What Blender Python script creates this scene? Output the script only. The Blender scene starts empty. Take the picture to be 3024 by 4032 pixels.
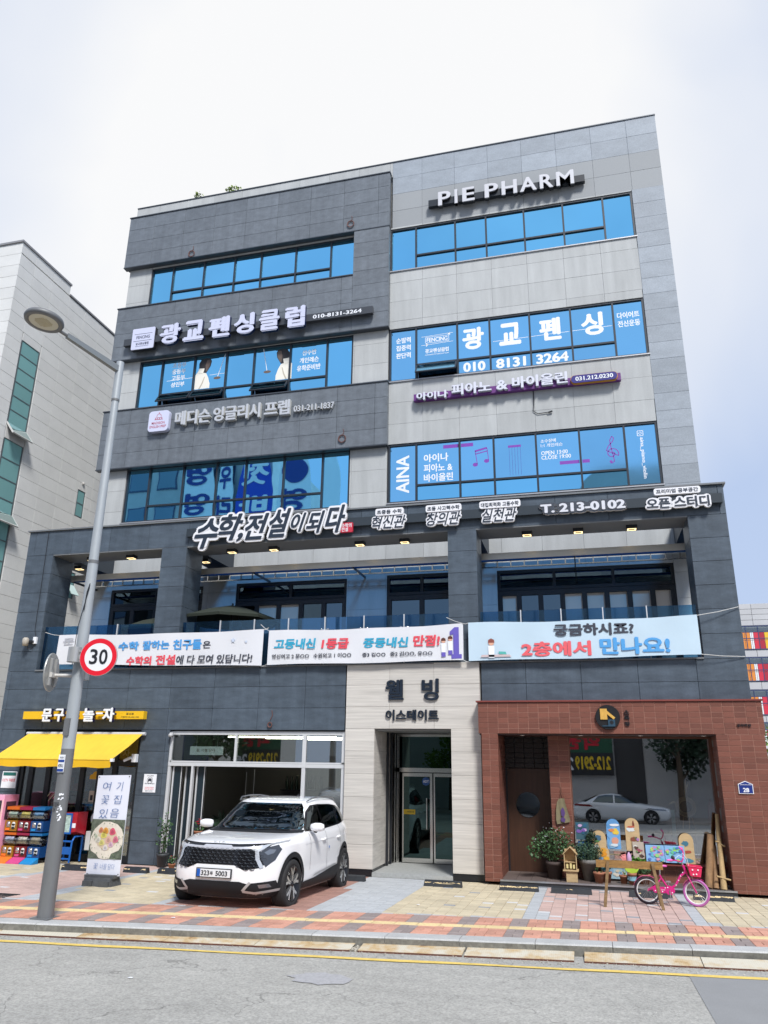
import bpy, bmesh, math, random
from math import radians, sin, cos, pi, sqrt, atan2, floor
from mathutils import Vector, Matrix
from mathutils.bvhtree import BVHTree
random.seed(7)
SC = bpy.context.scene
COL = SC.collection
# ------------------------------------------------------------------ camera
cam = bpy.data.cameras.new('camera')
camo = bpy.data.objects.new('camera', cam); COL.objects.link(camo); SC.camera = camo
cam.sensor_fit = 'HORIZONTAL'; cam.sensor_width = 36.0
cam.lens = 36.0 * 2984.6 / 3024.0
cam.clip_start = 0.1; cam.clip_end = 2000
_y, _p, _r = radians(14.717), radians(18.165), radians(0.7476)
fw = Vector((-sin(_y)*cos(_p), cos(_y)*cos(_p), sin(_p))); rt = Vector((cos(_y), sin(_y), 0)); up = rt.cross(fw)
rt2 = rt*cos(_r) + up*sin(_r); up2 = -rt*sin(_r) + up*cos(_r)
camo.matrix_world = Matrix(((rt2.x, up2.x, -fw.x, 0), (rt2.y, up2.y, -fw.y, -17.54), (rt2.z, up2.z, -fw.z, 2.4), (0, 0, 0, 1)))
# ------------------------------------------------------------------ world: bright overcast sky
SUN_EL, SUN_AZ = radians(49), radians(150)      # azimuth from +Y clockwise
w = bpy.data.worlds.new('World'); SC.world = w; w.use_nodes = True
nt = w.node_tree; N = nt.nodes; Lk = nt.links; N.clear()
out = N.new('ShaderNodeOutputWorld'); pass
bg1 = N.new('ShaderNodeBackground'); bg2 = N.new('ShaderNodeBackground')
sky = N.new('ShaderNodeTexSky'); sky.sky_type = 'NISHITA'; sky.sun_disc = False
sky.sun_elevation = SUN_EL; sky.sun_rotation = SUN_AZ
bg1.inputs['Strength'].default_value = 0.05; Lk.new(sky.outputs[0], bg1.inputs['Color'])
tc = N.new('ShaderNodeTexCoord'); dot = N.new('ShaderNodeVectorMath'); dot.operation = 'DOT_PRODUCT'
nz = N.new('ShaderNodeTexNoise'); nz.inputs['Scale'].default_value = 2.1; nz.inputs['Detail'].default_value = 4; nz.inputs['Distortion'].default_value = .4
gd = Vector((-0.22, 0.72, 0.66)).normalized()
dot.inputs[1].default_value = gd; Lk.new(tc.outputs['Generated'], dot.inputs[0])
Lk.new(tc.outputs['Generated'], nz.inputs['Vector'])
mr = N.new('ShaderNodeMapRange'); mr.inputs[1].default_value = 0.83; mr.inputs[2].default_value = 0.965; Lk.new(dot.outputs['Value'], mr.inputs[0])
ma = N.new('ShaderNodeMath'); ma.operation = 'MULTIPLY_ADD'; ma.inputs[1].default_value = 1.5; ma.inputs[2].default_value = -0.74; Lk.new(nz.outputs['Fac'], ma.inputs[0])
ad = N.new('ShaderNodeMath'); ad.operation = 'ADD'; ad.use_clamp = True; Lk.new(mr.outputs[0], ad.inputs[0]); Lk.new(ma.outputs[0], ad.inputs[1])
cr = N.new('ShaderNodeValToRGB'); cr.color_ramp.elements[0].color = (.40, .49, .675, 1); cr.color_ramp.elements[1].color = (.78, .78, .78, 1)
Lk.new(ad.outputs[0], cr.inputs[0]); Lk.new(cr.outputs[0], bg2.inputs['Color']); bg2.inputs['Strength'].default_value = 0.735
mixs = N.new('ShaderNodeMixShader'); mixs.inputs[0].default_value = .88
Lk.new(bg1.outputs[0], mixs.inputs[1]); Lk.new(bg2.outputs[0], mixs.inputs[2]); Lk.new(mixs.outputs[0], out.inputs[0])
sl = bpy.data.lights.new('sun', 'SUN'); sl.energy = 2.2; sl.angle = radians(12); sl.color = (1, .98, .95)
so = bpy.data.objects.new('sun', sl); COL.objects.link(so)
sd = Vector((sin(SUN_AZ)*cos(SUN_EL), cos(SUN_AZ)*cos(SUN_EL), sin(SUN_EL)))
so.rotation_euler = sd.to_track_quat('Z', 'Y').to_euler()
SC.view_settings.view_transform = 'Standard'; SC.view_settings.look = 'None'; SC.view_settings.gamma = 1
SC.view_settings.use_curve_mapping = False; SC.view_settings.exposure = 0.90
SC.cycles.max_bounces = 8; SC.cycles.transparent_max_bounces = 16; SC.cycles.use_denoising = True
try: SC.cycles.denoiser = 'OPENIMAGEDENOISE'
except Exception: pass
SC.cycles.sample_clamp_indirect = 6; SC.cycles.caustics_reflective = False; SC.cycles.caustics_refractive = False

# ------------------------------------------------------------------ materials
def hx(h):
    h = h.lstrip('#'); v = [int(h[i:i+2], 16)/255 for i in (0, 2, 4)]
    return tuple((c/12.92 if c <= .04045 else ((c+.055)/1.055)**2.4) for c in v)
MATS = {}
def M(name, col=(.5, .5, .5), rough=.6, metal=0, spec=.5, emit=None, es=0, coat=0, var=0, noise=None, bump=None, vscale=None, trans=None):
    """noise=(scale, amount, stretch(x,y,z)); bump=(scale, strength)"""
    if name in MATS: return MATS[name]
    if isinstance(col, str): col = hx(col)
    m = bpy.data.materials.new(name); m.use_nodes = True; MATS[name] = m
    t = m.node_tree; n = t.nodes; l = t.links; b = n['Principled BSDF']
    b.inputs['Base Color'].default_value = (*col, 1); b.inputs['Roughness'].default_value = rough
    b.inputs['Metallic'].default_value = metal; b.inputs['Specular IOR Level'].default_value = spec
    b.inputs['Coat Weight'].default_value = coat; b.inputs['Coat Roughness'].default_value = .04
    if emit is not None:
        e = hx(emit) if isinstance(emit, str) else emit
        b.inputs['Emission Color'].default_value = (*e, 1); b.inputs['Emission Strength'].default_value = es
    cur = None
    if var or noise:
        rgb = n.new('ShaderNodeRGB'); rgb.outputs[0].default_value = (*col, 1); cur = rgb.outputs[0]
    if noise:
        items = noise if isinstance(noise, list) else [noise]
        for (s, a, st) in items:
            g = n.new('ShaderNodeTexCoord'); mp = n.new('ShaderNodeMapping'); mp.inputs['Scale'].default_value = st
            nn = n.new('ShaderNodeTexNoise'); nn.inputs['Scale'].default_value = s; nn.inputs['Detail'].default_value = 6; nn.inputs['Roughness'].default_value = .65
            geo = n.new('ShaderNodeNewGeometry'); l.new(geo.outputs['Position'], mp.inputs['Vector']); l.new(mp.outputs[0], nn.inputs['Vector'])
            r = n.new('ShaderNodeMapRange'); r.inputs[1].default_value = .3; r.inputs[2].default_value = .7; r.inputs[3].default_value = 1-a; r.inputs[4].default_value = 1+a
            l.new(nn.outputs['Fac'], r.inputs[0])
            mx = n.new('ShaderNodeVectorMath'); mx.operation = 'SCALE'; l.new(cur, mx.inputs[0]); l.new(r.outputs[0], mx.inputs['Scale']); cur = mx.outputs[0]
    if var:
        oi = n.new('ShaderNodeObjectInfo'); geo = n.new('ShaderNodeNewGeometry')
        a = n.new('ShaderNodeMath'); a.operation = 'ADD'; l.new(oi.outputs['Random'], a.inputs[0]); l.new(geo.outputs['Random Per Island'], a.inputs[1])
        f = n.new('ShaderNodeMath'); f.operation = 'FRACT'; l.new(a.outputs[0], f.inputs[0])
        r = n.new('ShaderNodeMapRange'); r.inputs[3].default_value = 1-var; r.inputs[4].default_value = 1+var; l.new(f.outputs[0], r.inputs[0])
        mx = n.new('ShaderNodeVectorMath'); mx.operation = 'SCALE'; l.new(cur, mx.inputs[0]); l.new(r.outputs[0], mx.inputs['Scale']); cur = mx.outputs[0]
    if cur is not None: l.new(cur, b.inputs['Base Color'])
    if bump:
        geo = n.new('ShaderNodeNewGeometry'); nn = n.new('ShaderNodeTexNoise'); nn.inputs['Scale'].default_value = bump[0]; nn.inputs['Detail'].default_value = 4
        l.new(geo.outputs['Position'], nn.inputs['Vector'])
        bp = n.new('ShaderNodeBump'); bp.inputs['Strength'].default_value = bump[1]; bp.inputs['Distance'].default_value = .01
        l.new(nn.outputs['Fac'], bp.inputs['Height']); l.new(bp.outputs[0], b.inputs['Normal'])
    return m
def glass(name, tint, gloss, gcol=(1, 1, 1), rough=.01):
    """thin pane: tinted see-through mixed with a mirror share"""
    m = bpy.data.materials.new(name); m.use_nodes = True; MATS[name] = m
    t = m.node_tree; n = t.nodes; l = t.links; n.clear()
    o = n.new('ShaderNodeOutputMaterial'); mx = n.new('ShaderNodeMixShader'); tr = n.new('ShaderNodeBsdfTransparent'); gl = n.new('ShaderNodeBsdfGlossy')
    tr.inputs[0].default_value = (*tint, 1); gl.inputs['Color'].default_value = (*gcol, 1); gl.inputs['Roughness'].default_value = rough
    fr = n.new('ShaderNodeFresnel'); fr.inputs[0].default_value = 1.5
    a = n.new('ShaderNodeMath'); a.operation = 'ADD'; a.use_clamp = True; a.inputs[1].default_value = gloss
    l.new(fr.outputs[0], a.inputs[0]); l.new(a.outputs[0], mx.inputs[0]); l.new(tr.outputs[0], mx.inputs[1]); l.new(gl.outputs[0], mx.inputs[2]); l.new(mx.outputs[0], o.inputs[0])
    return m
granite = M('granite_light', (.45, .462, .458), .75, var=.05, noise=[(60, .14, (1, 1, 1)), (.8, .05, (1, 1, 1)), (1.6, .09, (2.5, 2.5, .25))], bump=(80, .15))
bluestone = M('bluestone', (.30, .335, .375), .6, var=.11, noise=[(45, .16, (1, 1, 1)), (2.2, .10, (1, 1, 2))])
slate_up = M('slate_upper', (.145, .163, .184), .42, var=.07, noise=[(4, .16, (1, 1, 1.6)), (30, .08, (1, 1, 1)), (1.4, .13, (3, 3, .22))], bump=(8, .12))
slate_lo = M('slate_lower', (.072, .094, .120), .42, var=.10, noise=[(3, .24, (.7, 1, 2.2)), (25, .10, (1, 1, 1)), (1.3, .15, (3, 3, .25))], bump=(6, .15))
joint = M('joint_dark', (.07, .075, .08), .9); joint_l = M('joint_light', (.27, .265, .25), .9); joint_b = M('mortar', (.36, .19, .145), .9)
travertine = M('striped_stone', (.56, .53, .485), .5, var=.04, noise=[(2.2, .17, (.25, 1, 9)), (6, .08, (.3, 1, 12))])
blackst = M('black_stone', (.012, .014, .018), .25)
brickm = M('red_brick', (.175, .062, .041), .5, var=.16, noise=[(40, .10, (1, 1, 1)), (2, .08, (1, 1, 1))], bump=(60, .3))
brickd = M('dark_brick', (.018, .012, .011), .5, var=.15)
frame = M('frame_dark', (.022, .028, .038), .4); frame_w = M('frame_white', (.66, .67, .68), .4, metal=.2)
steel = M('stainless', (.62, .61, .58), .18, metal=1); chrome = M('chrome', (.8, .8, .8), .08, metal=1)
white = M('white_print', (.84, .86, .90), .5); whiteg = M('sign_white', (.62, .64, .80), .4); lgrey = M('letter_grey', (.50, .52, .56), .5)
ivory = M('letter_ivory', (.63, .63, .66), .35)
black = M('black_paint', (.015, .017, .022), .4); dkblue = M('navy', (.008, .02, .08), .4)
rubber = M('rubber', (.018, .018, .019), .8, noise=(30, .2, (1, 1, 1)))
def mirror(name, col, rough=.02, wob=0):
    m = bpy.data.materials.new(name); m.use_nodes = True; MATS[name] = m; t = m.node_tree; n = t.nodes; l = t.links; b = n['Principled BSDF']
    b.inputs['Base Color'].default_value = (*col, 1); b.inputs['Metallic'].default_value = 1; b.inputs['Roughness'].default_value = rough
    rg = n.new('ShaderNodeRGB'); rg.outputs[0].default_value = (*col, 1); o2 = n.new('ShaderNodeObjectInfo'); g2 = n.new('ShaderNodeNewGeometry'); n2 = n.new('ShaderNodeTexNoise'); n2.inputs['Scale'].default_value = .7; l.new(g2.outputs['Position'], n2.inputs['Vector'])
    a2 = n.new('ShaderNodeMath'); a2.operation = 'ADD'; l.new(o2.outputs['Random'], a2.inputs[0]); l.new(n2.outputs['Fac'], a2.inputs[1]); r2_ = n.new('ShaderNodeMapRange'); r2_.inputs[2].default_value = 1.6; r2_.inputs[1].default_value = .3; r2_.inputs[3].default_value = .84; r2_.inputs[4].default_value = 1.0; l.new(a2.outputs[0], r2_.inputs[0])
    v2 = n.new('ShaderNodeVectorMath'); v2.operation = 'SCALE'; l.new(rg.outputs[0], v2.inputs[0]); l.new(r2_.outputs[0], v2.inputs['Scale']); l.new(v2.outputs[0], b.inputs['Base Color'])
    if wob:
        g = n.new('ShaderNodeNewGeometry'); nn = n.new('ShaderNodeTexNoise'); nn.inputs['Scale'].default_value = .9; nn.inputs['Detail'].default_value = 1
        oi = n.new('ShaderNodeObjectInfo'); v = n.new('ShaderNodeVectorMath'); v.operation = 'ADD'; l.new(g.outputs['Position'], v.inputs[0]); l.new(oi.outputs['Random'], v.inputs[1])
        l.new(v.outputs[0], nn.inputs['Vector']); bp = n.new('ShaderNodeBump'); bp.inputs['Strength'].default_value = wob; bp.inputs['Distance'].default_value = .02
        l.new(nn.outputs['Fac'], bp.inputs['Height']); l.new(bp.outputs[0], b.inputs['Normal'])
    return m
blueglass = mirror('blue_mirror_glass', (.25, .70, 1.0), .015, .09)
filmglass = mirror('film_glass', (.30, .70, 1.0), .08, .15)
greenglass = mirror('green_glass', (.30, .60, .60), .06, .4); greenglass.node_tree.nodes['Principled BSDF'].inputs['Metallic'].default_value = .35
darkglass = mirror('dark_glass', (.10, .15, .19), .02, .3)
shopglass = glass('shop_glass', (.80, .86, .84), .16)
wsglass = glass('workshop_glass', (.88, .90, .89), .32)
doorglass = glass('door_glass', (.05, .14, .14), .10, gcol=(.32, .52, .50))
railglass = glass('rail_glass', (.40, .64, .82), .12, gcol=(.5, .78, 1))
canopyglass = glass('canopy_glass', (.06, .26, .62), .06)
carglass = glass('car_glass', (.10, .12, .12), .10)

# ------------------------------------------------------------------ mesh helpers
class MB:
    def __init__(s): s.v = []; s.f = []; s.mi = []; s.sm = []
    def add(s, vs, fs, mi=0, smooth=False):
        b = len(s.v); s.v += [tuple(p) for p in vs]
        for f in fs: s.f.append([b+i for i in f]); s.mi.append(mi); s.sm.append(smooth)
        return s
    def box(s, x0, x1, y0, y1, z0, z1, mi=0):
        return s.add([(x0,y0,z0),(x1,y0,z0),(x1,y1,z0),(x0,y1,z0),(x0,y0,z1),(x1,y0,z1),(x1,y1,z1),(x0,y1,z1)],
            [(0,3,2,1),(4,5,6,7),(0,1,5,4),(1,2,6,5),(2,3,7,6),(3,0,4,7)], mi)
    def bev(s, x0, x1, y0, y1, z0, z1, b, mi=0):
        """box whose front (-y) edges are chamfered"""
        P = [(x0+b,y0,z0+b),(x1-b,y0,z0+b),(x1-b,y0,z1-b),(x0+b,y0,z1-b),(x0,y0+b,z0),(x1,y0+b,z0),(x1,y0+b,z1),(x0,y0+b,z1),(x0,y1,z0),(x1,y1,z0),(x1,y1,z1),(x0,y1,z1)]
        return s.add(P, [(0,1,2,3),(0,4,5,1),(1,5,6,2),(2,6,7,3),(3,7,4,0),(4,8,9,5),(5,9,10,6),(6,10,11,7),(7,11,8,4),(8,11,10,9)], mi)
    def tube(s, pts, r, seg=8, mi=0, cap=True, smooth=True):
        pts = [Vector(p) for p in pts]; n = len(pts); rr = r if isinstance(r, (list, tuple)) else [r]*n
        rings = []; up = None
        for i, p in enumerate(pts):
            d = (pts[min(i+1, n-1)] - pts[max(i-1, 0)])
            if d.length < 1e-9: d = Vector((0, 0, 1))
            d.normalize()
            if up is None: up = Vector((0, 0, 1)) if abs(d.z) < .9 else Vector((1, 0, 0))
            a = d.cross(up)
            if a.length < 1e-6: a = d.cross(Vector((0, 1, 0)))
            a.normalize(); b = a.cross(d).normalized(); up = b
            rings.append([p + (a*cos(2*pi*k/seg) + b*sin(2*pi*k/seg))*rr[i] for k in range(seg)])
        vs = [q for g in rings for q in g]; fs = []
        for i in range(n-1):
            for k in range(seg): fs.append((i*seg+k, i*seg+(k+1) % seg, (i+1)*seg+(k+1) % seg, (i+1)*seg+k))
        s.add(vs, fs, mi, smooth)
        if cap: s.add(rings[0], [tuple(range(seg))[::-1]], mi); s.add(rings[-1], [tuple(range(seg))], mi)
        return s
    def lathe(s, prof, seg=24, mi=0, smooth=True, c=(0, 0, 0), axis='z'):
        vs = []; fs = []; n = len(prof)
        for (r, h) in prof:
            for k in range(seg):
                a = 2*pi*k/seg; x, y = r*cos(a), r*sin(a)
                p = (x, y, h) if axis == 'z' else ((h, x, y) if axis == 'x' else (x, h, y))
                vs.append((p[0]+c[0], p[1]+c[1], p[2]+c[2]))
        for i in range(n-1):
            for k in range(seg): fs.append((i*seg+k, i*seg+(k+1) % seg, (i+1)*seg+(k+1) % seg, (i+1)*seg+k))
        return s.add(vs, fs, mi, smooth)
    def prism(s, poly, y0, y1, mi=0, side=None):
        """polygon in x,z, extruded from y0 (front) to y1"""
        n = len(poly)
        s.add([(x, y0, z) for x, z in poly], [tuple(range(n))], mi)
        s.add([(x, y1, z) for x, z in poly], [tuple(range(n))[::-1]], mi)
        vs = [(x, y0, z) for x, z in poly] + [(x, y1, z) for x, z in poly]
        return s.add(vs, [(i, i+n, (i+1) % n+n, (i+1) % n) for i in range(n)], mi if side is None else side)
    def mesh(s, name):
        m = bpy.data.meshes.new(name); m.from_pydata(s.v, [], s.f)
        m.polygons.foreach_set('material_index', s.mi); m.polygons.foreach_set('use_smooth', s.sm); m.update(); return m
def props(o, label=None, cat=None, group=None, kind=None):
    if label: o['label'] = label
    if cat: o['category'] = cat
    if group: o['group'] = group
    if kind: o['kind'] = kind
    return o
def obj(name, mb, mats, parent=None, label=None, cat=None, group=None, kind=None, loc=None, rot=None):
    me = mb.mesh(name) if isinstance(mb, MB) else mb
    if not isinstance(mats, (list, tuple)): mats = [mats]
    if len(me.materials) == 0:
        for m in mats: me.materials.append(m)
    o = bpy.data.objects.new(name, me); COL.objects.link(o)
    if parent is not None: o.parent = parent
    if loc is not None: o.location = loc
    if rot is not None: o.rotation_euler = rot
    return props(o, label, cat, group, kind)
def thing(name, label, cat, loc=(0, 0, 0), rot=(0, 0, 0), group=None, kind=None):
    o = bpy.data.objects.new(name, None); COL.objects.link(o); o.location = loc; o.rotation_euler = rot
    o.empty_display_size = .1
    return props(o, label, cat, group, kind)
def dup(root, loc=None, rot=None, label=None, group=None):
    r = root.copy(); COL.objects.link(r)
    if loc is not None: r.location = loc
    if rot is not None: r.rotation_euler = rot
    if label: r['label'] = label
    if group: r['group'] = group
    for ch in list(root.children):
        c = ch.copy(); COL.objects.link(c); c.parent = r
        for g in list(ch.children):
            d = g.copy(); COL.objects.link(d); d.parent = c
    return r
def text_mesh(body, bold=.012, extrude=0, shear=0, spread=(), space=1.0, res=3, line=1.0, align='LEFT'):
    """letters as a mesh in the x,y plane; spread = shifted copies that thicken the strokes"""
    c = bpy.data.curves.new('text', 'FONT'); c.body = body; c.offset = bold; c.shear = shear; c.size = 1; c.extrude = extrude
    c.space_character = space; c.resolution_u = res; c.space_line = line; c.align_x = align
    t = bpy.data.objects.new('text', c)
    me = bpy.data.meshes.new_from_object(t); bpy.data.objects.remove(t); bpy.data.curves.remove(c)
    vs = [v.co.copy() for v in me.vertices]; fs = [tuple(p.vertices) for p in me.polygons]; nf = [p.normal.copy() for p in me.polygons]
    bpy.data.meshes.remove(me)
    V = []; F = []; NN = []
    for k, (dx, dy) in enumerate([(0, 0)] + list(spread)):
        b = len(V); V += [Vector((v.x+dx, v.y+dy, v.z - k*.004)) for v in vs]; F += [tuple(i+b for i in f) for f in fs]; NN += nf
    return V, F, NN
def letters(name, body, x0, x1, z0, z1, y, mats, parent=None, depth=0, halo=0, **kw):
    """fit lettering into the rectangle x0..x1, z0..z1 with its face at y (facing -y); mats = face or (face, side)"""
    if not isinstance(mats, (list, tuple)): mats = [mats]
    if halo:
        kw['spread'] = [(halo*cos(a*pi/6), halo*sin(a*pi/6)) for a in range(12)] + [(halo*.5*cos(a*pi/2), halo*.5*sin(a*pi/2)) for a in range(4)]
    V, F, NN = text_mesh(body, extrude=(.1 if depth else 0), **kw)
    xs = [v.x for v in V]; ys = [v.y for v in V]; zs = [v.z for v in V]
    sx = (x1-x0)/max(1e-6, max(xs)-min(xs)); sz = (z1-z0)/max(1e-6, max(ys)-min(ys)); zt = max(zs)
    sy = depth/.2 if depth else .06
    mnx, mny = min(xs), min(ys); mb = MB(); vv = [(x0+(v.x-mnx)*sx, y+(zt-v.z)*sy, z0+(v.y-mny)*sz) for v in V]
    mb.v = vv; mb.f = [list(f) for f in F]; mb.sm = [False]*len(F)
    mb.mi = [(0 if (len(mats) < 2 or abs(n.z) > .5) else 1) for n in NN]
    return obj(name, mb, mats, parent)
def vletters(name, chars, x0, x1, z0, z1, y, mats, parent=None, **kw):
    """one object, characters stacked downwards"""
    return letters(name, '\n'.join(chars), x0, x1, z0, z1, y, mats, parent, line=.9, align='CENTER', **kw)
def rrect(x0, x1, z0, z1, r, n=5):
    P = []
    for cx, cz, a0 in ((x1-r, z0+r, -pi/2), (x1-r, z1-r, 0), (x0+r, z1-r, pi/2), (x0+r, z0+r, pi)):
        for k in range(n+1): a = a0 + k*pi/2/n; P.append((cx+r*cos(a), cz+r*sin(a)))
    return P
def circ(cx, cz, r, n=24, rz=None): return [(cx+r*cos(2*pi*k/n), cz+(rz or r)*sin(2*pi*k/n)) for k in range(n)]
def flat(name, poly, y, mat, parent=None, t=.003):
    return obj(name, MB().prism(poly, y, y+t, 0), mat, parent)
def line_poly(pts, w):
    """ribbon polygons along a polyline, as MB pieces"""
    out = []
    for (a, b) in zip(pts[:-1], pts[1:]):
        d = Vector((b[0]-a[0], b[1]-a[1])); 
        if d.length < 1e-6: continue
        n = Vector((-d.y, d.x)).normalized()*w/2
        out.append([(a[0]-n.x, a[1]-n.y), (b[0]-n.x, b[1]-n.y), (b[0]+n.x, b[1]+n.y), (a[0]+n.x, a[1]+n.y)])
    return out
# ------------------------------------------------------------------ cladding: every panel an object, cut round openings
TCACHE = {}; QUOTA = {}
def cut(rects, h):
    res = []
    for (a, b, c, d) in rects:
        x0, x1, z0, z1 = h
        if x1 <= a+1e-4 or x0 >= b-1e-4 or z1 <= c+1e-4 or z0 >= d-1e-4: res.append((a, b, c, d)); continue
        if a < x0: res.append((a, x0, c, d))
        if b > x1: res.append((x1, b, c, d))
        m0, m1 = max(a, x0), min(b, x1)
        if c < z0: res.append((m0, m1, c, z0))
        if d > z1: res.append((m0, m1, z1, d))
    return res
def clad(parent, name, mat, x0, x1, z0, z1, y, tw, th, gap=.0045, t=.12, holes=(), xo=None, zo=None, face='y', stagger=0, quota=290, proud=.0015, coarse=False, minsz=.04):
    """face 'y': plane x,z facing -y at y. face 'x': plane y,z facing +x at x=y. face '-x': facing -x."""
    xo = x0 if xo is None else xo; zo = z0 if zo is None else zo
    key = (parent.name, name); rest = MB(); nr = 0
    k0 = int(floor((z0-zo)/th+1e-6)); k1 = int(math.ceil((z1-zo)/th-1e-6))
    cells = []
    for k in range(k0, k1):
        off = stagger*tw if k % 2 else 0
        i0 = int(floor((x0-xo-off)/tw+1e-6)); i1 = int(math.ceil((x1-xo-off)/tw-1e-6))
        for i in range(i0, i1):
            r = (max(x0, xo+off+i*tw), min(x1, xo+off+(i+1)*tw), max(z0, zo+k*th), min(z1, zo+(k+1)*th))
            rs = [r]
            for h in holes: rs = cut(rs, h)
            cells += [q for q in rs if q[1]-q[0] > minsz and q[3]-q[2] > minsz]
    for (a, b, c, d) in cells:
        wd, hd = b-a-gap, d-c-gap; dy = random.uniform(-proud, proud)
        cx, cz = (a+b)/2, (c+d)/2
        if face == 'y': loc = (cx, y+dy, cz); rot = (0, 0, 0)
        elif face == 'x': loc = (y+dy, cx, cz); rot = (0, 0, pi/2)
        else: loc = (y+dy, cx, cz); rot = (0, 0, -pi/2)
        used = QUOTA.get(key, 0)
        if used < quota:
            kk = (round(wd, 3), round(hd, 3), t, mat.name)
            if kk not in TCACHE:
                TCACHE[kk] = MB().bev(-wd/2, wd/2, 0, t, -hd/2, hd/2, .003).mesh(name)
            obj(name, TCACHE[kk], mat, parent, loc=loc, rot=rot); QUOTA[key] = used+1
        else:
            q = MB().bev(-wd/2, wd/2, 0, t, -hd/2, hd/2, .003); R = Matrix.Translation(loc) @ Matrix.Rotation(rot[2], 4, 'Z')
            rest.add([R @ Vector(v) for v in q.v], q.f); nr += 1
    if nr: obj(name+'_field', rest, mat, parent, kind='stuff')
# ================================================================== ground
KS = .14                                                     # the kerb runs at a slight angle to the facade
def gz(y): return -.02*y if y > -6.4 else .128
asph = M('asphalt', (.365, .355, .325), .85, noise=[(34, .30, (1, 1, 1)), (9, .10, (1, 1, 1)), (.7, .08, (1, 1, 1)), (1.8, .07, (.5, 2, 1))], bump=(60, .9))
def add_cracks(m, dark):
    t = m.node_tree; n = t.nodes; l = t.links; b = n['Principled BSDF']; src = b.inputs['Base Color'].links[0].from_socket
    g = n.new('ShaderNodeNewGeometry'); nn = n.new('ShaderNodeTexNoise'); nn.inputs['Scale'].default_value = 2.5; nn.inputs['Detail'].default_value = 5
    l.new(g.outputs['Position'], nn.inputs['Vector']); va = n.new('ShaderNodeVectorMath'); va.operation = 'MULTIPLY_ADD'; va.inputs[1].default_value = (.9, .9, 0)
    l.new(nn.outputs['Color'], va.inputs[0]); l.new(g.outputs['Position'], va.inputs[2])
    vo = n.new('ShaderNodeTexVoronoi'); vo.feature = 'DISTANCE_TO_EDGE'; vo.inputs['Scale'].default_value = .62; l.new(va.outputs[0], vo.inputs['Vector'])
    n2 = n.new('ShaderNodeTexNoise'); n2.inputs['Scale'].default_value = .8; l.new(g.outputs['Position'], n2.inputs['Vector'])
    r = n.new('ShaderNodeMapRange'); r.inputs[1].default_value = .002; r.inputs[2].default_value = .010; r.inputs[3].default_value = dark; r.inputs[4].default_value = 1; l.new(vo.outputs['Distance'], r.inputs[0])
    k = n.new('ShaderNodeMapRange'); k.inputs[1].default_value = .42; k.inputs[2].default_value = .58; l.new(n2.outputs['Fac'], k.inputs[0])
    mx = n.new('ShaderNodeMix'); mx.data_type = 'FLOAT'; l.new(k.outputs[0], mx.inputs[0]); mx.inputs[2].default_value = 1; l.new(r.outputs[0], mx.inputs[3])
    v = n.new('ShaderNodeVectorMath'); v.operation = 'SCALE'; l.new(src, v.inputs[0]); l.new(mx.outputs[0], v.inputs['Scale']); l.new(v.outputs[0], b.inputs['Base Color'])
add_cracks(asph, .62)
mb = MB(); mb.add([(-300, -400, -.02), (300, -400, -.02), (300, -6.0+KS*300*0, -.02), (-300, -6.0, -.02)], [(0, 1, 2, 3)])
mb2 = MB().add([(-300, -14, -.024), (300, -14, -.024), (300, 400, -.024), (-300, 400, -.024), (-300, -27, -.56), (300, -27, -.56), (-300, -300, -.56), (300, -300, -.56)], [(0, 1, 2, 3), (4, 5, 1, 0), (6, 7, 5, 4)])
obj('ground', mb2, M('ground_far', (.22, .22, .20), .9, noise=(3, .2, (1, 1, 1))), kind='structure')
road = MB().add([(-60, -26.5, -.535), (60, -26.5, -.535), (60, -14, -.02), (-60, -14, -.02)], [(0, 1, 2, 3)]).add([(-60, -14, -.02), (60, -14, -.02), (60, -5.9+KS*60, -.02), (2.9, -5.9+KS*2.9, -.02), (-60, -5.9-KS*60, -.02)], [(0, 1, 2, 3, 4)])
obj('road', road, asph, kind='structure')
patch = MB().add([(.98, -6.62+.11*.98, -.015), (1.03, -8.4, -.015), (1.15, -13, -.015), (9, -13, -.015), (9, -5.75, -.015), (5, -6.12, -.015)], [(0, 1, 2, 3, 4, 5)])
obj('road_patch', patch, M('asphalt_new', (.26, .262, .262), .9, noise=[(70, .12, (1, 1, 1)), (2, .05, (1, 1, 1))], bump=(120, .5)), kind='structure')
ylw = M('yellow_paint', (.72, .52, .13), .7, noise=[(40, .12, (1, 1, 1)), (6, .12, (1, 1, 1))])
mb = MB(); xs = [-16+i*.5 for i in range(47)]
for a, b in zip(xs[:-1], xs[1:]):
    j = lambda x: .012*sin(x*3.1)+.008*sin(x*11)
    mb.add([(a, -6.665+.112*a+j(a), -.011), (b, -6.665+.112*b+j(b), -.011), (b, -6.565+.112*b+j(b+.3), -.011), (a, -6.565+.112*a+j(a+.3), -.011)], [(0, 1, 2, 3)])
obj('road_marking', mb, ylw, kind='structure')
mb = MB(); n = 22
ring = [(-3.2+(.36+.05*sin(k*1.9)+.03*sin(k*4.1))*cos(2*pi*k/n), -7.97+(.24+.03*sin(k*2.3))*sin(2*pi*k/n), -.013) for k in range(n)]
mb.add(ring, [tuple(range(n))]); obj('concrete_patch', mb, M('patch_conc', (.36, .355, .36), .9, noise=(25, .15, (1, 1, 1))), kind='structure')
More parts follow.
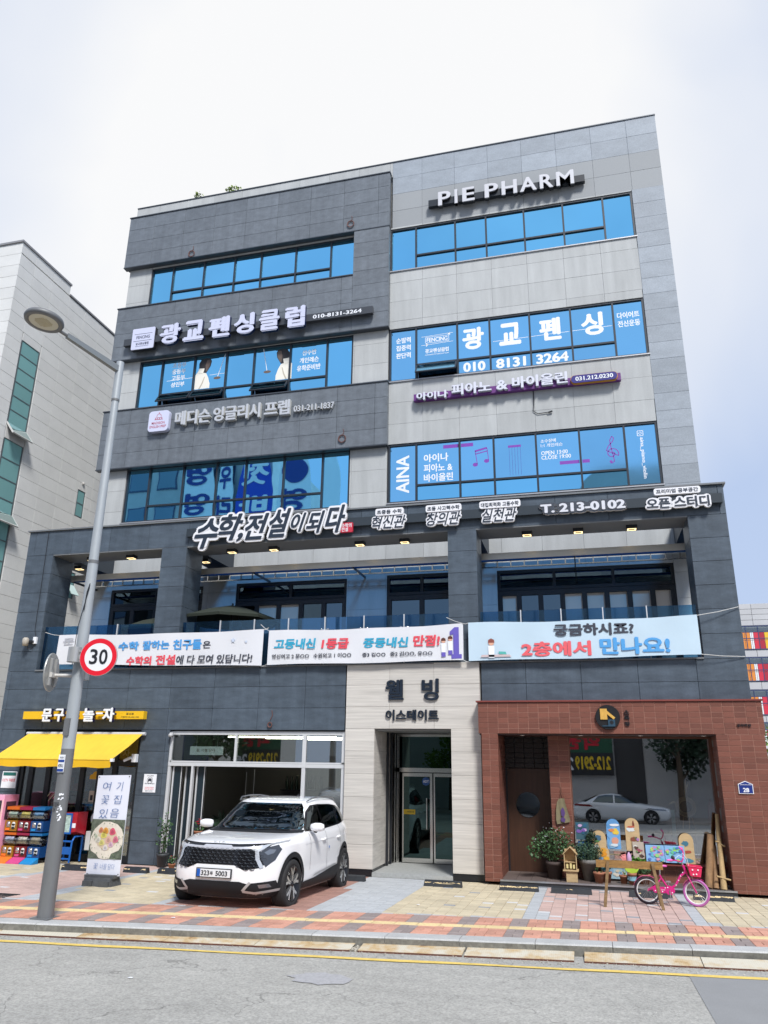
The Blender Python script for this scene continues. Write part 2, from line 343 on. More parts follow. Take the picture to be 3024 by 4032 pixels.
# base under the paving (sloping towards the shops)
soil = M('joint_sand', (.30, .28, .25), .95, noise=(20, .2, (1, 1, 1)))
def sheet(y0f, y1f, x0, x1, dz):
    m = MB()
    st = 30
    for i in range(st):
        a = x0+(x1-x0)*i/st; b = x0+(x1-x0)*(i+1)/st
        m.add([(a, y0f(a), gz(y0f(a))+dz), (b, y0f(b), gz(y0f(b))+dz), (b, y1f(b), gz(y1f(b))+dz), (a, y1f(a), gz(y1f(a))+dz)], [(0, 1, 2, 3)])
    return m
A = lambda c: (lambda x: c+KS*x)
fore = obj('forecourt', sheet(lambda x: min(-3.98+KS*x, -.2), lambda x: 0.0, -24, 8, -.012), soil, kind='structure')
pave = obj('pavement', sheet(A(-5.56), A(-3.98), -24, 8, -.012), soil, kind='structure')
fill = MB().add([(-60, -5.7-KS*60, .10), (-24, -5.7-KS*24, .10), (-24, 6, 0.0), (-60, 6, 0.0)], [(0, 1, 2, 3)])
fill.add([(8, -5.7+KS*8, .09), (40, -5.7+KS*40, .0), (40, 30, 0), (8, 30, 0)], [(0, 1, 2, 3)]); fill.add([(3.6, 0, .001), (8, 0, .001), (8, 30, .001), (3.6, 30, .001)], [(0, 1, 2, 3)]); fill.add([(-24, 0, .001), (-15.1, 0, .001), (-15.1, 30, .001), (-24, 30, .001)], [(0, 1, 2, 3)])
obj('side_ground', fill, soil, kind='structure')
P_ = dict(yel=M('paver_yellow', (.54, .465, .325), .8, var=.10, noise=[(50, .12, (1, 1, 1)), (1.3, .10, (1, 1, 1))]), pink=M('paver_pink', (.52, .37, .325), .8, var=.10, noise=[(50, .12, (1, 1, 1)), (1.3, .08, (1, 1, 1))]),
    grey=M('paver_grey', (.43, .445, .455), .8, var=.07, noise=[(60, .15, (1, 1, 1))]), red=M('paver_red', (.36, .205, .165), .8, var=.12, noise=(40, .12, (1, 1, 1))),
    dark=M('paver_dark', (.28, .295, .32), .8, var=.06), pale=M('paver_pale', (.60, .60, .60), .8, var=.05))
def zone(x, y):
    s = x+.02*(y+1)
    if s < -11.75+.25*(y+2.5): return 'yel'
    if s < -11.45+.25*(y+2.5): return 'grey'
    if s < -9.60: return 'pink'
    if s < -9.36: return 'grey'
    if s < -7.35: return 'yel'
    if s < -7.12: return 'grey'
    if s < -4.72: return 'red'
    if s < -3.46: return 'grey'
    if s < -1.20: return 'yel'
    if s < -.95: return 'grey'
    if s < 1.42: return 'pink'
    if s < 1.65: return 'grey'
    return 'yel'
PM = {}; cells = []; big = {}
rr = random.Random(5)
for i in range(-95, 34):
    x = i*.2
    for k in range(60):
        y = -.10-k*.12
        lim = -4.0+KS*x
        y1 = y; y0 = y-.12
        if y1 < lim+.03: break
        y0 = max(y0, lim)
        c = zone(x+.1, y-.06); q = rr.random()
        if c in ('yel', 'pink') and q < .022: c = 'dark'
        elif c in ('yel', 'pink') and q < .045: c = 'pale'
        if y0 <= lim+.001: c = 'grey'
        cells.append((x, y0, y1, c))
cells.sort(key=lambda t: (t[0]+.1)**2+(t[1]+17.5)**2)
vis = [t for t in cells if t[0] < (t[2]+17.54)*.155 and t[0] > -(t[2]+17.54)*.82]
first = set(id(t) for t in vis[:300])
for t in cells:
    x, y0, y1, c = t; g = .0055; dz = rr.uniform(-.002, .002); h = y1-y0
    def shape(cx, cy, cz):
        a, b = .1-g/2, h/2-g/2
        P = [(cx-a+.004, cy-b+.003, 0), (cx+a-.004, cy-b+.003, 0), (cx+a-.004, cy+b-.003, 0), (cx-a+.004, cy+b-.003, 0), (cx-a, cy-b, -.005), (cx+a, cy-b, -.005), (cx+a, cy+b, -.005), (cx-a, cy+b, -.005), (cx-a, cy-b, -.02), (cx+a, cy-b, -.02), (cx+a, cy+b, -.02), (cx-a, cy+b, -.02)]
        return [(p[0], p[1], p[2]-.02*(p[1]-cy)+cz) for p in P], [(0,1,2,3),(0,4,5,1),(1,5,6,2),(2,6,7,3),(3,7,4,0),(4,8,9,5),(5,9,10,6),(6,10,11,7),(7,11,8,4)]
    if id(t) in first:
        kk = (round(h, 3), c)
        if kk not in PM: v, f = shape(0, 0, 0); PM[kk] = MB().add(v, f).mesh('paver')
        obj('paver', PM[kk], P_[c], fore, loc=(x+.1, (y0+y1)/2, gz((y0+y1)/2)+dz))
    else:
        v, f = shape(x+.1, (y0+y1)/2, gz((y0+y1)/2)+dz); big.setdefault(c, MB()).add(v, f)
for c, m in big.items(): obj('paver_field', m, P_[c], fore, kind='stuff')
# brick strip with the yellow tactile line
bred = M('sidewalk_red', (.53, .27, .195), .85, var=.14, noise=[(40, .14, (1, 1, 1)), (1.5, .10, (1, 1, 1))]); bgry = M('sidewalk_grey', (.285, .235, .22), .85, var=.12, noise=(40, .14, (1, 1, 1)))
tac = M('tactile_yellow', (.60, .48, .26), .8, var=.06, noise=[(40, .12, (1, 1, 1)), (1.7, .12, (1, 1, 1))])
items = []
def bcell(x0, x1, d0, d1, mat): items.append((x0, x1, d0, d1, mat))
rows = [(-4.02, -4.26), (-4.26, -4.50), (-4.50, -4.72), (-4.95, -5.16), (-5.16, -5.36), (-5.36, -5.55)]
for ri, (a, b) in enumerate(rows):
    for i in range(-72, 26):
        x0 = i*.255-.055; mat = bgry if (i-1) % 3 == 0 else bred
        if (i+ri) % 2: bcell(x0, x0+.255, a, (a+b)/2, mat); bcell(x0, x0+.255, (a+b)/2, b, mat)
        else: bcell(x0, x0+.1275, a, b, mat); bcell(x0+.1275, x0+.255, a, b, mat)
for i in range(-56, 20):
    items.append((i*.33, i*.33+.33, -4.73, -4.94, tac))
items.sort(key=lambda t: (t[0]-t[1]*0+.1)**2+(t[2]+17.5)**2)
n1 = {'b': 0, 't': 0}; bigb = {}
for (x0, x1, d0, d1, mat) in items:
    m = MB(); g = .005; dz = rr.uniform(-.0025, .0025)
    def q(x, d, z): yy = d+KS*x; return (x, yy, gz(yy)+z+dz)
    xs = [x0+g/2, x1-g/2]; 
    P = [q(xs[0]+.004, d1+.006, 0), q(xs[1]-.004, d1+.006, 0), q(xs[1]-.004, d0-.006, 0), q(xs[0]+.004, d0-.006, 0), q(xs[0], d1+.0025, -.006), q(xs[1], d1+.0025, -.006), q(xs[1], d0-.0025, -.006), q(xs[0], d0-.0025, -.006), q(xs[0], d1+.0025, -.02), q(xs[1], d1+.0025, -.02), q(xs[1], d0-.0025, -.02), q(xs[0], d0-.0025, -.02)]
    F = [(0,1,2,3),(0,4,5,1),(1,5,6,2),(2,6,7,3),(3,7,4,0),(4,8,9,5),(5,9,10,6),(6,10,11,7),(7,11,8,4)]
    m.add(P, F)
    if mat is tac:
        for r_ in range(4):
            e0 = d1+.02+r_*.047; m.add([q(xs[0]+.01, e0, .0), q(xs[1]-.01, e0, .0), q(xs[1]-.01, e0+.026, .0), q(xs[0]+.01, e0+.026, .0), q(xs[0]+.014, e0+.005, .006), q(xs[1]-.014, e0+.005, .006), q(xs[1]-.014, e0+.021, .006), q(xs[0]+.014, e0+.021, .006)], [(4,5,6,7),(0,1,5,4),(1,2,6,5),(2,3,7,6),(3,0,4,7)])
    k = 't' if mat is tac else 'b'; xm = (x0+x1)/2; seen = -9.4 < xm < 2.2
    if seen and n1[k] < (300 if k == 'b' else 60): obj('tactile_paver' if k == 't' else 'brick', m, mat, pave); n1[k] += 1
    else: bigb.setdefault(mat.name, (mat, MB()))[1].add(m.v, m.f)
for k, (mat, m) in bigb.items(): obj('brick_field', m, mat, pave, kind='stuff')
# kerb
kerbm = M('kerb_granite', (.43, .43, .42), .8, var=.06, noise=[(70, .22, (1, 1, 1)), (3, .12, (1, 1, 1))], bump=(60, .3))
kerb = thing('kerb', None, None, kind='structure')
for i in range(-13, 7):
    x0 = i*1.0+.13; x1 = x0+.992; m = MB(); P = []
    for (d, z) in ((-5.87, -.06), (-5.87, .098), (-5.852, .116), (-5.565, .114), (-5.565, -.06)):
        for x in (x0, x1): P.append((x, d+KS*x, z+(.001 if i % 2 else 0)))
    m.add(P, [(0, 1, 3, 2)], 1); m.add(P, [(2, 3, 5, 4), (4, 5, 7, 6), (6, 7, 9, 8), (0, 2, 4, 6, 8), (9, 7, 5, 3, 1)]); obj('kerbstone', m, [kerbm, M('kerb_face_dark', (.17, .165, .145), .9, noise=[(20, .3, (1, 1, 1)), (3, .2, (1, 1, 1))])], kerb)  # front face of each kerbstone takes a darker, mottled tone than its top
# steel kerb ramps
def ramp_mat():
    m = M('checker_plate', (.56, .50, .40), .5, metal=.1)
    t = m.node_tree; n = t.nodes; l = t.links; b = n['Principled BSDF']
    g = n.new('ShaderNodeNewGeometry'); oi = n.new('ShaderNodeObjectInfo')
    va = n.new('ShaderNodeVectorMath'); va.operation = 'ADD'; l.new(g.outputs['Position'], va.inputs[0]); l.new(oi.outputs['Random'], va.inputs[1])
    nn = n.new('ShaderNodeTexNoise'); nn.inputs['Scale'].default_value = 3.2; nn.inputs['Detail'].default_value = 8; nn.inputs['Roughness'].default_value = .7; l.new(va.outputs[0], nn.inputs['Vector'])
    rm = n.new('ShaderNodeMath'); rm.operation = 'MULTIPLY_ADD'; rm.inputs[1].default_value = .42; rm.inputs[2].default_value = -.14; l.new(oi.outputs['Random'], rm.inputs[0])
    ad = n.new('ShaderNodeMath'); ad.operation = 'ADD'; l.new(nn.outputs['Fac'], ad.inputs[0]); l.new(rm.outputs[0], ad.inputs[1])
    cr = n.new('ShaderNodeValToRGB'); e = cr.color_ramp.elements; e[0].position = .50; e[0].color = (.80, .74, .60, 1); e[1].position = .92; e[1].color = (.16, .075, .035, 1)
    x = cr.color_ramp.elements.new(.68); x.color = (.70, .50, .26, 1); x = cr.color_ramp.elements.new(.80); x.color = (.33, .17, .075, 1); l.new(ad.outputs[0], cr.inputs[0]); 
    mp = n.new('ShaderNodeMapping'); mp.inputs['Rotation'].default_value = (0, 0, radians(45)); mp.inputs['Scale'].default_value = (26, 26, 0); l.new(g.outputs['Position'], mp.inputs['Vector'])
    ck = n.new('ShaderNodeTexBrick'); ck.inputs['Scale'].default_value = 1; ck.inputs['Mortar Size'].default_value = .16; ck.inputs['Mortar Smooth'].default_value = .4; ck.inputs['Brick Width'].default_value = 1.0; ck.inputs['Row Height'].default_value = .5; l.new(mp.outputs[0], ck.inputs['Vector'])
    bp = n.new('ShaderNodeBump'); bp.inputs['Strength'].default_value = .9; bp.inputs['Distance'].default_value = .006; bp.invert = True; l.new(ck.outputs['Fac'], bp.inputs['Height']); l.new(bp.outputs[0], b.inputs['Normal'])
    mx = n.new('ShaderNodeMix'); mx.data_type = 'RGBA'; mx.blend_type = 'MULTIPLY'; mx.inputs[0].default_value = .35; l.new(cr.outputs[0], mx.inputs[6]); l.new(ck.outputs['Fac'], mx.inputs[7])
    iv = n.new('ShaderNodeMapRange'); iv.inputs[3].default_value = 1; iv.inputs[4].default_value = .55; l.new(ck.outputs['Fac'], iv.inputs[0]); l.new(iv.outputs[0], mx.inputs[7])
    l.new(mx.outputs[2], b.inputs['Base Color']); return m
rust = M('rusty_edge', (.10, .035, .02), .8, noise=(30, .3, (1, 1, 1))); platem = ramp_mat()
joints = [(-10.85, -9.62), (-9.61, -8.36), (-8.35, -7.14), (-7.13, -5.87), (-5.86, -4.59), (-4.58, -3.27), (-3.16, -1.79), (-1.76, -.37), (-.24, 1.205), (1.215, 2.55), (2.57, 3.8)]
rl = ['rusty steel kerb ramp plate cut off at the far left edge', 'yellowed steel kerb ramp left of the lamp post foot', 'pale rust streaked kerb ramp plate directly in front of the lamp post', 'brownest rusted kerb ramp plate, right of the lamp post', 'yellowish kerb ramp plate in front of the potted plants', 'pale kerb ramp plate in front of the white car, left of the stone filled gap', 'pale kerb ramp plate right of the stone filled gap, before the entrance', 'long clean kerb ramp plate left of the wide dark kerb gap', 'long kerb ramp plate right of the wide kerb gap, before the easel', 'kerb ramp plate in front of the pink bicycle', 'kerb ramp plate running out at the right edge']
for (x0, x1), lab in zip(joints, rl):
    t = thing('kerb_ramp', lab, 'kerb ramp', (x0, -6.235+.115*x0, -.02), group='steel kerb ramps along the road')
    L_ = x1-x0; w_ = .355
    def q(u, v, z): return (u*L_, .122*u*L_+v*w_, z)
    top = MB(); top.add([q(0, 0, .020), q(1, 0, .020), q(1, 1, .056), q(0, 1, .056), q(0, 0, .012), q(1, 0, .012), q(1, 1, .046), q(0, 1, .046)], [(0,1,2,3),(7,6,5,4),(1,5,6,2),(3,7,4,0),(2,6,7,3)])
    obj('tread_plate', top, platem, t)
    e = MB(); e.add([q(0, -.012, 0), q(1, -.012, 0), q(1, 0, .0205), q(0, 0, .0205), q(0, .05, 0), q(1, .05, 0)], [(0,1,2,3),(1,5,2),(0,3,4)])
    e.add([q(-.0, 0, .0), q(.006, 0, .0), q(.006, 1, .0), q(0, 1, 0), q(0, 0, .0195), q(.006, 0, .0195), q(.006, 1, .0555), q(0, 1, .0555)], [(0,1,5,4),(0,4,7,3),(1,2,6,5)])
    obj('edge', e, rust, t)
m = MB(); r2 = random.Random(3)
for i in range(2600):
    x = r2.uniform(-12, 3); v = abs(r2.gauss(0, .10)); y = -6.24+.118*x-v
    if i % 9 == 0: x = -3.215+r2.uniform(-.05, .05); y = -6.235+.115*x+r2.uniform(0, .34)
    s = r2.uniform(.004, .014)*(1.8 if i % 9 == 0 else 1)
    c = Vector((x, y, -.02+s*.4)); P = [c+Vector((r2.uniform(-1, 1), r2.uniform(-1, 1), r2.uniform(-.6, .9)))*s for _ in range(4)]
    m.add(P, [(0, 1, 2), (0, 2, 3), (0, 3, 1), (1, 3, 2)])
obj('gravel', m, M('gravel', (.42, .39, .33), .9, var=.3), kind='stuff')
grate = thing('drain_grate', 'dark iron drain grate in the pink forecourt paving at the left', 'drain', (-10.35, -5.15, gz(-5.1)))
m = MB()
for i in range(14): m.box(-.55+i*.08, -.51+i*.08, -.17, .17, -.01, .008)
m.box(-.58, .58, -.2, -.17, -.01, .009); m.box(-.58, .58, .17, .2, -.01, .009); obj('bars', m, rubber, grate)
obj('pit', MB().box(-.57, .57, -.19, .19, -.011, -.004), M('pit', (.004, .004, .005), .9), grate)
for lab, x, y, s_ in (('tiny white scrap of paper on the red brick strip left of the yellow line bend', -6.2, -6.05, .035), ('tiny white scrap of paper on the yellow paving before the entrance', -3.0, -3.5, .03), ('pale dry leaf lying on the asphalt near the lamp post', -5.3, -8.6, .03)):
    obj('litter', MB().add([(x-s_, y-.02, gz(y)+.012 if y > -7 else -.012), (x+s_, y-.015, gz(y)+.010 if y > -7 else -.012), (x+s_*.8, y+.02, gz(y)+.014 if y > -7 else -.008), (x-s_*.7, y+.025, gz(y)+.010 if y > -7 else -.012)], [(0, 1, 2, 3)]), white, label=lab, cat='litter')
# wheel stops
wsm = M('rubber_stop', (.020, .024, .030), .6, noise=(20, .3, (1, 1, 1))); wsy = M('worn_yellow', (.75, .58, .32), .7, noise=(12, .3, (1, 1, 1)))
WS = [(-11.42, -10.70, 'black rubber wheel stop left of the flower banner stand'), (-9.98, -9.40, 'black rubber wheel stop right of the flower banner stand'), (-9.20, -8.55, 'black wheel stop in front of the potted plants, left of the white car'), (-5.35, -4.68, 'black wheel stop just behind the rear wheel of the white car'), (-3.40, -2.63, 'wheel stop with a long yellow band in front of the stone entrance'),
      (-1.89, -1.13, 'wheel stop with ragged yellow band in front of the brown round window door'), (-.90, -.13, 'wheel stop with few yellow flecks left of the wooden easel rail'), (.54, 1.32, 'wheel stop behind the rear wheel of the pink bicycle'), (1.69, 2.40, 'wheel stop behind the front wheel of the pink bicycle')]
for i, (x0, x1, lab) in enumerate(WS):
    y = [-1.55, -1.40, -1.32, -.86, -1.02, -1.02, -1.04, -1.02, -.96][i]
    t = thing('wheel_stop', lab, 'wheel stop', ((x0+x1)/2, y, gz(y)-.004), group='wheel stops along the forecourt'); h = (x1-x0)/2
    obj('block', MB().add([(-h, -.07, 0), (h, -.07, 0), (h, .07, 0), (-h, .07, 0), (-h+.01, -.045, .1), (h-.01, -.045, .1), (h-.01, .05, .115), (-h+.01, .05, .115)], [(0,1,5,4),(1,2,6,5),(2,3,7,6),(3,0,4,7),(4,5,6,7)]), wsm, t)
    m = MB(); px = -h+.02
    while px < h-.03:
        wd = r2.uniform(.03, .16) if i != 4 else 2*h-.05
        if i in (4, 5, 8) or r2.random() < .4:
            e = min(px+wd, h-.02); nn = max(2, int((e-px)/.03)); P = []
            for k in range(nn+1):
                u = px+(e-px)*k/nn; P.append((u, -.0535-.001, .060+r2.uniform(-.004, .004)))
            for k in range(nn, -1, -1):
                u = px+(e-px)*k/nn; P.append((u, -.0490-.001, .078+r2.uniform(0, .016)))
            m.add(P, [tuple(range(len(P)))])
        px += wd
    if m.v: obj('worn_band', m, wsy, t)

# ================================================================== main building
B = thing('commercial_building', 'five storey grey stone commercial building with blue mirrored ribbon windows and dark slate bands', 'building')
core = MB()
core.box(-15.0, 3.30, 3.02, 13, 4.40, 21.93)
core.box(-15.0, 3.30, .12, 3.03, 3.07, 4.42)
for a, b in ((-15.0, -14.19), (-10.79, -10.0), (2.5, 3.30)): core.box(a, b, .12, 6, 0, 3.08)
core.box(-5.46, -4.80, .09, 6, 0, 3.08); core.box(-2.94, -2.30, .09, 6, 0, 3.08); core.box(-15, 3.3, 6, 6.2, 0, 4.4)
core.box(-5.46, -2.30, .03, .13, 3.10, 4.55)
obj('wall', core, joint_l, B)
# bands that project at the upper left
bk = MB()
bk.box(-15.18, -5.29, 2.73, 3.03, 19.31, 21.41); bk.box(-6.46, -5.29, 2.73, 3.03, 15.49, 19.31); bk.box(-15.18, -6.46, 2.73, 3.03, 15.49, 17.51); bk.box(-15.18, -5.29, 2.73, 3.03, 11.44, 13.48)
obj('slate_band', bk, joint, B)
TW = 1.212
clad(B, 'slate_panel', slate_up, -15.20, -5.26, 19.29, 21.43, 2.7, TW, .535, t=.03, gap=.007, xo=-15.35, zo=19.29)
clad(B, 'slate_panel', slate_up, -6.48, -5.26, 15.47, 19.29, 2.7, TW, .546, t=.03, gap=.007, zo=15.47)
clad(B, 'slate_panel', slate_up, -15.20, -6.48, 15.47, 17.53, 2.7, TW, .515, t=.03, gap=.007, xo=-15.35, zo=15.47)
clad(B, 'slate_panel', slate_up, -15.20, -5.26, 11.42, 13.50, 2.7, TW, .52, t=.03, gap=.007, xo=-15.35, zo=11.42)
clad(B, 'slate_panel', slate_up, 2.7, 2.9, 15.47, 21.43, -5.26, .4, .535, t=.03, gap=.007, face='x')
clad(B, 'slate_panel', slate_up, 2.7, 2.9, 11.42, 13.50, -5.26, .4, .52, t=.03, face='x')
fl = MB()
for (a, b, z, y) in ((-15.22, -5.24, 21.43, 2.67), (-15.22, -6.48, 17.53, 2.67), (-15.22, -5.24, 13.50, 2.67)): fl.box(a, b, y, 2.91, z, z+.035)
fl.box(-15.1, 3.36, 2.875, 3.3, 22.0, 22.035); fl.box(-15.21, -5.25, 2.685, 2.9, 19.255, 19.285); fl.box(-15.21, -5.25, 2.685, 2.9, 15.435, 15.465); fl.box(-15.21, -5.25, 2.685, 2.9, 11.385, 11.415)
obj('flashing', fl, M('flashing', (.09, .10, .115), .4, metal=.5), B)
wins = {'5L': (-14.16, -6.46, 17.62, 19.20), '4L': (-14.16, -6.46, 13.60, 15.42), '3L': (-14.13, -6.46, 9.56, 11.42),
        '5R': (-5.27, 2.41, 17.58, 19.24), '4R': (-5.27, 2.41, 13.56, 15.43), '3R': (-5.27, 2.41, 9.58, 11.46)}
H = list(wins.values()); fullL = [(-15.2, -6.46, 15.3, 17.36)]
clad(B, 'granite_panel', granite, -15.06, 2.42, 8.50, 19.30, 2.9, 1.106, .718, holes=H+[(-15.1, -5.27, 15.49, 17.52), (-15.1, -5.27, 11.44, 13.49), (-6.46, -5.27, 17.3, 19.3)], xo=-5.30-1.106*9, zo=8.53)
clad(B, 'bluestone_panel', bluestone, 2.42, 3.35, 8.50, 19.30, 2.9, .93, .54, zo=8.5)
clad(B, 'bluestone_panel', bluestone, -5.21, 3.35, 20.66, 22.0, 2.9, 1.106, .67, xo=-5.30, zo=20.66)
clad(B, 'bluestone_panel', M('bluestone_dull', (.31, .325, .335), .7, var=.05, noise=[(60, .14, (1, 1, 1))]), -5.21, 3.35, 19.28, 20.66, 2.9, 1.106, .69, xo=-5.30, zo=19.28)
clad(B, 'granite_panel', granite, -15.1, -5.21, 21.4, 22.0, 2.9, 1.106, .80, xo=-5.30-1.106*9, zo=21.2)
# back wall of the terrace
doors = [(-14.15, -11.0, 4.5, 7.36), (-9.91, -6.45, 4.5, 7.38), (-5.26, -3.25, 4.5, 7.42), (-2.14, 2.44, 4.5, 7.40)]
clad(B, 'granite_panel', granite, -15.06, 3.3, 4.45, 8.50, 2.9, 1.106, .68, holes=doors, xo=-5.30-1.106*9, zo=4.42)
for f in (B.children):
    pass
def window(x0, x1, z0, z1, y, mull, zt, gmat, opens=(), frm=frame, fw_=.055, depth=.09, gl_back=.055, notr=(0, -1), mats=None, name='window', parent=None):
    m = MB(); xs = [x0]+list(mull)+[x1]; nb = len(xs)-1
    m.box(x0, x1, y, y+depth, z1-fw_, z1); m.box(x0, x1, y, y+depth, z0, z0+fw_)
    for i, x in enumerate(xs):
        a, b = (x, x+fw_) if i == 0 else ((x-fw_, x) if i == nb else (x-fw_/2, x+fw_/2)); m.box(a, b, y+.002, y+depth, z0+fw_, z1-fw_)
    bare = [k % nb for k in notr] if zt else range(nb)
    for i in range(nb):
        if i not in bare: m.box(xs[i]+fw_/2, xs[i+1]-fw_/2, y+.004, y+depth, zt-fw_/2, zt+fw_/2)
    wf = obj(name, m, frm, B if parent is None else parent); P = []
    for i in range(nb):
        a, b = xs[i]+fw_/2, xs[i+1]-fw_/2
        segs = [(z0+fw_, z1-fw_)] if i in bare else [(zt+fw_/2, z1-fw_), (z0+fw_, zt-fw_/2)]
        for k, (c, d) in enumerate(segs):
            g = (mats or {}).get((i, k), gmat)
            if (i, k) in opens:
                q = MB().box(a, b, 0, .012, -(d-c), 0); o = obj('pane', q, g, wf, loc=(0, y-.03, d), rot=(radians(-33), 0, 0))
                fr_ = MB().box(a-.01, b+.01, -.006, .03, -.045, 0).box(a-.01, b+.01, -.006, .03, -(d-c)-.01, -(d-c)+.04).box(a-.01, a+.035, -.006, .03, -(d-c), 0).box(b-.035, b+.01, -.006, .03, -(d-c), 0)
                obj('open_sash', fr_, frame, wf, loc=(0, y-.03, d), rot=(radians(-33), 0, 0))
                obj('pane', MB().box(a, b, y+.075, y+.08, c, d), darkglass, wf)
            else: P.append(obj('pane', MB().box(a-.01, b+.01, y+gl_back, y+gl_back+.012, c-.01, d+.01), g, wf))
    return wf
mL = [-13.30, -12.08, -10.90, -9.90, -8.62, -7.35]; mR = [-4.41, -3.11, -2.11, -.90, .31, 1.53]
w5L = window(*wins['5L'], 2.925, mL, 18.12, blueglass); w5R = window(*wins['5R'], 2.925, mR, 18.12, blueglass)
w4L = window(*wins['4L'], 2.925, mL, 14.07, blueglass, opens=((1, 1), (2, 1), (4, 1))); w3L = window(*wins['3L'], 2.925, mL, 10.10, blueglass)
fm = {(i, k): filmglass for i in range(7) for k in (0, 1)}
w4R = window(*wins['4R'], 2.925, mR, 14.09, filmglass, opens=((1, 1),)); w3R = window(*wins['3R'], 2.925, mR, 10.11, blueglass, mats={(i, 0): filmglass for i in range(7)})
for k, (a, b, c, d) in wins.items(): obj('window_sill', MB().box(a-.03, b+.03, 2.86, 2.93, c-.03, c+.004), M('sill_metal', (.45, .45, .46), .4, metal=.6), B)
GY = 2.9785
def vin(par, body, x0, x1, z0, z1, mat=white, **kw): return letters('lettering', body, x0, x1, z0, z1, GY, mat, par, **kw)
SP = [(.018, 0), (-.018, 0), (0, .014)]; SPB = [(.03, 0), (-.03, 0), (0, .025), (0, -.025)]
for i_, t_ in enumerate(('초등부', '중등부', '고등부', '성인부')): vin(w4L, t_, -12.93, -12.42, 15.06-i_*.245, 15.25-i_*.245, spread=SP)
vin(w4L, '선수반', -8.22, -7.73, 14.93, 15.13, spread=SP); vin(w4L, '개인레슨', -8.30, -7.64, 14.65, 14.85, spread=SP); vin(w4L, '유학준비반', -8.38, -7.57, 14.37, 14.58, spread=SP)
# the two printed fencers on the glass
skin = M('print_cream', (.86, .83, .74), .6); mask_ = M('print_mask', (.03, .028, .03), .5); mask2 = M('print_mask_mesh', (.15, .11, .09), .5); outl = M('print_outline', (.80, .83, .86), .6); shade_ = M('print_fold', (.52, .47, .38), .6)
def fencer(x, z, s, flip):
    X = lambda u: x+(u if not flip else -u)*s
    def P(pts): q = [(X(u), z+v*s) for u, v in pts]; return q if not flip else q[::-1]
    y = GY
    flat('printed_figure', P([(-.34, -.62), (.30, -.62), (.30, -.45), (.22, -.20), (.14, -.02), (.16, .1), (.28, .25), (.31, .45), (.26, .58), (.05, .62), (-.15, .56), (-.25, .4), (-.24, .12), (-.34, -.05)]), y+.004, outl, w4L)
    flat('printed_figure', P([(-.32, -.62), (.27, -.62), (.27, -.45), (.19, -.20), (.10, -.02), (-.22, .1), (-.32, -.05)]), y+.001, skin, w4L)
    flat('printed_figure', P([(-.10, -.62), (.0, -.4), (.06, -.15), (.03, -.15), (-.05, -.4), (-.16, -.62)]), y-.002, shade_, w4L)
    flat('printed_figure', P([(-.19, .02), (.10, 0), (.25, .26), (.28, .45), (.23, .56), (.05, .59), (-.13, .54), (-.21, .4)]), y-.002, mask_, w4L)
    flat('printed_figure', P([(.08, .06), (.12, .05), (.23, .28), (.25, .45), (.2, .52), (.1, .5), (.05, .3)]), y-.005, mask2, w4L)
    flat('printed_figure', P([(-.22, .02), (-.02, -.02), (.02, .18), (-.20, .2)]), y-.005, skin, w4L)
fencer(-11.73, 14.73, .94, False); fencer(-8.86, 14.73, .94, True)
for (hx_, tx, bz) in ((-11.22, -10.98, 14.14), (-9.42, -9.60, 14.14)):
    q = line_poly([(hx_, 14.48), (tx, 15.36)], .022)[0]; flat('printed_sword', q, GY, white, w4L)
    flat('printed_glove', [(hx_-.13, bz), (hx_+.07, bz), (hx_+.12, 14.38), (hx_+.10, 14.5), (hx_-.12, 14.5), (hx_-.10, 14.33)], GY+.002, skin, w4L); flat('printed_guard', circ(hx_, 14.49, .13, 14, .05), GY-.002, mask2, w4L)
flat('printed_line', [(-13.1, 14.58), (-12.12, 14.60), (-12.12, 14.615), (-13.1, 14.595)], GY+.001, white, w4L); flat('printed_line', [(-11.5, 14.62), (-10.95, 14.63), (-10.95, 14.645), (-11.5, 14.635)], GY+.001, white, w4L)
# right hand glass, fourth floor
for i, t in enumerate(('순발력', '집중력', '판단력')): vin(w4R, t, -5.06, -4.59, 14.93-i*.27, 15.13-i*.27, spread=SP)
vin(w4R, 'FENCING', -4.08, -3.42, 14.86, 15.00, spread=SP)
for a in line_poly([(-4.25, 15.06), (-3.25, 15.10)], .012)+line_poly([(-4.25, 14.76), (-3.25, 14.80)], .012): flat('printed_line', a, GY, white, w4R)
for a in line_poly([(-4.12, 14.83), (-3.38, 14.83), (-3.38, 15.03), (-4.12, 15.03), (-4.12, 14.83)], .014): flat('printed_line', a, GY, white, w4R)
flat('printed_line', [(-3.42, 15.06), (-3.34, 15.13), (-3.34, 15.03)], GY, white, w4R); flat('printed_line', [(-4.1, 14.70), (-4.02, 14.77), (-4.1, 14.83)], GY, white, w4R)
vin(w4R, '광교펜싱클럽', -4.13, -3.39, 14.47, 14.62, spread=SP); vin(w4R, 'GWANGGYO FENCING CLUB', -4.13, -3.39, 14.39, 14.43)
for ch, a, b in (('광', -2.96, -2.29), ('교', -1.83, -1.17), ('펜', -.62, .02), ('싱', .60, 1.24)): vin(w4R, ch, a, b, 14.42, 15.18, spread=SPB)
for a in line_poly([(-2.02, 14.60), (1.5, 14.66)], .014): flat('printed_line', a, GY+.001, white, w4R)
for t, a, b in (('010', -2.95, -2.27), ('8131', -1.95, -1.06), ('3264', -.76, .18)): vin(w4R, t, a, b, 13.66, 13.99, spread=SPB)
vin(w4R, '다이어트', 1.64, 2.27, 14.85, 15.06, spread=SP); vin(w4R, '전신운동', 1.64, 2.27, 14.57, 14.78, spread=SP)
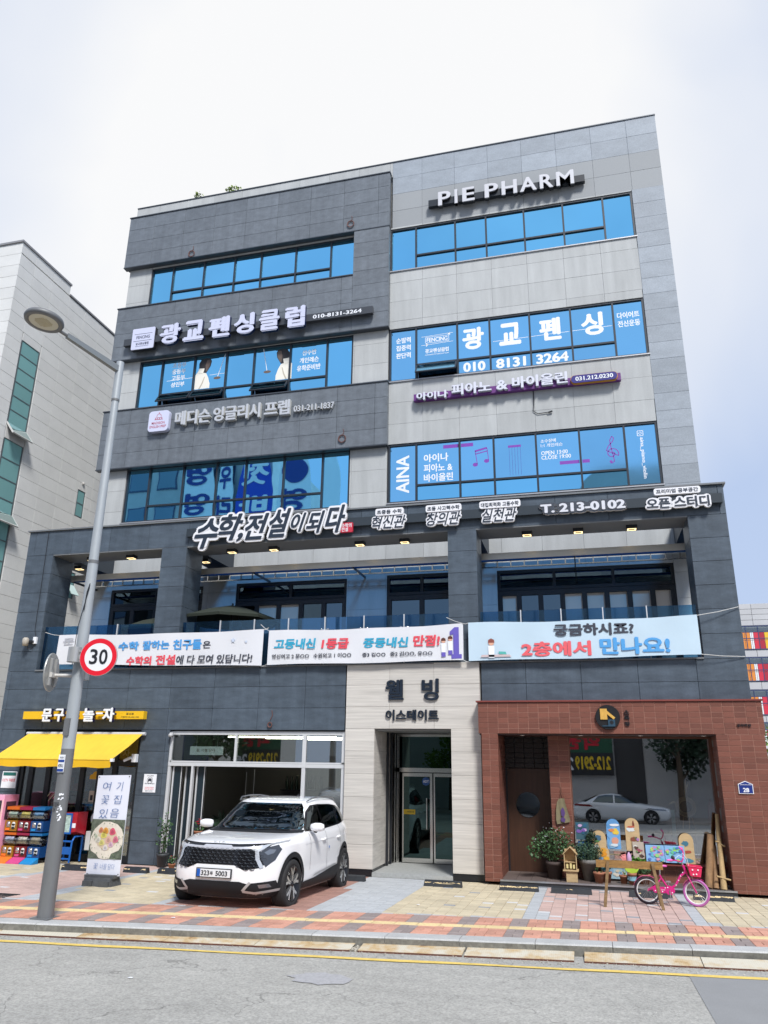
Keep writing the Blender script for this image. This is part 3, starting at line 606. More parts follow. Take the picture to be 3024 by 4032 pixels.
# right hand glass, third floor
purple = M('vinyl_purple', (.22, .05, .42), .5); blueink = M('vinyl_blue', (.07, .12, .42), .5)
V = letters('lettering', 'AINA', -5.06, -4.61, 9.88, 11.10, GY, white, w3R, spread=SPB); 
bpy.data.objects.remove(V)
q, f_, n_ = text_mesh('AINA', spread=SPB); xs_ = [v.x for v in q]; ys_ = [v.y for v in q]
mb = MB(); mb.v = [(-4.62-(v.y-min(ys_))/(max(ys_)-min(ys_))*.42, GY-v.z*.2, 9.88+(v.x-min(xs_))/(max(xs_)-min(xs_))*1.22) for v in q]; mb.f = [list(k) for k in f_]; mb.mi = [0]*len(f_); mb.sm = [False]*len(f_); obj('lettering', mb, white, w3R)
vin(w3R, '아이나', -4.19, -3.45, 10.82, 11.08, spread=SP); vin(w3R, '피아노 &', -4.19, -3.33, 10.50, 10.76, spread=SP); vin(w3R, '바이올린', -4.19, -3.32, 10.20, 10.45, spread=SP)
flat('printed_bar', [(-3.60, 11.21), (-3.14, 11.21), (-3.14, 11.32), (-3.60, 11.32)], GY, purple, w3R); flat('printed_bar', [(-3.07, 11.21), (-2.71, 11.21), (-2.71, 11.32), (-3.07, 11.32)], GY, purple, w3R)
flat('printed_bar', [(-.27, 10.41), (.27, 10.41), (.27, 10.51), (-.27, 10.51)], GY, purple, w3R); flat('printed_bar', [(.35, 10.41), (.55, 10.41), (.55, 10.51), (.35, 10.51)], GY, purple, w3R)
def note():
    m = MB()
    for p in line_poly([(-2.60, 10.64), (-2.66, 11.06)], .02)+line_poly([(-2.27, 10.74), (-2.31, 11.12)], .02)+line_poly([(-2.66, 11.04), (-2.31, 11.12)], .06)+line_poly([(-2.65, 10.95), (-2.30, 11.02)], .03): m.prism(p, GY, GY+.003)
    m.prism(circ(-2.66, 10.62, .075, 14, .06), GY, GY+.003); m.prism(circ(-2.33, 10.71, .075, 14, .06), GY, GY+.003); return m
obj('printed_note', note(), purple, w3R)
m = MB()
for k in range(5):
    u = -1.67+k*.08
    for p in line_poly([(u, 10.20), (u, 11.06)], .010): m.prism(p, GY, GY+.003)
obj('printed_strings', m, blueink, w3R); flat('printed_bar', [(-1.70, 11.06), (-1.33, 11.06), (-1.33, 11.13), (-1.70, 11.13)], GY, purple, w3R)
vin(w3R, '소수정예', -.77, -.34, 11.12, 11.23); vin(w3R, '1:1 개인레슨', -.77, -.16, 10.98, 11.09); vin(w3R, 'OPEN 13:00', -.77, -.03, 10.74, 10.86, spread=[(.01, 0)]); vin(w3R, 'CLOSE 19:00', -.77, .05, 10.60, 10.72, spread=[(.01, 0)])
cl = []
for k in range(70):
    t = k/69
    if t < .55: a = -pi*.3+t/.55*2*pi*1.25; r = .05+.13*t/.55; cl.append((1.17+r*cos(-a), 10.62+r*sin(-a)*1.0))
cl += [(1.02, 10.72), (1.08, 10.85), (1.2, 10.98), (1.24, 11.08), (1.19, 11.14), (1.13, 11.02), (1.15, 10.8), (1.2, 10.5), (1.21, 10.38), (1.13, 10.33), (1.10, 10.38)]
m = MB()
for p in line_poly(cl, .026): m.prism(p, GY, GY+.003)
m.prism(circ(1.12, 10.38, .04, 10), GY-.001, GY+.002); obj('printed_clef', m, purple, w3R)
for a in line_poly([(1.88, 11.08), (2.03, 11.08), (2.03, 11.23), (1.88, 11.23), (1.88, 11.08)], .016): flat('printed_icon', a, GY, white, w3R)
m = MB()
for p in line_poly(circ(1.955, 11.155, .036, 12)+[circ(1.955, 11.155, .036, 12)[0]], .014): m.prism(p, GY-.001, GY+.002)
obj('printed_icon', m, white, w3R)
q, f_, n_ = text_mesh('aina_piano_violin', spread=[(.02, 0)]); xs_ = [v.x for v in q]; ys_ = [v.y for v in q]
mb = MB(); mb.v = [(1.91+(v.y-min(ys_))/(max(ys_)-min(ys_))*.13, GY-v.z*.2, 11.03-(v.x-min(xs_))/(max(xs_)-min(xs_))*1.22) for v in q]; mb.f = [list(k) for k in f_]; mb.mi = [0]*len(f_); mb.sm = [False]*len(f_); obj('lettering', mb, white, w3R)
# ---- two storey slate frame with the terrace
fr = MB()
for a, b in ((-15.0, -14.18), (-10.73, -10.05), (-2.97, -2.33), (2.53, 3.30)): fr.box(a, b, .03, .87, 4.40, 7.80)
fr.box(-15.0, 3.30, .03, .87, 7.79, 8.44)
for a, b in ((-15.0, -14.18), (-10.73, -10.05), (-2.97, -2.33), (2.53, 3.30)): fr.box(a, b, .87, 2.9, 7.83, 8.44)
obj('terrace_frame', fr, M('slate_core', (.035, .045, .058), .5), B)
HO = [(-14.19, -10.79, -1, 3.03), (-10.0, -5.40, -1, 3.03)]
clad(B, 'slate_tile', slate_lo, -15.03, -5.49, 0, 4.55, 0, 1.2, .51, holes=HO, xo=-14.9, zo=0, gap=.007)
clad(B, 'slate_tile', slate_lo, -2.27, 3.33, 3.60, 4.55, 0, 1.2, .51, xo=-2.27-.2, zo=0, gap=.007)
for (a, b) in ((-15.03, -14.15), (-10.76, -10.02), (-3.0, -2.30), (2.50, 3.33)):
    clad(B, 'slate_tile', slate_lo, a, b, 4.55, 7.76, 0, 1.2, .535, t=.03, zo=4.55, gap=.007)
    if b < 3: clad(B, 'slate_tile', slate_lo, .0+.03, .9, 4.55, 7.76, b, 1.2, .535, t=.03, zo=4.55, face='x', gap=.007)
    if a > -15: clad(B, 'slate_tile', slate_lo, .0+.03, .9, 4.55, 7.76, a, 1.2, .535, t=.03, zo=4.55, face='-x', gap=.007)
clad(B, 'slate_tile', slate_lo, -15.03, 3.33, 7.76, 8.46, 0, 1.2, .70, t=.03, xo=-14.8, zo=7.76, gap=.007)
cp = MB().box(-15.08, 3.38, -.05, .95, 8.46, 8.50).box(-14.16, 2.5, -.03, .35, 4.55, 4.585).box(-14.15, 2.5, .005, .87, 7.735, 7.765)
obj('coping', cp, M('coping', (.17, .18, .19), .5), B)
obj('terrace_floor', MB().box(-15, 3.3, .12, 2.95, 4.42, 4.50), M('terrace_tile', (.25, .25, .24), .8), B)
pane_pale = M('pale_pane', (.60, .53, .45), .35); pane_pale.node_tree.nodes['Principled BSDF'].inputs['Coat Weight'].default_value = .5  # opaque beige surface for some of the folding door panes
fr2 = M('frame_black', (.008, .010, .013), .4)
def tdoor(x0, x1, z1, nu, nd, pale):
    ms = [x0+(x1-x0)*k/nu for k in range(1, nu)]
    window(x0, x1, 6.84, z1, 2.92, ms, None, darkglass, frm=fr2, fw_=.08, name='transom_window')
    md = [x0+(x1-x0)*k/nd for k in range(1, nd)]
    window(x0, x1, 4.50, 6.83, 2.92, md, None, darkglass, frm=fr2, fw_=.13, name='folding_door', mats={(k, 0): pane_pale for k in pale})
tdoor(*doors[0][:2], 7.36, 2, 4, []); tdoor(*doors[1][:2], 7.38, 2, 5, [1, 2]); tdoor(*doors[2][:2], 7.42, 2, 2, []); tdoor(*doors[3][:2], 7.40, 3, 8, [0, 3, 4, 5, 6, 7])
# stone entrance
clad(B, 'striped_stone_panel', travertine, -5.49, -2.27, .14, 4.58, -.03, 1.05, .493, holes=[(-4.76, -2.98, -1, 3.06)], xo=-5.46, zo=.14, gap=.004)
clad(B, 'striped_stone_panel', travertine, -.0, 1.85, .14, 3.06, -4.76, .62, .493, zo=.14, face='x', gap=.004, t=.04)
clad(B, 'striped_stone_panel', travertine, -.0, 1.85, .14, 3.06, -2.98, .62, .493, zo=.14, face='-x', gap=.004, t=.04)
for q_ in ((-5.475, -4.76, -.02, .12, 0, .138), (-2.98, -2.28, -.02, .12, 0, .138), (-4.80, -4.768, .12, 1.85, 0, .138)): obj('black_plinth', MB().box(*q_), blackst, B)
obj('porch_soffit', MB().box(-4.8, -2.94, .09, 1.9, 3.062, 3.09), M('soffit_metal', (.25, .25, .25), .4), B)
obj('porch_floor', MB().box(-4.76, -2.98, -.06, 1.86, 0.0, .085), M('porch_floor', (.36, .37, .36), .6, noise=(20, .15, (1, 1, 1))), B)
pd = MB().box(-4.66, -3.0, 1.8, 1.88, 2.14, 2.24).box(-4.66, -4.60, 1.8, 1.88, .085, 3.04).box(-4.60, -3.0, 1.8, 1.87, 2.98, 3.04).box(-4.72, -4.68, 1.66, 1.80, .085, 3.04)
door_ = obj('entrance_door_frame', pd, steel, B)
obj('dark_post', MB().box(-4.75, -4.70, 1.10, 1.16, .1, 3.05).box(-4.75, -4.70, 1.45, 1.51, .1, 3.05), black, B)
obj('transom_pane', MB().box(-4.6, -3.0, 1.83, 1.842, 2.24, 2.98), doorglass, door_)
def leaf(x0, x1):
    m = MB().box(x0, x1, 1.80, 1.845, .10, .20).box(x0, x1, 1.80, 1.845, 2.04, 2.12).box(x0, x0+.035, 1.80, 1.845, .2, 2.04).box(x1-.06, x1, 1.80, 1.845, .2, 2.04)
    l_ = obj('glass_door', m, steel, B); obj('pane', MB().box(x0+.03, x1-.05, 1.82, 1.83, .2, 2.04), doorglass, l_)
    obj('handle', MB().tube([(x1-.13, 1.74, .85), (x1-.13, 1.74, 1.55)], .014, 8).tube([(x1-.13, 1.74, .95), (x1-.13, 1.82, .95)], .008, 6).tube([(x1-.13, 1.74, 1.45), (x1-.13, 1.82, 1.45)], .008, 6), chrome, l_); return l_
dl = leaf(-4.52, -3.77); dl2 = leaf(-3.74, -3.02)
st = obj('security_sticker', MB().prism(circ(-3.93, 1.93, .10, 8), 1.808, 1.812), M('sticker_blue', (.02, .09, .32), .4), dl); letters('sticker_text', 'ADT', -4.00, -3.86, 1.90, 1.96, 1.803, white, dl)
obj('sticker', MB().box(-4.50, -4.20, 1.808, 1.812, 1.17, 1.28), M('sticker_yellow', (.75, .50, .03), .5), dl); letters('sticker_text', '비디오감시중', -4.39, -4.23, 1.205, 1.245, 1.803, black, dl)
lob = MB().box(-4.76, -2.98, 3.9, 4.0, .085, 3.05).box(-4.76, -2.98, 1.865, 3.9, 0, .08).box(-4.775, -4.70, 1.9, 3.9, .08, 3.05).box(-3.04, -2.96, 1.9, 3.9, .08, 3.05); obj('lobby_wall', lob, M('lobby', (.035, .05, .05), .7), B)
obj('inner_door', MB().box(-4.5, -4.44, 2.6, 2.66, .09, 2.2).box(-3.9, -3.84, 2.6, 2.66, .09, 2.2).box(-3.3, -3.24, 2.6, 2.66, .09, 2.2).box(-4.5, -3.24, 2.6, 2.66, 2.14, 2.2), steel, B)
SPH = [(.045, 0), (-.045, 0), (.022, 0), (-.022, 0), (0, .04), (0, -.04)]
# ================================================================== signs
def sign(label, name='sign'): return thing(name, label, 'sign')
s1 = sign('dark bar sign with white block letters and a square fencing club logo panel', 'fencing_club_sign')
obj('bar', MB().box(-14.52, -5.62, 2.28, 2.42, 15.73, 15.98), M('bar_dark', (.05, .055, .065), .4), s1)
obj('bracket', MB().box(-14.2, -14.1, 2.4, 2.5, 15.8, 15.9).box(-10, -9.9, 2.4, 2.5, 15.8, 15.9).box(-6, -5.9, 2.4, 2.5, 15.8, 15.9), black, s1)
obj('logo_box', MB().prism(rrect(-14.19, -13.33, 15.50, 16.31, .04), 2.24, 2.262, 0).prism(rrect(-14.20, -13.32, 15.49, 16.32, .04), 2.264, 2.40, 1), [whiteg, black], s1)
greyink = M('ink_grey', (.14, .15, .22), .5)
letters('logo_text', 'FENCING', -14.02, -13.50, 15.90, 16.02, 2.236, greyink, s1, spread=SP); letters('logo_text', '광교펜싱클럽', -14.02, -13.52, 15.66, 15.76, 2.236, greyink, s1, spread=SP)
for a in line_poly([(-14.10, 16.09), (-13.42, 16.09)], .014)+line_poly([(-14.12, 15.82), (-13.42, 15.82)], .014): flat('logo_line', a, 2.236, greyink, s1)
letters('logo_text', 'GWANGGYO FENCING CLUB', -14.02, -13.52, 15.60, 15.63, 2.236, greyink, s1)
for ch, a, b in (('광', -13.07, -12.28), ('교', -12.18, -11.41), ('펜', -11.25, -10.47), ('싱', -10.34, -9.60), ('클', -9.44, -8.72), ('럽', -8.53, -7.84)):
    letters('letter', ch, a, b, 15.49, 16.28, 2.14, [whiteg, dkblue], s1, depth=.12, spread=SPH)
letters('phone_number', '010-8131-3264', -7.62, -5.98, 15.79, 15.93, 2.272, white, s1, spread=SP)
s1.location = (-.10, .2, .137)
s2 = sign('grey raised letter sign of an english school with a rounded white logo box', 'english_school_sign')
obj('logo_box', MB().prism(rrect(-13.22, -12.49, 12.42, 13.15, .12), 2.33, 2.352, 0).prism(rrect(-13.225, -12.485, 12.415, 13.155, .12), 2.354, 2.48, 0), whiteg, s2)
redi = M('ink_red', (.48, .10, .16), .5)
letters('logo_text', 'MADISON', -13.09, -12.62, 12.67, 12.76, 2.326, redi, s2); letters('logo_text', 'ENGLISH PREP', -13.15, -12.56, 12.54, 12.63, 2.326, redi, s2)
m = MB()
for p in line_poly([(-13.0, 12.84), (-12.7, 12.84)], .02)+line_poly([(-12.98, 12.90), (-12.72, 12.90)], .015)+line_poly([(-12.97, 12.85), (-12.97, 12.9)], .02)+line_poly([(-12.9, 12.85), (-12.9, 12.9)], .02)+line_poly([(-12.82, 12.85), (-12.82, 12.9)], .02)+line_poly([(-12.74, 12.85), (-12.74, 12.9)], .02)+line_poly([(-12.93, 12.93), (-12.92, 13.0), (-12.85, 13.05), (-12.78, 13.0), (-12.77, 12.93)], .015)+line_poly([(-12.85, 13.05), (-12.85, 13.10)], .015): m.prism(p, 2.326, 2.329)
obj('logo_dome', m, redi, s2)
lg2 = M('letter_side', (.60, .60, .57), .5)
for body, a, b in (('메디슨', -12.28, -11.02), ('잉글리시', -10.92, -9.28), ('프렙', -9.15, -8.28)): letters('letter', body, a, b, 12.56, 13.08, 2.36, [lgrey, lg2], s2, depth=.12, spread=SPB, space=.96)
letters('phone_number', '031-211-1837', -8.16, -6.82, 12.63, 12.84, 2.38, [lgrey, lg2], s2, depth=.08, spread=SP)
s2.location = (-.10, .2, .104)
s3 = sign('dark bar sign with ivory raised capital letters PIE PHARM under the roof', 'pharmacy_sign')
obj('bar', MB().box(-3.94, 1.05, 2.70, 2.84, 19.75, 20.0), M('bar_dark2', (.018, .022, .028), .35), s3)
obj('bracket', MB().box(-3, -2.9, 2.83, 2.9, 19.8, 19.9).box(0, .1, 2.83, 2.9, 19.8, 19.9), black, s3)
xs_ = [-3.57]; tot = .72+4.28
for ch, a, b in (('P', -3.57, -3.15), ('I', -3.03, -2.93), ('E', -2.78, -2.38), ('P', -2.06, -1.62), ('H', -1.52, -1.03), ('A', -.95, -.42), ('R', -.33, .09), ('M', .18, .72)):
    letters('letter', ch, a*1.009, b*1.009, 19.63, 20.19, 2.60, [ivory, M('letter_black', (.02, .02, .022), .4)], s3, depth=.14, spread=SP+[(0, .02), (0, -.02)] if ch != 'I' else SP)
s4 = sign('purple bar sign with pale raised letters and a navy phone number pill', 'piano_school_sign')
pur = M('bar_purple', (.14, .028, .20), .5)
obj('bar', MB().box(-4.44, 1.57, 2.72, 2.86, 12.74, 12.96), pur, s4)
for body, a, b, c, d in (('아이나', -4.34, -3.38, 12.70, 12.96), ('피아노', -3.27, -2.08, 12.74, 13.12), ('&', -1.94, -1.60, 12.76, 13.08), ('바이올린', -1.48, .11, 12.76, 13.14)):
    letters('letter', body, a, b, c, d, 2.62, [M('letter_lilac', (.68, .69, .78), .5), lgrey], s4, depth=.10, spread=SPB)
obj('number_pill', MB().prism(rrect(.20, 1.47, 12.74, 12.98, .115), 2.64, 2.655, 0).prism(rrect(.185, 1.485, 12.725, 12.995, .12), 2.66, 2.75, 1), [M('pill_navy', (.03, .025, .20), .4), M('pill_gold', (.55, .25, .02), .5)], s4)
letters('phone_number', '031.212.0230', .32, 1.36, 12.80, 12.93, 2.632, white, s4, spread=SP)
cab = thing('loose_cable', 'thin black cable dangling under the purple piano sign', 'cable'); obj('cable_run', MB().tube([(-.89, 2.87, 12.74), (-.90, 2.87, 12.3), (-.92, 2.87, 12.1), (-.80, 2.87, 12.0), (-.55, 2.87, 12.01), (-.40, 2.86, 12.02)], .012, 5).tube([(-.5, 2.86, 12.0), (-.38, 2.85, 12.03)], .025, 5), black, cab)
# long sign of the mathematics school across the terrace beam
s5 = sign('long dark bar sign with brush style white edged letters of a mathematics school', 'mathematics_school_sign')
obj('bar', MB().box(-10.0, 3.26, -.14, -.02, 7.99, 8.21), M('bar_slate', (.03, .04, .05), .4), s5)
halo = M('halo_white', (.80, .80, .83), .5); brush = M('brush_dark', (.018, .03, .05), .5)
def calli(body, x0, x1, z0, z1, y, hl=.06, sh=.25, bold=.018, hd=.06, fc=brush, hc=halo, sp=SP):
    g = hl*(z1-z0)*1.15
    letters('backing', body, x0-g, x1+g, z0-g, z1+g, y+.03, [hc, M('halo_side', (.70, .69, .66), .5)], s5, depth=hd, halo=hl*1.9, bold=bold, shear=sh)
    letters('letter', body, x0, x1, z0, z1, y+.024, fc, s5, bold=bold, shear=sh, spread=sp)
for ch, a, b, c, d in (('수', -9.70, -9.0, 7.60, 8.42), ('학,', -9.02, -8.30, 7.74, 8.50), ('전', -8.26, -7.60, 7.76, 8.46), ('설', -7.60, -7.0, 7.78, 8.55), ('이', -7.0, -6.58, 7.90, 8.40), ('되', -6.58, -6.08, 7.84, 8.42), ('다', -6.08, -5.54, 7.82, 8.54)):
    calli(ch, a, b, c, d, -.28, sh=.35)
obj('stamp', MB().prism(rrect(-5.68, -5.36, 7.82, 8.07, .02), -.20, -.14), M('stamp_red', (.55, .03, .06), .5), s5); letters('stamp_text', '수학의\n전설', -5.65, -5.39, 7.84, 8.05, -.204, white, s5, line=.9)
for top, bot, a, b, c, d in (('초중등 수학', '혁신관', -4.74, -4.10, -4.86, -4.00), ('초등 사고력수학', '창의관', -3.46, -2.66, -3.48, -2.64), ('대입최적화 고등수학', '실천관', -2.14, -1.24, -2.12, -1.30)):
    obj('caption_backing', MB().prism(rrect(a-.04, b+.04, 8.20, 8.38, .05), -.19, -.10), halo, s5)
    letters('caption', top, a, b, 8.23, 8.34, -.196, brush, s5, bold=.02)
    calli(bot, c, d, 7.86, 8.19, -.20, hl=.075, sh=.3, bold=.014, sp=())
calli('T. 213-0102', -.74, 1.18, 7.98, 8.20, -.22, hl=.16, sh=0, fc=M('pale_letter', (.66, .67, .72), .5), hc=M('halo_dark', (.045, .055, .075), .5), sp=SPB)
obj('caption_backing', MB().prism(rrect(1.82, 2.82, 8.24, 8.40, .05), -.19, -.10), halo, s5); letters('caption', '프리미엄 공부공간', 1.87, 2.77, 8.27, 8.37, -.196, brush, s5, bold=.02)
calli('오픈 스터디', 1.64, 2.98, 7.92, 8.17, -.21, hl=.12, sh=0, sp=SP)
# letters over the stone entrance
s6 = sign('black carved letters on the striped stone above the entrance', 'entrance_lettering')
for body, a, b, c, d in (('웰', -4.50, -4.07, 3.74, 4.20), ('빙', -3.64, -3.24, 3.72, 4.21), ('이스테이트', -4.49, -3.25, 3.28, 3.52)): letters('letter', body, a, b, c, d, -.075, [M('letter_ink', (.012, .02, .035), .35), black], s6, depth=.04, spread=SP)
# stationery shop sign (left); the mascot at its left end is left out
s7 = sign('white block letters on a yellow bar above the yellow awning', 'stationery_shop_sign')
yb = M('bar_yellow', (.80, .48, .01), .5)
obj('bar', MB().box(-14.16, -10.66, -.20, -.04, 3.31, 3.50), yb, s7)
for body, a, b, c, d in (('문', -13.48, -13.18, 3.23, 3.56), ('구', -13.12, -12.82, 3.23, 3.56), ('야', -12.76, -12.44, 3.23, 3.56), ('놀', -12.28, -11.95, 3.23, 3.57), ('-', -11.90, -11.71, 3.42, 3.46), ('자', -11.72, -11.38, 3.23, 3.58)):
    letters('letter', body, a, b, c, d, -.36, [white, M('edge_navy', (.008, .012, .07), .4)], s7, depth=.10, spread=SPH if body != '-' else ())
letters('small_text', '광교점', -11.15, -10.94, 3.41, 3.46, -.205, black, s7); letters('small_text', '가맹문의 02-6356-1500', -11.29, -10.78, 3.34, 3.375, -.205, black, s7)
# banners
cream = M('banner_cloth', (.70, .71, .74), .7, bump=(1.6, .9)); palebl = M('banner_blue_cloth', (.52, .66, .76), .7, bump=(1.5, .9))
cblue = M('print_blue', (.07, .32, .68), .6); cred = M('print_red', (.75, .07, .10), .6); cink = M('print_ink', (.045, .05, .07), .6); ccyan = M('print_cyan', (.03, .36, .55), .6); cpur = M('print_purple', (.13, .10, .45), .6)
def banner(label, x0, x1, z0l, z0r, z1l, z1r, mat, y=-.16):
    t = thing('banner', label, 'banner', group='cloth banners tied below the terrace glass')
    nx, nz_ = 40, 6; vs = []; fs = []
    for i in range(nx+1):
        u = i/nx; x = x0+(x1-x0)*u; a = z0l+(z0r-z0l)*u+.012*sin(u*9); b = z1l+(z1r-z1l)*u-.035*sin(pi*u)+.01*sin(u*14)
        for k in range(nz_+1): v = k/nz_; vs.append((x, y+.005*sin(u*30+v*2)+.006*sin(u*11-v*4), a+(b-a)*v))
    for i in range(nx):
        for k in range(nz_): q = i*(nz_+1)+k; fs.append((q, q+nz_+1, q+nz_+2, q+1))
    m = MB().add(vs, fs, smooth=True); obj('cloth', m, mat, t); return t
b1 = banner('white banner with blue and pink slogan, leftmost and partly behind the lamp post', -13.46, -7.60, 4.70, 4.56, 5.47, 5.45, cream)
def bt(par, body, x0, x1, z0, z1, mat, **kw): letters('print', body, x0, x1, z0, z1, -.178, mat, par, **kw)
bt(b1, '수학', -11.62, -11.02, 5.02, 5.24, cblue, spread=SPB); bt(b1, '잘하는', -10.92, -10.15, 5.02, 5.25, cblue, spread=SPB); bt(b1, '친구들', -10.05, -9.25, 5.00, 5.26, cblue, spread=SPB); bt(b1, '은', -9.22, -9.00, 5.02, 5.20, cink, spread=SP)
bt(b1, '수학의', -11.34, -10.62, 4.63, 4.86, cred, spread=SPB); bt(b1, '전설', -10.50, -9.94, 4.63, 4.88, cred, spread=SPB); bt(b1, '에 다 모여 있답니다!', -9.92, -7.85, 4.64, 4.86, cink, spread=SP, shear=.1)
bt(b1, '문', -13.30, -12.95, 5.2, 5.38, M('show_through', (.45, .46, .50), .7), spread=SP)
for cx, cz, r in ((-8.4, 5.2, .07), (-8.05, 5.16, .045), (-12.3, 5.05, .07)):
    flat('printed_star', [(cx+(r if k % 2 == 0 else r*.45)*sin(k*pi/5), cz+(r if k % 2 == 0 else r*.45)*cos(k*pi/5)) for k in range(10)][::-1], -.176, M('star_pale', (.55, .62, .74), .7), b1)
b2 = banner('white banner with a large purple numeral one at its right end, in the middle', -7.46, -2.64, 4.58, 4.60, 5.42, 5.44, cream)
bt(b2, '고등내신', -7.30, -6.22, 4.95, 5.20, ccyan, spread=SPB, shear=.1); bt(b2, '1등급', -6.08, -5.38, 4.93, 5.18, cred, spread=SPB, shear=.1); bt(b2, '중등내신', -5.03, -3.93, 4.93, 5.17, ccyan, spread=SPB, shear=.1); bt(b2, '만점!', -3.82, -3.18, 4.94, 5.20, cred, spread=SPB, shear=.1)
bt(b2, '영신여고 2 문○○', -7.34, -6.38, 4.72, 4.83, cink, spread=SP); bt(b2, '수원외고 1 이○○', -6.27, -5.32, 4.72, 4.83, cink, spread=SP); bt(b2, '중3 김○○', -5.05, -4.48, 4.72, 4.82, cink, spread=SP); bt(b2, '중2 김○○, 유○○', -4.37, -3.36, 4.72, 4.83, cink, spread=SP)
flat('printed_numeral', [(-2.92, 4.64), (-2.68, 4.64), (-2.68, 4.74), (-2.74, 4.74), (-2.74, 5.36), (-2.84, 5.36), (-2.95, 5.26), (-2.95, 5.18), (-2.87, 5.2), (-2.87, 4.74), (-2.92, 4.74)], -.174, cpur, b2)
def kid(x, z, s, par, hair, y=-.180, legs=True):
    flat('printed_pupil', [(x-.05*s, z-.26*s), (x+.05*s, z-.26*s), (x+.055*s, z-.05*s), (x-.055*s, z-.05*s)], y, white, par); flat('printed_pupil', circ(x, z, .05*s, 12), y-.002, M('print_skin', (.72, .40, .28), .6), par)
    flat('printed_pupil', [(x-.055*s, z), (x+.055*s, z), (x+.05*s, z+.05*s), (x, z+.075*s), (x-.05*s, z+.05*s)], y-.004, hair, par)
    if legs: flat('printed_pupil', [(x-.05*s, z-.36*s), (x+.05*s, z-.36*s), (x+.045*s, z-.26*s), (x-.045*s, z-.26*s)], y, cpur, par)
kid(-3.10, 5.05, 1, b2, M('print_hair', (.10, .03, .02), .6)); kid(-2.94, 5.09, 1, b2, MATS['print_hair'])
b3 = banner('pale blue banner with large pink and blue letters, rightmost', -2.52, 2.44, 4.58, 4.62, 5.46, 5.47, palebl)
bt(b3, '궁금하시죠?', -.60, 1.12, 5.09, 5.36, cink, spread=SPB); bt(b3, '2층에서', -1.33, .19, 4.65, 4.98, M('print_coral', (.78, .12, .14), .6), spread=SPB); bt(b3, '만나요!', .37, 1.83, 4.66, 5.03, M('print_mid_blue', (.08, .34, .70), .6), spread=SPB)
kid(-2.0, 4.98, 1.3, b3, M('print_hair2', (.25, .07, .05), .6), legs=False); flat('printed_desk', [(-2.25, 4.66), (-1.55, 4.66), (-1.60, 4.71), (-2.22, 4.71)], -.18, M('print_desk', (.60, .48, .48), .7), b3); flat('printed_book', [(-1.82, 4.72), (-1.66, 4.71), (-1.68, 4.77), (-1.84, 4.78)], -.182, M('print_green', (.10, .45, .40), .7), b3)
for par, pts in ((b3, [((2.44, -.16, 5.46), (3.31, -.03, 5.64)), ((2.44, -.16, 4.63), (3.31, -.03, 4.58)), ((-2.52, -.16, 5.45), (-2.64, -.16, 5.44))]), (b2, [((-2.64, -.16, 5.44), (-3.05, -.03, 5.62)), ((-7.46, -.16, 5.41), (-7.75, -.02, 5.60)), ((-7.46, -.16, 4.6), (-7.62, -.1, 4.56)), ((-2.64, -.16, 4.6), (-2.50, -.12, 4.56))]), (b1, [((-13.46, -.16, 5.46), (-14.02, 0, 5.58)), ((-7.6, -.16, 5.44), (-7.5, -.1, 5.5))])):
    for a, b in pts: obj('cord', MB().tube([a, tuple((Vector(a)+Vector(b))/2-Vector((0, 0, .015))), b], .008, 5), M('cord', (.6, .6, .58), .7), par)
# terrace railings
def railing(label, x0, x1, posts):
    t = thing('glass_railing', label, 'railing', group='blue glass railings of the terrace'); xs = [x0]+posts+[x1]
    for a, b in zip(xs[:-1], xs[1:]): obj('glass_panel', MB().box(a+.01, b-.01, .13, .142, 4.60, 5.75), railglass, t)
    for p in posts:
        po = obj('post', MB().box(p-.012, p+.012, .085, .122, 4.5, 5.76), M('post_bright', (.72, .73, .74), .35, metal=.3), t)
        for z in (5.45, 4.85):
            for dx in (-.085, .085): obj('clamp', MB().lathe([(0, -.02), (.026, -.02), (.026, .0), (0, .0)], 10, axis='y', c=(p+dx, .118, z)).box(min(p, p+dx), max(p, p+dx), .10, .115, z-.008, z+.008), chrome, po)
railing('glass railing of the leftmost terrace bay', -14.15, -10.78, [-13.0, -11.9]); railing('long glass railing of the middle terrace bay with the parasol', -10.0, -3.02, [-8.92, -7.98, -7.06, -6.1, -5.1, -4.1]); railing('glass railing of the right terrace bay', -2.28, 2.48, [-1.33, -.42, .5, 1.44])
# canopy with stainless edge and blue glass
cn = thing('glass_canopy', 'long canopy of blue glass with stainless edge and ladder frame above the terrace doors', 'canopy')
segs = [(-14.10, -10.78), (-10.05, -3.0), (-2.32, 2.55)]
obj('fascia', MB().box(-14.9, 3.2, 1.20, 1.225, 7.285, 7.45), M('fascia_steel', (.66, .62, .54), .3, metal=.5), cn)
obj('glass_sheet', MB().add([(-14.9, 1.22, 7.43), (3.2, 1.22, 7.43), (3.2, 2.88, 7.66), (-14.9, 2.88, 7.66)], [(0, 1, 2, 3)]), canopyglass, cn)
m = MB().box(-14.8, 3.1, 2.62, 2.66, 7.42, 7.45).box(-14.8, 3.1, 2.62, 2.66, 7.60, 7.625); obj('rail', m, steel, cn)
for i in range(50): obj('rung', MB().box(-14.7+i*.36, -14.67+i*.36, 2.61, 2.67, 7.45, 7.60), steel, cn)
for i in range(7): obj('bracket', MB().box(-14.7+i*2.93, -14.67+i*2.93, 1.24, 2.9, 7.36, 7.42), M('bracket_dark', (.08, .09, .11), .5), cn)
obj('back_tube', MB().box(-14.8, 3.1, 1.75, 1.80, 7.38, 7.44), M('tube_blue', (.02, .10, .30), .4), cn)
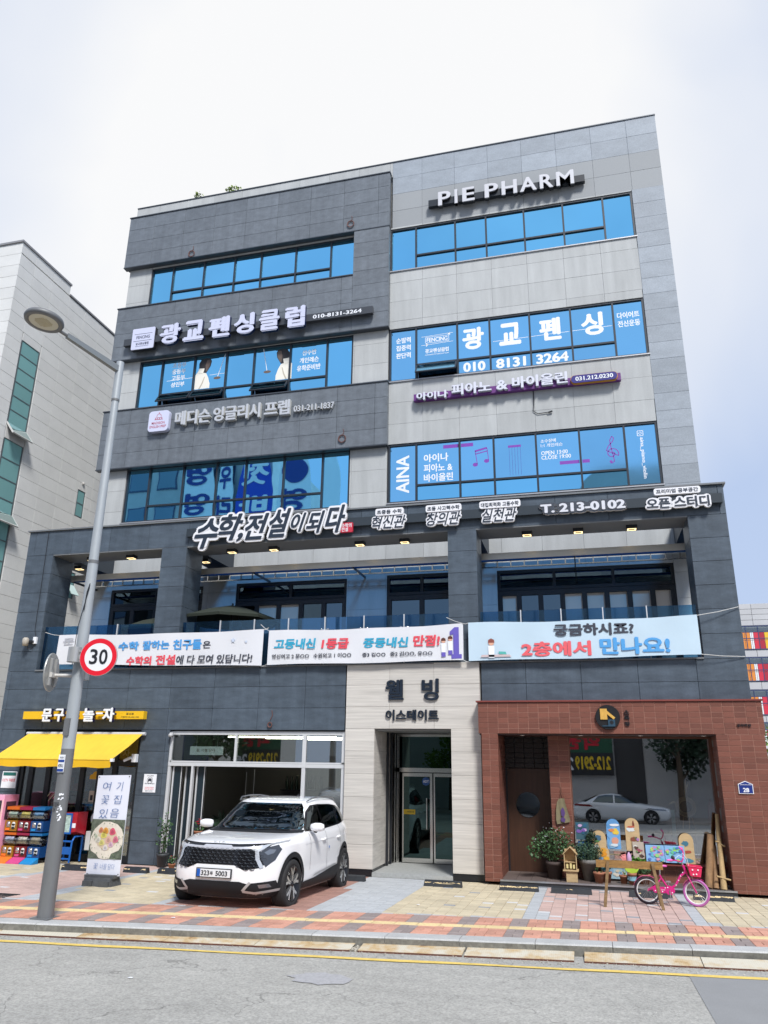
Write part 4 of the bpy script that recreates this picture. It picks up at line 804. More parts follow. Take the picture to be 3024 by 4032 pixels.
# lit downlights
lamp_em = M('lamp_glow', (1, .8, .45), .5, emit=(1, .74, .36), es=1.3)
dlab = {-8.92: 'first lit square downlight under the middle beam, below the brush letters', -7.72: 'second lit downlight under the middle beam, left of the red stamp', -5.35: 'lit downlight just right of the red stamp', -4.17: 'lit downlight below the second group of brush letters', -11.96: 'lit downlight under the left terrace bay', -13.2: 'lit downlight half behind the lamp post', -1.12: 'left one of three lit downlights in the right bay', .09: 'middle one of three lit downlights in the right bay', 1.31: 'right one of three lit downlights in the right bay'}
for x, y, z, lab in [(x, .45, 7.735, l) for x, l in dlab.items()]+[(-10.24, 1.5, 7.80, 'lit downlight on the cross beam behind the second pillar'), (-14.37, 1.5, 7.80, 'lit downlight on the cross beam at the far left corner')]:
    t = thing('downlight', lab, 'light', (x, y, z), group='lit square downlights of the terrace frame')
    obj('housing', MB().box(-.12, .12, -.10, .10, -.085, 0), black, t)
    g = MB()
    for a, b, c, d in ((-.10, .10, -.08, -.055), (-.10, .10, .055, .08), (-.10, -.07, -.055, .055), (.07, .10, -.055, .055)): g.box(a, b, c, d, -.092, -.086)
    obj('light_ring', g, lamp_em, t)
# parasols
pg = M('parasol_cloth', (.026, .034, .024), .9)
def parasol(label, x, y, z, r):
    t = thing('parasol', label, 'parasol', (x, y, 4.5), group='green parasols on the terrace'); m = MB(); n = 8; R = []
    for k in range(n): a = 2*pi*k/n+.2; R.append((r*cos(a), r*sin(a), z-4.5-.42))
    mid = [(p[0]*.5, p[1]*.5, z-4.5-.17) for p in R]
    m.add([(0, 0, z-4.5)]+mid+R, [(0, 1+k, 1+(k+1) % n) for k in range(n)]+[(1+k, 9+k, 9+(k+1) % n, 1+(k+1) % n) for k in range(n)]); m.add(R+[(p[0]*.99, p[1]*.99, p[2]-.07) for p in R], [(k, 8+k, 8+(k+1) % n, (k+1) % n) for k in range(n)])
    obj('canopy', m, pg, t); obj('pole', MB().tube([(0, 0, 0), (0, 0, z-4.5+.05)], .025, 8), black, t)
    for k in range(n): obj('rib', MB().tube([(0, 0, z-4.55), (mid[k][0], mid[k][1], mid[k][2]-.02), (R[k][0], R[k][1], R[k][2]-.02)], .008, 4), black, t)
    obj('base', MB().lathe([(0, .06), (.25, .06), (.25, 0), (0, 0)], 16), black, t)
parasol('open olive parasol standing in the middle terrace bay', -9.25, 1.4, 6.42, 1.35); parasol('olive parasol mostly hidden behind the second pillar', -11.35, 1.3, 6.15, 1.1)
# wall items
def coil(label, x, y, z, k_=1):
    t = thing('wire_coil', label, 'wire', group='loose wire coils on the wall'); m = MB()
    for k in range(2): m.tube([(x+(.10+.02*k)*k_*cos(a*pi/7), y-.03-.01*k, z-.12+(.11+.02*k)*sin(a*pi/7)*k_) for a in range(15)], .011, 5)
    m.tube([(x+.02, y, z+.22), (x+.05, y-.02, z+.1), (x, y-.02, z)], .010, 5); obj('wire', m, M('wire_red', (.14, .06, .05), .6), t)
coil('reddish wire coil on the top slate band, left', -12.49, 2.70, 19.52); coil('reddish wire coil on the top slate band, right above the window end', -6.60, 2.70, 19.67); coil('wire coil on the lowest slate band near its right end', -6.66, 2.70, 11.82); coil('small wire coil above the flower shop window', -7.35, 0, 3.30, .45)
rp = M('leaf_light', (.22, .30, .05), .7, var=.3)
def leaves(n, cx, cy, cz, rx, ry, rz, s, seed, shape=None, droop=.3):
    r = random.Random(seed); m = MB()
    for _ in range(n):
        while True:
            p = Vector((r.uniform(-1, 1), r.uniform(-1, 1), r.uniform(-1, 1)))
            if p.length < 1 and (shape is None or shape(p, r)): break
        c = Vector((cx+p.x*rx, cy+p.y*ry, cz+p.z*rz)); d = Vector((r.uniform(-1, 1), r.uniform(-1, 1), r.uniform(-droop-.3, 1-droop))).normalized(); u = d.cross(Vector((r.uniform(-1, 1), r.uniform(-1, 1), r.uniform(-1, 1)))).normalized()
        L = s*r.uniform(.6, 1.3); W = L*.38
        m.add([c, c+d*L*.5+u*W, c+d*L, c+d*L*.5-u*W], [(0, 1, 2, 3)])
    return m
for lab, x, rx, n in (('small light green weed on the roof edge, left one', -12.7, .16, 60), ('larger light green weed on the roof edge', -11.3, .32, 140)):
    t = thing('roof_weed', lab, 'plant', (x, 3.05, 22.05)); obj('foliage', leaves(n, 0, 0, .18, rx, .15, .2, .09, 4), rp, t); obj('stem', MB().tube([(0, 0, 0), (.03, 0, .25)], .008, 4).tube([(0, 0, 0), (-.08, 0, .2)], .006, 4), rp, t)
cc = thing('security_camera', 'beige dome camera with white box on the left pillar', 'security camera', (-14.48, 0, 5.33)); obj('housing', MB().lathe([(0, -.12), (.07, -.12), (.085, -.02), (.085, .06), (.05, .1), (0, .1)], 14, c=(0, -.16, 0)), M('cam_beige', (.42, .38, .32), .5), cc); obj('arm', MB().box(-.02, .18, -.12, 0, -.03, .03), black, cc); obj('junction_box', MB().box(.14, .24, -.06, 0, -.05, .13), white, cc); obj('cable', MB().tube([(.19, -.02, .13), (.12, -.02, .35), (.09, -.03, 3.1)], .009, 5).tube([(.19, -.03, -.05), (.13, -.05, -.2), (.02, -.05, -.18), (0, -.1, -.08)], .009, 5), black, cc)
ch2 = thing('small_camera', 'small white camera at the top left of the flower shop window', 'security camera', (-9.93, -.02, 2.93)); obj('body', MB().lathe([(0, -.10), (.04, -.10), (.045, .03), (0, .03)], 12, axis='y').box(-.04, .04, -.03, .02, 0, .07), M('cam_white', (.5, .5, .5), .4), ch2)
ch3 = thing('bullet_camera', 'white bullet camera beside the awning end', 'security camera', (-10.92, -.05, 2.38)); obj('body', MB().tube([(0, -.08, .02), (-.16, -.14, -.06)], .035, 10), white, ch3); obj('mount', MB().box(.0, .12, -.06, .05, -.09, .1), white, ch3)

# ================================================================== ground floor shops
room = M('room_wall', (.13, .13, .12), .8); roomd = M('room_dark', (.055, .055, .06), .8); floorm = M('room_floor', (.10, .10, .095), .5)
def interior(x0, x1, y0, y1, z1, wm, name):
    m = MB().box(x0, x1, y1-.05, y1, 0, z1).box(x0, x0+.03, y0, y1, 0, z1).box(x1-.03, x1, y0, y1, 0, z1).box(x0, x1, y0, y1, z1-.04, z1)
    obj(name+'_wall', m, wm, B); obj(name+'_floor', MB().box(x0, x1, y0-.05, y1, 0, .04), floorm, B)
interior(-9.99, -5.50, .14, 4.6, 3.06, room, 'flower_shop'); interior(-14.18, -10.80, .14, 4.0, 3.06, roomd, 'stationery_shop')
F = MB(); 
F.box(-10.0, -5.49, .06, .14, 2.95, 3.03).box(-10.0, -5.49, .05, .14, 2.22, 2.30).box(-9.96, -5.49, .06, .14, 2.305, 2.34).box(-10.0, -9.93, .06, .14, 0, 2.95).box(-8.27, -8.21, .06, .14, 2.34, 2.95).box(-6.53, -6.44, .055, .14, 0, 2.95).box(-5.56, -5.49, .06, .14, 0, 2.95)
ff = obj('flower_shop_window', F, frame_w, B)
for a, b in ((-9.93, -8.27), (-8.21, -6.53), (-6.44, -5.56)): obj('pane', MB().box(a, b, .09, .098, 2.34, 2.95), shopglass, ff)
obj('pane', MB().box(-6.44, -5.56, .09, .098, .06, 2.22), shopglass, ff)
dd = M('door_dark', (.012, .025, .035), .35)
for x0, x1, y in ((-9.90, -9.66, .16), (-9.62, -9.38, .28), (-9.30, -9.08, .24)):
    d_ = obj('folded_door', MB().box(x0, x1, y, y+.05, .05, 2.2), dd, B); obj('door_edge', MB().box(x0, x0+.035, y-.02, y+.06, .04, 2.21).box(x1-.02, x1, y-.01, y+.055, .04, 2.21), frame_w, d_)
obj('door_post', MB().box(-9.36, -9.31, .05, .13, 0, 2.22), frame_w, B)
tube_em = M('tube_light', (1, .95, .8), .5, emit=(1, .93, .75), es=5)
for i, (x0, x1, y, lab) in enumerate(((-8.9, -6.0, 1.0, 'front tube light on the flower shop ceiling'), (-8.3, -5.7, 2.0, 'middle tube light on the flower shop ceiling'), (-7.6, -5.7, 3.0, 'rear tube light on the flower shop ceiling'))):
    t = thing('tube_light', lab, 'light', (0, y, 2.93-.0), group='tube lights in the flower shop'); obj('tube', MB().tube([(x0, 0, 0), (x1, 0, 0)], .018, 8), tube_em, t); obj('fixture', MB().box(x0, x1, -.03, .03, .02, .07), white, t)
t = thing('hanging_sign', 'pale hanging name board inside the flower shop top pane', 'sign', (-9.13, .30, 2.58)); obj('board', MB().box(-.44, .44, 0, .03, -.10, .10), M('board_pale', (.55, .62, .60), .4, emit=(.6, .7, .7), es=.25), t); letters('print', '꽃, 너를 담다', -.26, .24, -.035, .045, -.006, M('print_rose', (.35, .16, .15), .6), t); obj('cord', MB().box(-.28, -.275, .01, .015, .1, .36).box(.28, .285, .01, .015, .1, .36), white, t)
t = thing('wall_shelf', 'dark wall shelf with bottles at the back of the flower shop', 'shelf', (-8.0, 4.2, 1.55)); obj('board', MB().box(-.7, .7, 0, .3, 0, .03), black, t)
for i in range(8): obj('bottle', MB().lathe([(.04, 0), (.045, .2), (.02, .28), (.018, .36), (0, .36)], 10, c=(-.55+i*.15, .15, .03)), M('bottle_dark', (.01, .03, .02), .2), t)
t = thing('storage_rack', 'black storage rack at the back right of the flower shop', 'rack', (-6.3, 3.6, 0)); obj('frame', MB().box(-.5, .5, 0, .4, 0, 1.5), roomd, t); obj('counter', MB().box(-2.4, -.6, -1.0, -.5, 0, .95), M('counter', (.22, .2, .18), .5), t)
wp = M('white_pot', (.72, .72, .70), .5)
for i, (x, lab) in enumerate(((-8.60, 'left white hanging bucket pot in the flower shop'), (-8.38, 'right white hanging bucket pot in the flower shop'))):
    t = thing('hanging_pot', lab, 'pot', (x, 1.6, 1.28+.06*i), group='white bucket pots hanging in the flower shop'); obj('bucket', MB().lathe([(0, 0), (.06, 0), (.085, .17), (.09, .17), (.07, .01)], 14), wp, t); obj('hook', MB().tube([(0, 0, .17), (0, 0, .8)], .004, 4), white, t)
def pot(t, r0, r1, h, mat, rim=True): obj('pot', MB().lathe([(0, 0), (r0, 0), (r1, h*.8), (r1*(1.1 if rim else 1), h*.8), (r1*(1.12 if rim else 1), h), (r1*.9, h), (r1*.85, h*.9), (0, h*.9)], 18), mat, t)
grn = M('leaf_green', (.045, .105, .035), .6, var=.45); grd = M('leaf_dark', (.018, .045, .022), .6, var=.4); grb = M('leaf_blue_green', (.045, .095, .055), .6, var=.4)
t = thing('palm_plant', 'large dark spiky palm inside the flower shop', 'plant', (-8.95, 1.2, 0)); m = MB(); r = random.Random(2)
for k in range(90):
    a = r.uniform(0, 6.28); e = r.uniform(.1, 1.3); L = r.uniform(.35, .6); d = Vector((cos(a)*cos(e), sin(a)*cos(e), sin(e))); c = Vector((0, 0, .75)); u = d.cross(Vector((0, 0, 1))).normalized()*.012; m.add([c-u, c+u, c+d*L*.6+u+Vector((0, 0, .02)), c+d*L-Vector((0, 0, .1))], [(0, 1, 2, 3)])
obj('foliage', m, grd, t); obj('stem', MB().tube([(0, 0, .3), (0, 0, .75)], .03, 6), black, t); pot(t, .14, .18, .32, wp)
tc_ = M('terracotta', (.36, .15, .085), .8, noise=(10, .15, (1, 1, 1))); gp = M('grey_pot', (.17, .165, .155), .8, noise=(8, .2, (1, 1, 1)))
redf = M('flower_red', (.55, .01, .03), .6, var=.2); pinkf = M('flower_pink', (.75, .15, .30), .6, var=.2); yelf = M('flower_yellow', (.80, .55, .02), .6, var=.2); soilm = M('soil', (.02, .015, .01), .9)
def blooms(t, mat, pts, s):
    for (x, y, z) in pts:
        m = MB()
        for k in range(7):
            a = k*2*pi/7+x*9; d = Vector((cos(a), sin(a), .5)).normalized(); u = d.cross(Vector((0, 0, 1))).normalized()*.45*s; c = Vector((x, y, z)); m.add([c, c+d*s*.5+u, c+d*s, c+d*s*.5-u], [(0, 1, 2, 3)])
        m.lathe([(0, -.2*s), (.25*s, 0), (0, .25*s)], 6, c=(x, y, z)); obj('bloom', m, mat, t)
def potted(label, name, x, y, z, pr, ph, pm, fn, fr, fz, mat, seed, stem=True):
    t = thing(name, label, 'potted plant', (x, y, z)); pot(t, pr*.75, pr, ph, pm); obj('soil', MB().lathe([(0, ph*.91), (pr*.86, ph*.91)], 14), soilm, t)
    obj('foliage', leaves(fn, 0, 0, fz, fr, fr, fz-ph*.8, .06, seed), mat, t)
    if stem:
        m = MB(); r = random.Random(seed)
        for k in range(4): m.tube([(0, 0, ph*.85), (r.uniform(-.04, .04), r.uniform(-.04, .04), fz*.8), (r.uniform(-fr, fr)*.6, r.uniform(-fr, fr)*.6, fz*1.25)], .006, 4)
        obj('stem', m, M('stem', (.06, .07, .03), .7), t)
    return t
t = potted('tall leafy rose shrub in a dark grey pot at the flower shop corner', 'potted_shrub', -9.72, -.28, 0, .13, .30, M('pot_dark', (.04, .045, .05), .6), 260, .19, .72, grn, 11); blooms(t, white, [(.1, -.1, .95)], .03)
t = potted('red flowered pot on the upper plant stand by the folded doors', 'potted_flower', -9.02, .02, .62, .10, .16, tc_, 60, .10, .24, grn, 12, False); blooms(t, redf, [(0, -.05, .36), (.06, 0, .33), (-.05, 0, .34), (0, .03, .40), (.03, -.08, .31)], .05)
t = thing('plant_stand', 'small wooden plant stand behind the white car front', 'stand', (-9.05, .02, 0)); obj('top', MB().box(-.16, .16, -.12, .12, .57, .60), tc_, t)
for sx in (-.13, .13):
    for sy in (-.09, .09): obj('leg', MB().box(sx-.015, sx+.015, sy-.015, sy+.015, 0, .57), tc_, t)
t = potted('yellow flowered terracotta pot beside the white car bonnet', 'potted_flower', -9.05, -.45, .25, .09, .15, tc_, 50, .09, .22, grn, 13, False); blooms(t, yelf, [(0, -.04, .31), (.05, 0, .28), (-.04, -.03, .27)], .045)
obj('crate', MB().box(-9.17, -8.93, -.57, -.33, .01, .25), tc_, None, label='low terracotta block under the yellow flowered pot', cat='block')
t = potted('small terracotta pot with tiny red flowers on the ground by the car', 'potted_flower', -9.32, -.55, .01, .075, .12, tc_, 50, .09, .19, grn, 14, False); blooms(t, redf, [(0, -.05, .27), (.04, 0, .24), (-.05, 0, .22)], .03)
t = potted('pink flowered pot glimpsed behind the white car bonnet', 'potted_flower', -8.25, .0, .60, .11, .16, tc_, 60, .14, .22, grn, 15, False); blooms(t, pinkf, [(.05*k-.15, -.06*(k % 2), .32+.02*(k % 3)) for k in range(7)], .055)
obj('crate', MB().box(-8.42, -8.08, -.14, .14, .01, .60), tc_, None, label='tall box under the pink flowered pot behind the car', cat='box')
# stationery shop front
fb = MB(); FX = [-14.19, -13.86, -13.35, -12.83, -12.36, -11.87, -11.45, -10.79]
fb.box(-14.19, -10.79, .04, .12, 2.93, 3.03).box(-14.19, -10.79, .04, .13, 2.20, 2.33).box(-14.19, -10.79, .04, .12, 0, .16)
for i, x in enumerate(FX): fb.box(x-.0 if i == 0 else x-.07, x+.10 if i == 0 else (x if i == 7 else x+.06), .035, .13, 0, 2.95)
sf = obj('stationery_shop_window', fb, fr2, B)
for a, b in zip(FX[:-1], FX[1:]): obj('pane', MB().box(a+.05, b-.06, .075, .083, .16, 2.2), shopglass, sf)
obj('pane', MB().box(-14.1, -10.86, .07, .078, 2.33, 2.93), shopglass, sf)
cloudp = []
def cloud(cx, cz, s):
    m = MB(); 
    for i, (dx, dz, r) in enumerate(((-.09, 0, .05), (0, .035, .075), (.08, .005, .055))): m.prism(circ(cx+dx*s, cz+dz*s, r*s, 14), .060+i*.0015, .066+i*.001)
    m.prism([(cx-.14*s, cz-.05*s), (cx+.135*s, cz-.05*s), (cx+.13*s, cz), (cx-.13*s, cz)], .058, .0625); return m
ygo = M('sticker_gold', (.75, .42, .02), .5)
obj('cloud_sticker', cloud(-12.95+.03, 1.80, 1.15), ygo, sf); obj('cloud_sticker', cloud(-12.0+.02, 1.93, 1.15), ygo, sf)
flat('poster', [(-12.10, 1.34), (-11.80, 1.34), (-11.80, 1.60), (-12.10, 1.60)], .062, M('poster_beige', (.55, .48, .40), .6), sf); flat('poster_print', [(-12.06, 1.38), (-11.99, 1.38), (-11.99, 1.50), (-12.06, 1.50)], .059, black, sf)
for k, (x0, z0, x1, z1) in enumerate(((-13.35, 1.38, -13.22, 1.53), (-13.40, 1.18, -13.26, 1.16), (-13.1, 1.5, -13.25, 1.34))):
    for a in line_poly([(x0, z0), (x1, z1)], .025): flat('tape_strip', a, .062, M('tape', (.6, .5, .35), .6), sf)
ip = thing('inner_sign', 'dark inner sign with white letters seen behind the awning end', 'sign'); obj('board', MB().box(-12.4, -10.95, .10, .13, 2.36, 2.92), M('board_brown', (.05, .035, .01), .5), ip)
letters('letter', '야', -11.24, -11.06, 2.66, 2.86, .092, M('letter_cream', (.65, .55, .48), .5), ip, spread=SP); letters('letter', '놀 - 자', -11.72, -11.10, 2.40, 2.60, .092, MATS['letter_cream'], ip, spread=SP)
r = random.Random(8); cols = [hx(c) for c in ('#c23b3b', '#e2c044', '#3f7fb8', '#5aa060', '#d87aa0', '#e8e4da', '#e07b30')]
t = thing('display_shelf', 'dim shelf of colourful toys inside the stationery shop', 'shelf', (-12.5, 1.2, 0))
obj('frame', MB().box(-1.6, 1.6, .3, .35, 0, 2.0).box(-1.6, 1.6, 0, .3, .5, .53).box(-1.6, 1.6, 0, .3, 1.0, 1.03).box(-1.6, 1.6, 0, .3, 1.5, 1.53), roomd, t)
for k in range(48):
    x = -1.55+(k % 16)*.2; z = (.53, 1.03, 1.53)[k//16]; obj('toy_box', MB().box(x, x+r.uniform(.1, .18), .03, .2, z, z+r.uniform(.15, .38)), M('toy_%d' % (k % 7), tuple(c*.6 for c in cols[k % 7]), .6), t)
# awning
aw = thing('awning', 'yellow fabric awning sloping over the stationery shop front', 'awning'); yel = M('awning_yellow', (.76, .50, .04), .8, noise=[(1.2, .06, (1, 1, 1)), (5, .06, (3, .4, .4))], bump=(2.2, .6))
yel.node_tree.nodes['Principled BSDF'].inputs['Subsurface Weight'].default_value = 0
m = MB(); n = 16
for i in range(n):
    u0, u1 = i/n, (i+1)/n; f = lambda u: (-13.98+3.30*u); g = lambda u: (-14.0+3.27*u); s = .012*sin(pi*u0)
    m.add([(f(u0), -.10, 2.955), (f(u1), -.10, 2.955), (f(u1)-.0, -.68, 2.66-.02), (f(u0), -.68, 2.66-.02), (g(u1), -1.25, 2.345), (g(u0), -1.25, 2.345)], [(0, 3, 2, 1), (3, 5, 4, 2)], smooth=True)
obj('fabric', m, yel, aw)
m = MB()
for i in range(20):
    a, b = -14.0+3.27*i/20, -14.0+3.27*(i+1)/20; z0, z1 = 2.165+.012*sin(i*1.3), 2.165+.012*sin((i+1)*1.3); m.add([(a, -1.262, 2.335), (b, -1.262, 2.335), (b, -1.255-.01*sin(i), z1), (a, -1.255-.01*sin(i-1), z0)], [(0, 3, 2, 1)], smooth=True)
obj('valance', m, M('awning_valance', (.80, .47, .01), .7), aw); obj('front_bar', MB().tube([(-14.02, -1.25, 2.34), (-10.69, -1.25, 2.34)], .022, 8), yel, aw); obj('end_cap', MB().box(-10.73, -10.66, -1.29, -1.22, 2.30, 2.37), white, aw)
obj('roller', MB().tube([(-14.05, -.08, 2.96), (-10.62, -.08, 2.96)], .04, 10), frame_w, aw); obj('arm', MB().tube([(-10.95, -.06, 2.86), (-10.8, -.65, 2.60), (-10.76, -1.22, 2.34)], .018, 6), frame_w, aw)
def notice(label, x0, x1, z0, z1, y, rows_, bgm=white): 
    t = thing('notice_board', label, 'notice'); obj('board', MB().box(x0, x1, y-.012, y, z0, z1), bgm, t)
    for (body, a, b, c, d, mat) in rows_: letters('print', body, x0+(x1-x0)*a, x0+(x1-x0)*b, z0+(z1-z0)*c, z0+(z1-z0)*d, y-.016, mat, t)
    return t
nb = notice('white car parking notice on the slate pier', -10.58, -10.24, 1.60, 2.02, 0, [('CCTV 촬영중', .25, .78, .88, .94, cink), ('외부차량 주차금지', .12, .9, .44, .52, cink), ('무단주차시 견인조치', .15, .88, .24, .30, cred), ('2대의 차량 이동주차', .15, .88, .15, .21, cred), ('웰빙이스테이트', .22, .8, .05, .11, cink)])
m = MB(); cx, cz = -10.41, 1.88
for p in ([(cx-.05, cz-.02), (cx+.05, cz-.02), (cx+.05, cz+.01), (cx+.035, cz+.04), (cx-.035, cz+.04), (cx-.05, cz+.01)],): m.prism(p, -.017, -.013)
for dx in (-.04, .04): m.prism([(cx+dx-.01, cz-.04), (cx+dx+.01, cz-.04), (cx+dx+.01, cz-.015), (cx+dx-.01, cz-.015)], -.017, -.013)
for p in line_poly(circ(cx, cz, .075, 20)+[circ(cx, cz, .075, 20)[0]], .006): m.prism(p, -.016, -.013)
obj('car_symbol', m, cink, nb)
nc = notice('white and green notice plate about video surveillance at the left edge', -14.66, -14.22, 1.62, 2.02, 0, [('CCTV 작동중', .06, .92, .38, .58, cred)]); obj('band', MB().box(-14.63, -14.25, -.0165, -.0135, 1.92, 2.00), M('band_green', (.02, .14, .12), .5), nc)
# ---- brick shopfront
K = thing('brick_shopfront', 'red glazed brick shopfront with a wide beam and a large display window', 'shopfront')
BW, BH = .2175, .110
kc = MB().box(-2.314, 3.434, -.344, .05, 2.996, 3.645).box(-2.254, -1.906, -.344, 1.1, .07, 2.997).box(2.506, 3.414, -.344, .9, .07, 2.997).box(-.874, -.426, .306, .9, .12, 2.96).box(-.426, 2.50, .306, .42, .12, .452)
obj('mortar_core', kc, joint_b, K)
bkw = dict(gap=.009, t=.03, proud=.002, minsz=.03)
clad(K, 'brick', brickm, -2.32, 3.44, 2.99, 3.65, -.35, BW, BH, xo=-2.32, zo=2.99, **bkw)
clad(K, 'brick', brickm, -2.26, -1.90, .07, 2.99, -.35, .18, BH, zo=.02, **bkw)
clad(K, 'brick', brickm, 2.50, 3.42, .07, 2.99, -.35, .23, BH, xo=2.5, zo=.02, quota=300, **bkw)
clad(K, 'brick', brickm, -.35, 1.05, .12, 2.97, -1.90, BW, BH, face='x', zo=.02, **bkw)
clad(K, 'brick', brickm, -.88, -.42, .12, 2.97, .30, BW, BH, zo=.02, **bkw)
clad(K, 'brick', brickm, -.42, 2.50, .12, .46, .30, BW, BH, zo=.02, **bkw)
clad(K, 'brick', brickm, -.35, .35, .12, 2.97, 2.50, BW, BH, face='-x', zo=.02, **bkw)
clad(K, 'dark_tile', brickd, -1.9, -.86, 2.28, 2.98, 1.0, .22, .11, **bkw)
obj('cap', MB().box(-2.36, 3.47, -.38, .06, 3.652, 3.685), M('cap_red', (.20, .045, .035), .5), K)
obj('soffit', MB().box(-2.3, 3.4, -.32, 1.05, 2.965, 2.99), M('soffit_dark', (.05, .022, .018), .6), K)
obj('brick_sill', MB().box(-.42, 2.50, .14, .36, .455, .475), MATS['cap_red'], K)
obj('platform', MB().box(-1.94, 2.55, -.40, 1.05, 0, .105), M('platform_dark', (.02, .022, .026), .5), K)
obj('platform_strip', MB().box(-1.94, 2.55, -.415, -.38, .092, .122).box(-1.94, 2.55, -.415, -.402, .0, .03), M('strip_alu', (.50, .52, .55), .35, metal=.8), K)
clad_t = M('platform_tile', (.13, .10, .09), .6, var=.12)
for i in range(15):
    for j in range(5):
        obj('floor_tile', MB().box(-1.93+i*.298, -1.64+i*.298, -.375+j*.28, -.103+j*.28, .10, .118), clad_t, K)
wood = M('door_wood', (.060, .026, .014), .45, noise=[(3, .3, (6, 1, .5))]); 
wd = obj('wooden_door', MB().box(-1.86, -.90, 1.0, 1.05, .12, 2.27), wood, K)
obj('jamb', MB().box(-1.90, -1.86, .98, 1.06, .12, 2.28), black, wd)
obj('round_pane', MB().prism(circ(-1.44+.02, 1.50, .265, 32, .265), .985, .996), mirror('round_mirror', (.42, .45, .47), .03, .6), wd); obj('door_knob', MB().lathe([(0, -.03), (.018, -.03), (.018, 0), (0, 0)], 10, axis='y', c=(-.97, .99, 1.13)), chrome, wd)
dw = obj('display_window', MB().box(-.44, -.41, .30, .36, .475, 2.95).box(2.44, 2.5, .30, .36, .475, 2.95).box(-.41, 2.44, .30, .36, 2.92, 2.96).box(-.41, 2.44, .30, .36, .475, .50), M('wood_trim', (.13, .05, .03), .6), K)
obj('pane', MB().box(-.41, 2.44, .325, .335, .50, 2.92), wsglass, dw)
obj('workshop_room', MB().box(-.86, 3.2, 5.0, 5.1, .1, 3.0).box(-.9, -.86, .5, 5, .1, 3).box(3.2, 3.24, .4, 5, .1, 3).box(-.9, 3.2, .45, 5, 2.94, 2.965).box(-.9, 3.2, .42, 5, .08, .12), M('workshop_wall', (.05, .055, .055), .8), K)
for i, x in enumerate((-1.39, -.16, 1.06, 2.30)):
    t = thing('soffit_spot', ['recessed spot under the brick beam above the round window door', 'recessed spot under the brick beam near the window corner', 'recessed spot under the brick beam right of the round logo', 'recessed spot under the brick beam near its right end'][i], 'light', (x, -.12, 2.965), group='recessed spots under the brick beam'); obj('rim', MB().lathe([(.035, 0), (.05, -.006), (.05, 0)], 14), white, t); obj('bulb', MB().lathe([(0, -.004), (.035, -.004)], 12), M('spot_glow', (1, .9, .8), .5, emit=(1, .8, .6), es=2.5), t)
ws = sign('round black sign with yellow and blue wooden shapes on the brick beam', 'workshop_sign')
obj('disc', MB().lathe([(0, -.41), (.245, -.41), (.25, -.40), (.25, -.355), (0, -.355)], 36, axis='y', c=(.42, 0, 3.33), smooth=False), M('disc_black', (.012, .012, .014), .4), ws)
wy = M('wood_yellow', (.62, .36, .07), .6, noise=(8, .12, (4, 1, 1)))
flat('wood_piece', [(.27, 3.28), (.41, 3.28), (.41, 3.50), (.27, 3.50)], -.435, wy, ws, .03); flat('wood_piece', [(.41, 3.39), (.535, 3.28), (.57, 3.32), (.41, 3.46)], -.43, wy, ws, .025); flat('blue_block', [(.42, 3.16), (.56, 3.16), (.56, 3.28), (.42, 3.28)], -.435, M('block_blue', (.02, .06, .10), .5), ws, .03); flat('block_hole', circ(.49, 3.22, .04, 14), -.438, black, ws); flat('shelf_piece', [(.30, 3.14), (.56, 3.14), (.56, 3.16), (.30, 3.16)], -.435, MATS['block_blue'], ws, .03)
s8 = sign('small dark vertical letters right of the round sign on the brick beam', 'vertical_lettering')
for i, ch in enumerate('소목장'): letters('letter', ch, .75, .86, 3.39-i*.12, 3.48-i*.12, -.375, [black], s8, depth=.02)
s9 = sign('small dark letters at the right end of the brick beam', 'small_lettering'); letters('letter', '공작학원', 2.92, 3.18, 3.14, 3.20, -.375, [black], s9, depth=.015)
hn = thing('house_number_plate', 'blue house number plate reading 28 on the brick column', 'number plate')
obj('plate', MB().prism([(2.80, 1.87), (3.07, 1.87), (3.07, 2.05), (2.935, 2.11), (2.80, 2.05)], -.372, -.355), white, hn); flat('blue_field', [(2.812, 1.882), (3.058, 1.882), (3.058, 2.043), (2.935, 2.096), (2.812, 2.043)], -.376, M('plate_blue', (.01, .03, .20), .4), hn)
letters('print', '28', 2.88, 2.99, 1.90, 1.98, -.381, white, hn, spread=SP); letters('print', '센트럴파크로127번길', 2.83, 3.04, 2.03, 2.05, -.381, white, hn)
sw = thing('wall_plate', 'small beige plate at the right edge of the brick column', 'plate'); obj('plate', MB().box(3.30, 3.40, -.37, -.35, 1.45, 1.56), M('beige_plate', (.5, .4, .3), .6), sw)
# ---- street lamp with road signs
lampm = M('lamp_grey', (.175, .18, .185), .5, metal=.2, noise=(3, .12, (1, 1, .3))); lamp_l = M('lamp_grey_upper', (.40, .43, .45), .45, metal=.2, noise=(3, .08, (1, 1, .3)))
SL = thing('street_lamp', 'tall grey street lamp post with a round lamp head, carrying road signs', 'street lamp', (-7.99, -6.62, gz(-6.62)-.01))
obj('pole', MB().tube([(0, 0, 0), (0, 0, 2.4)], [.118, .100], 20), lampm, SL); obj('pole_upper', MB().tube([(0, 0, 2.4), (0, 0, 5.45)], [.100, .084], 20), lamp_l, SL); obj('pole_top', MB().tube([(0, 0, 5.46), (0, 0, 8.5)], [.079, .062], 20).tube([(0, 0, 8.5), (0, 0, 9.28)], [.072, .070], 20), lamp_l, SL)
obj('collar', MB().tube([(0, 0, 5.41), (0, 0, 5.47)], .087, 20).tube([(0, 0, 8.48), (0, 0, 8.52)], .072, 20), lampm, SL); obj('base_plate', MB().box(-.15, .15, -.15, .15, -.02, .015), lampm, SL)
da = Vector((cos(radians(252))*cos(radians(7)), sin(radians(252))*cos(radians(7)), sin(radians(7))))
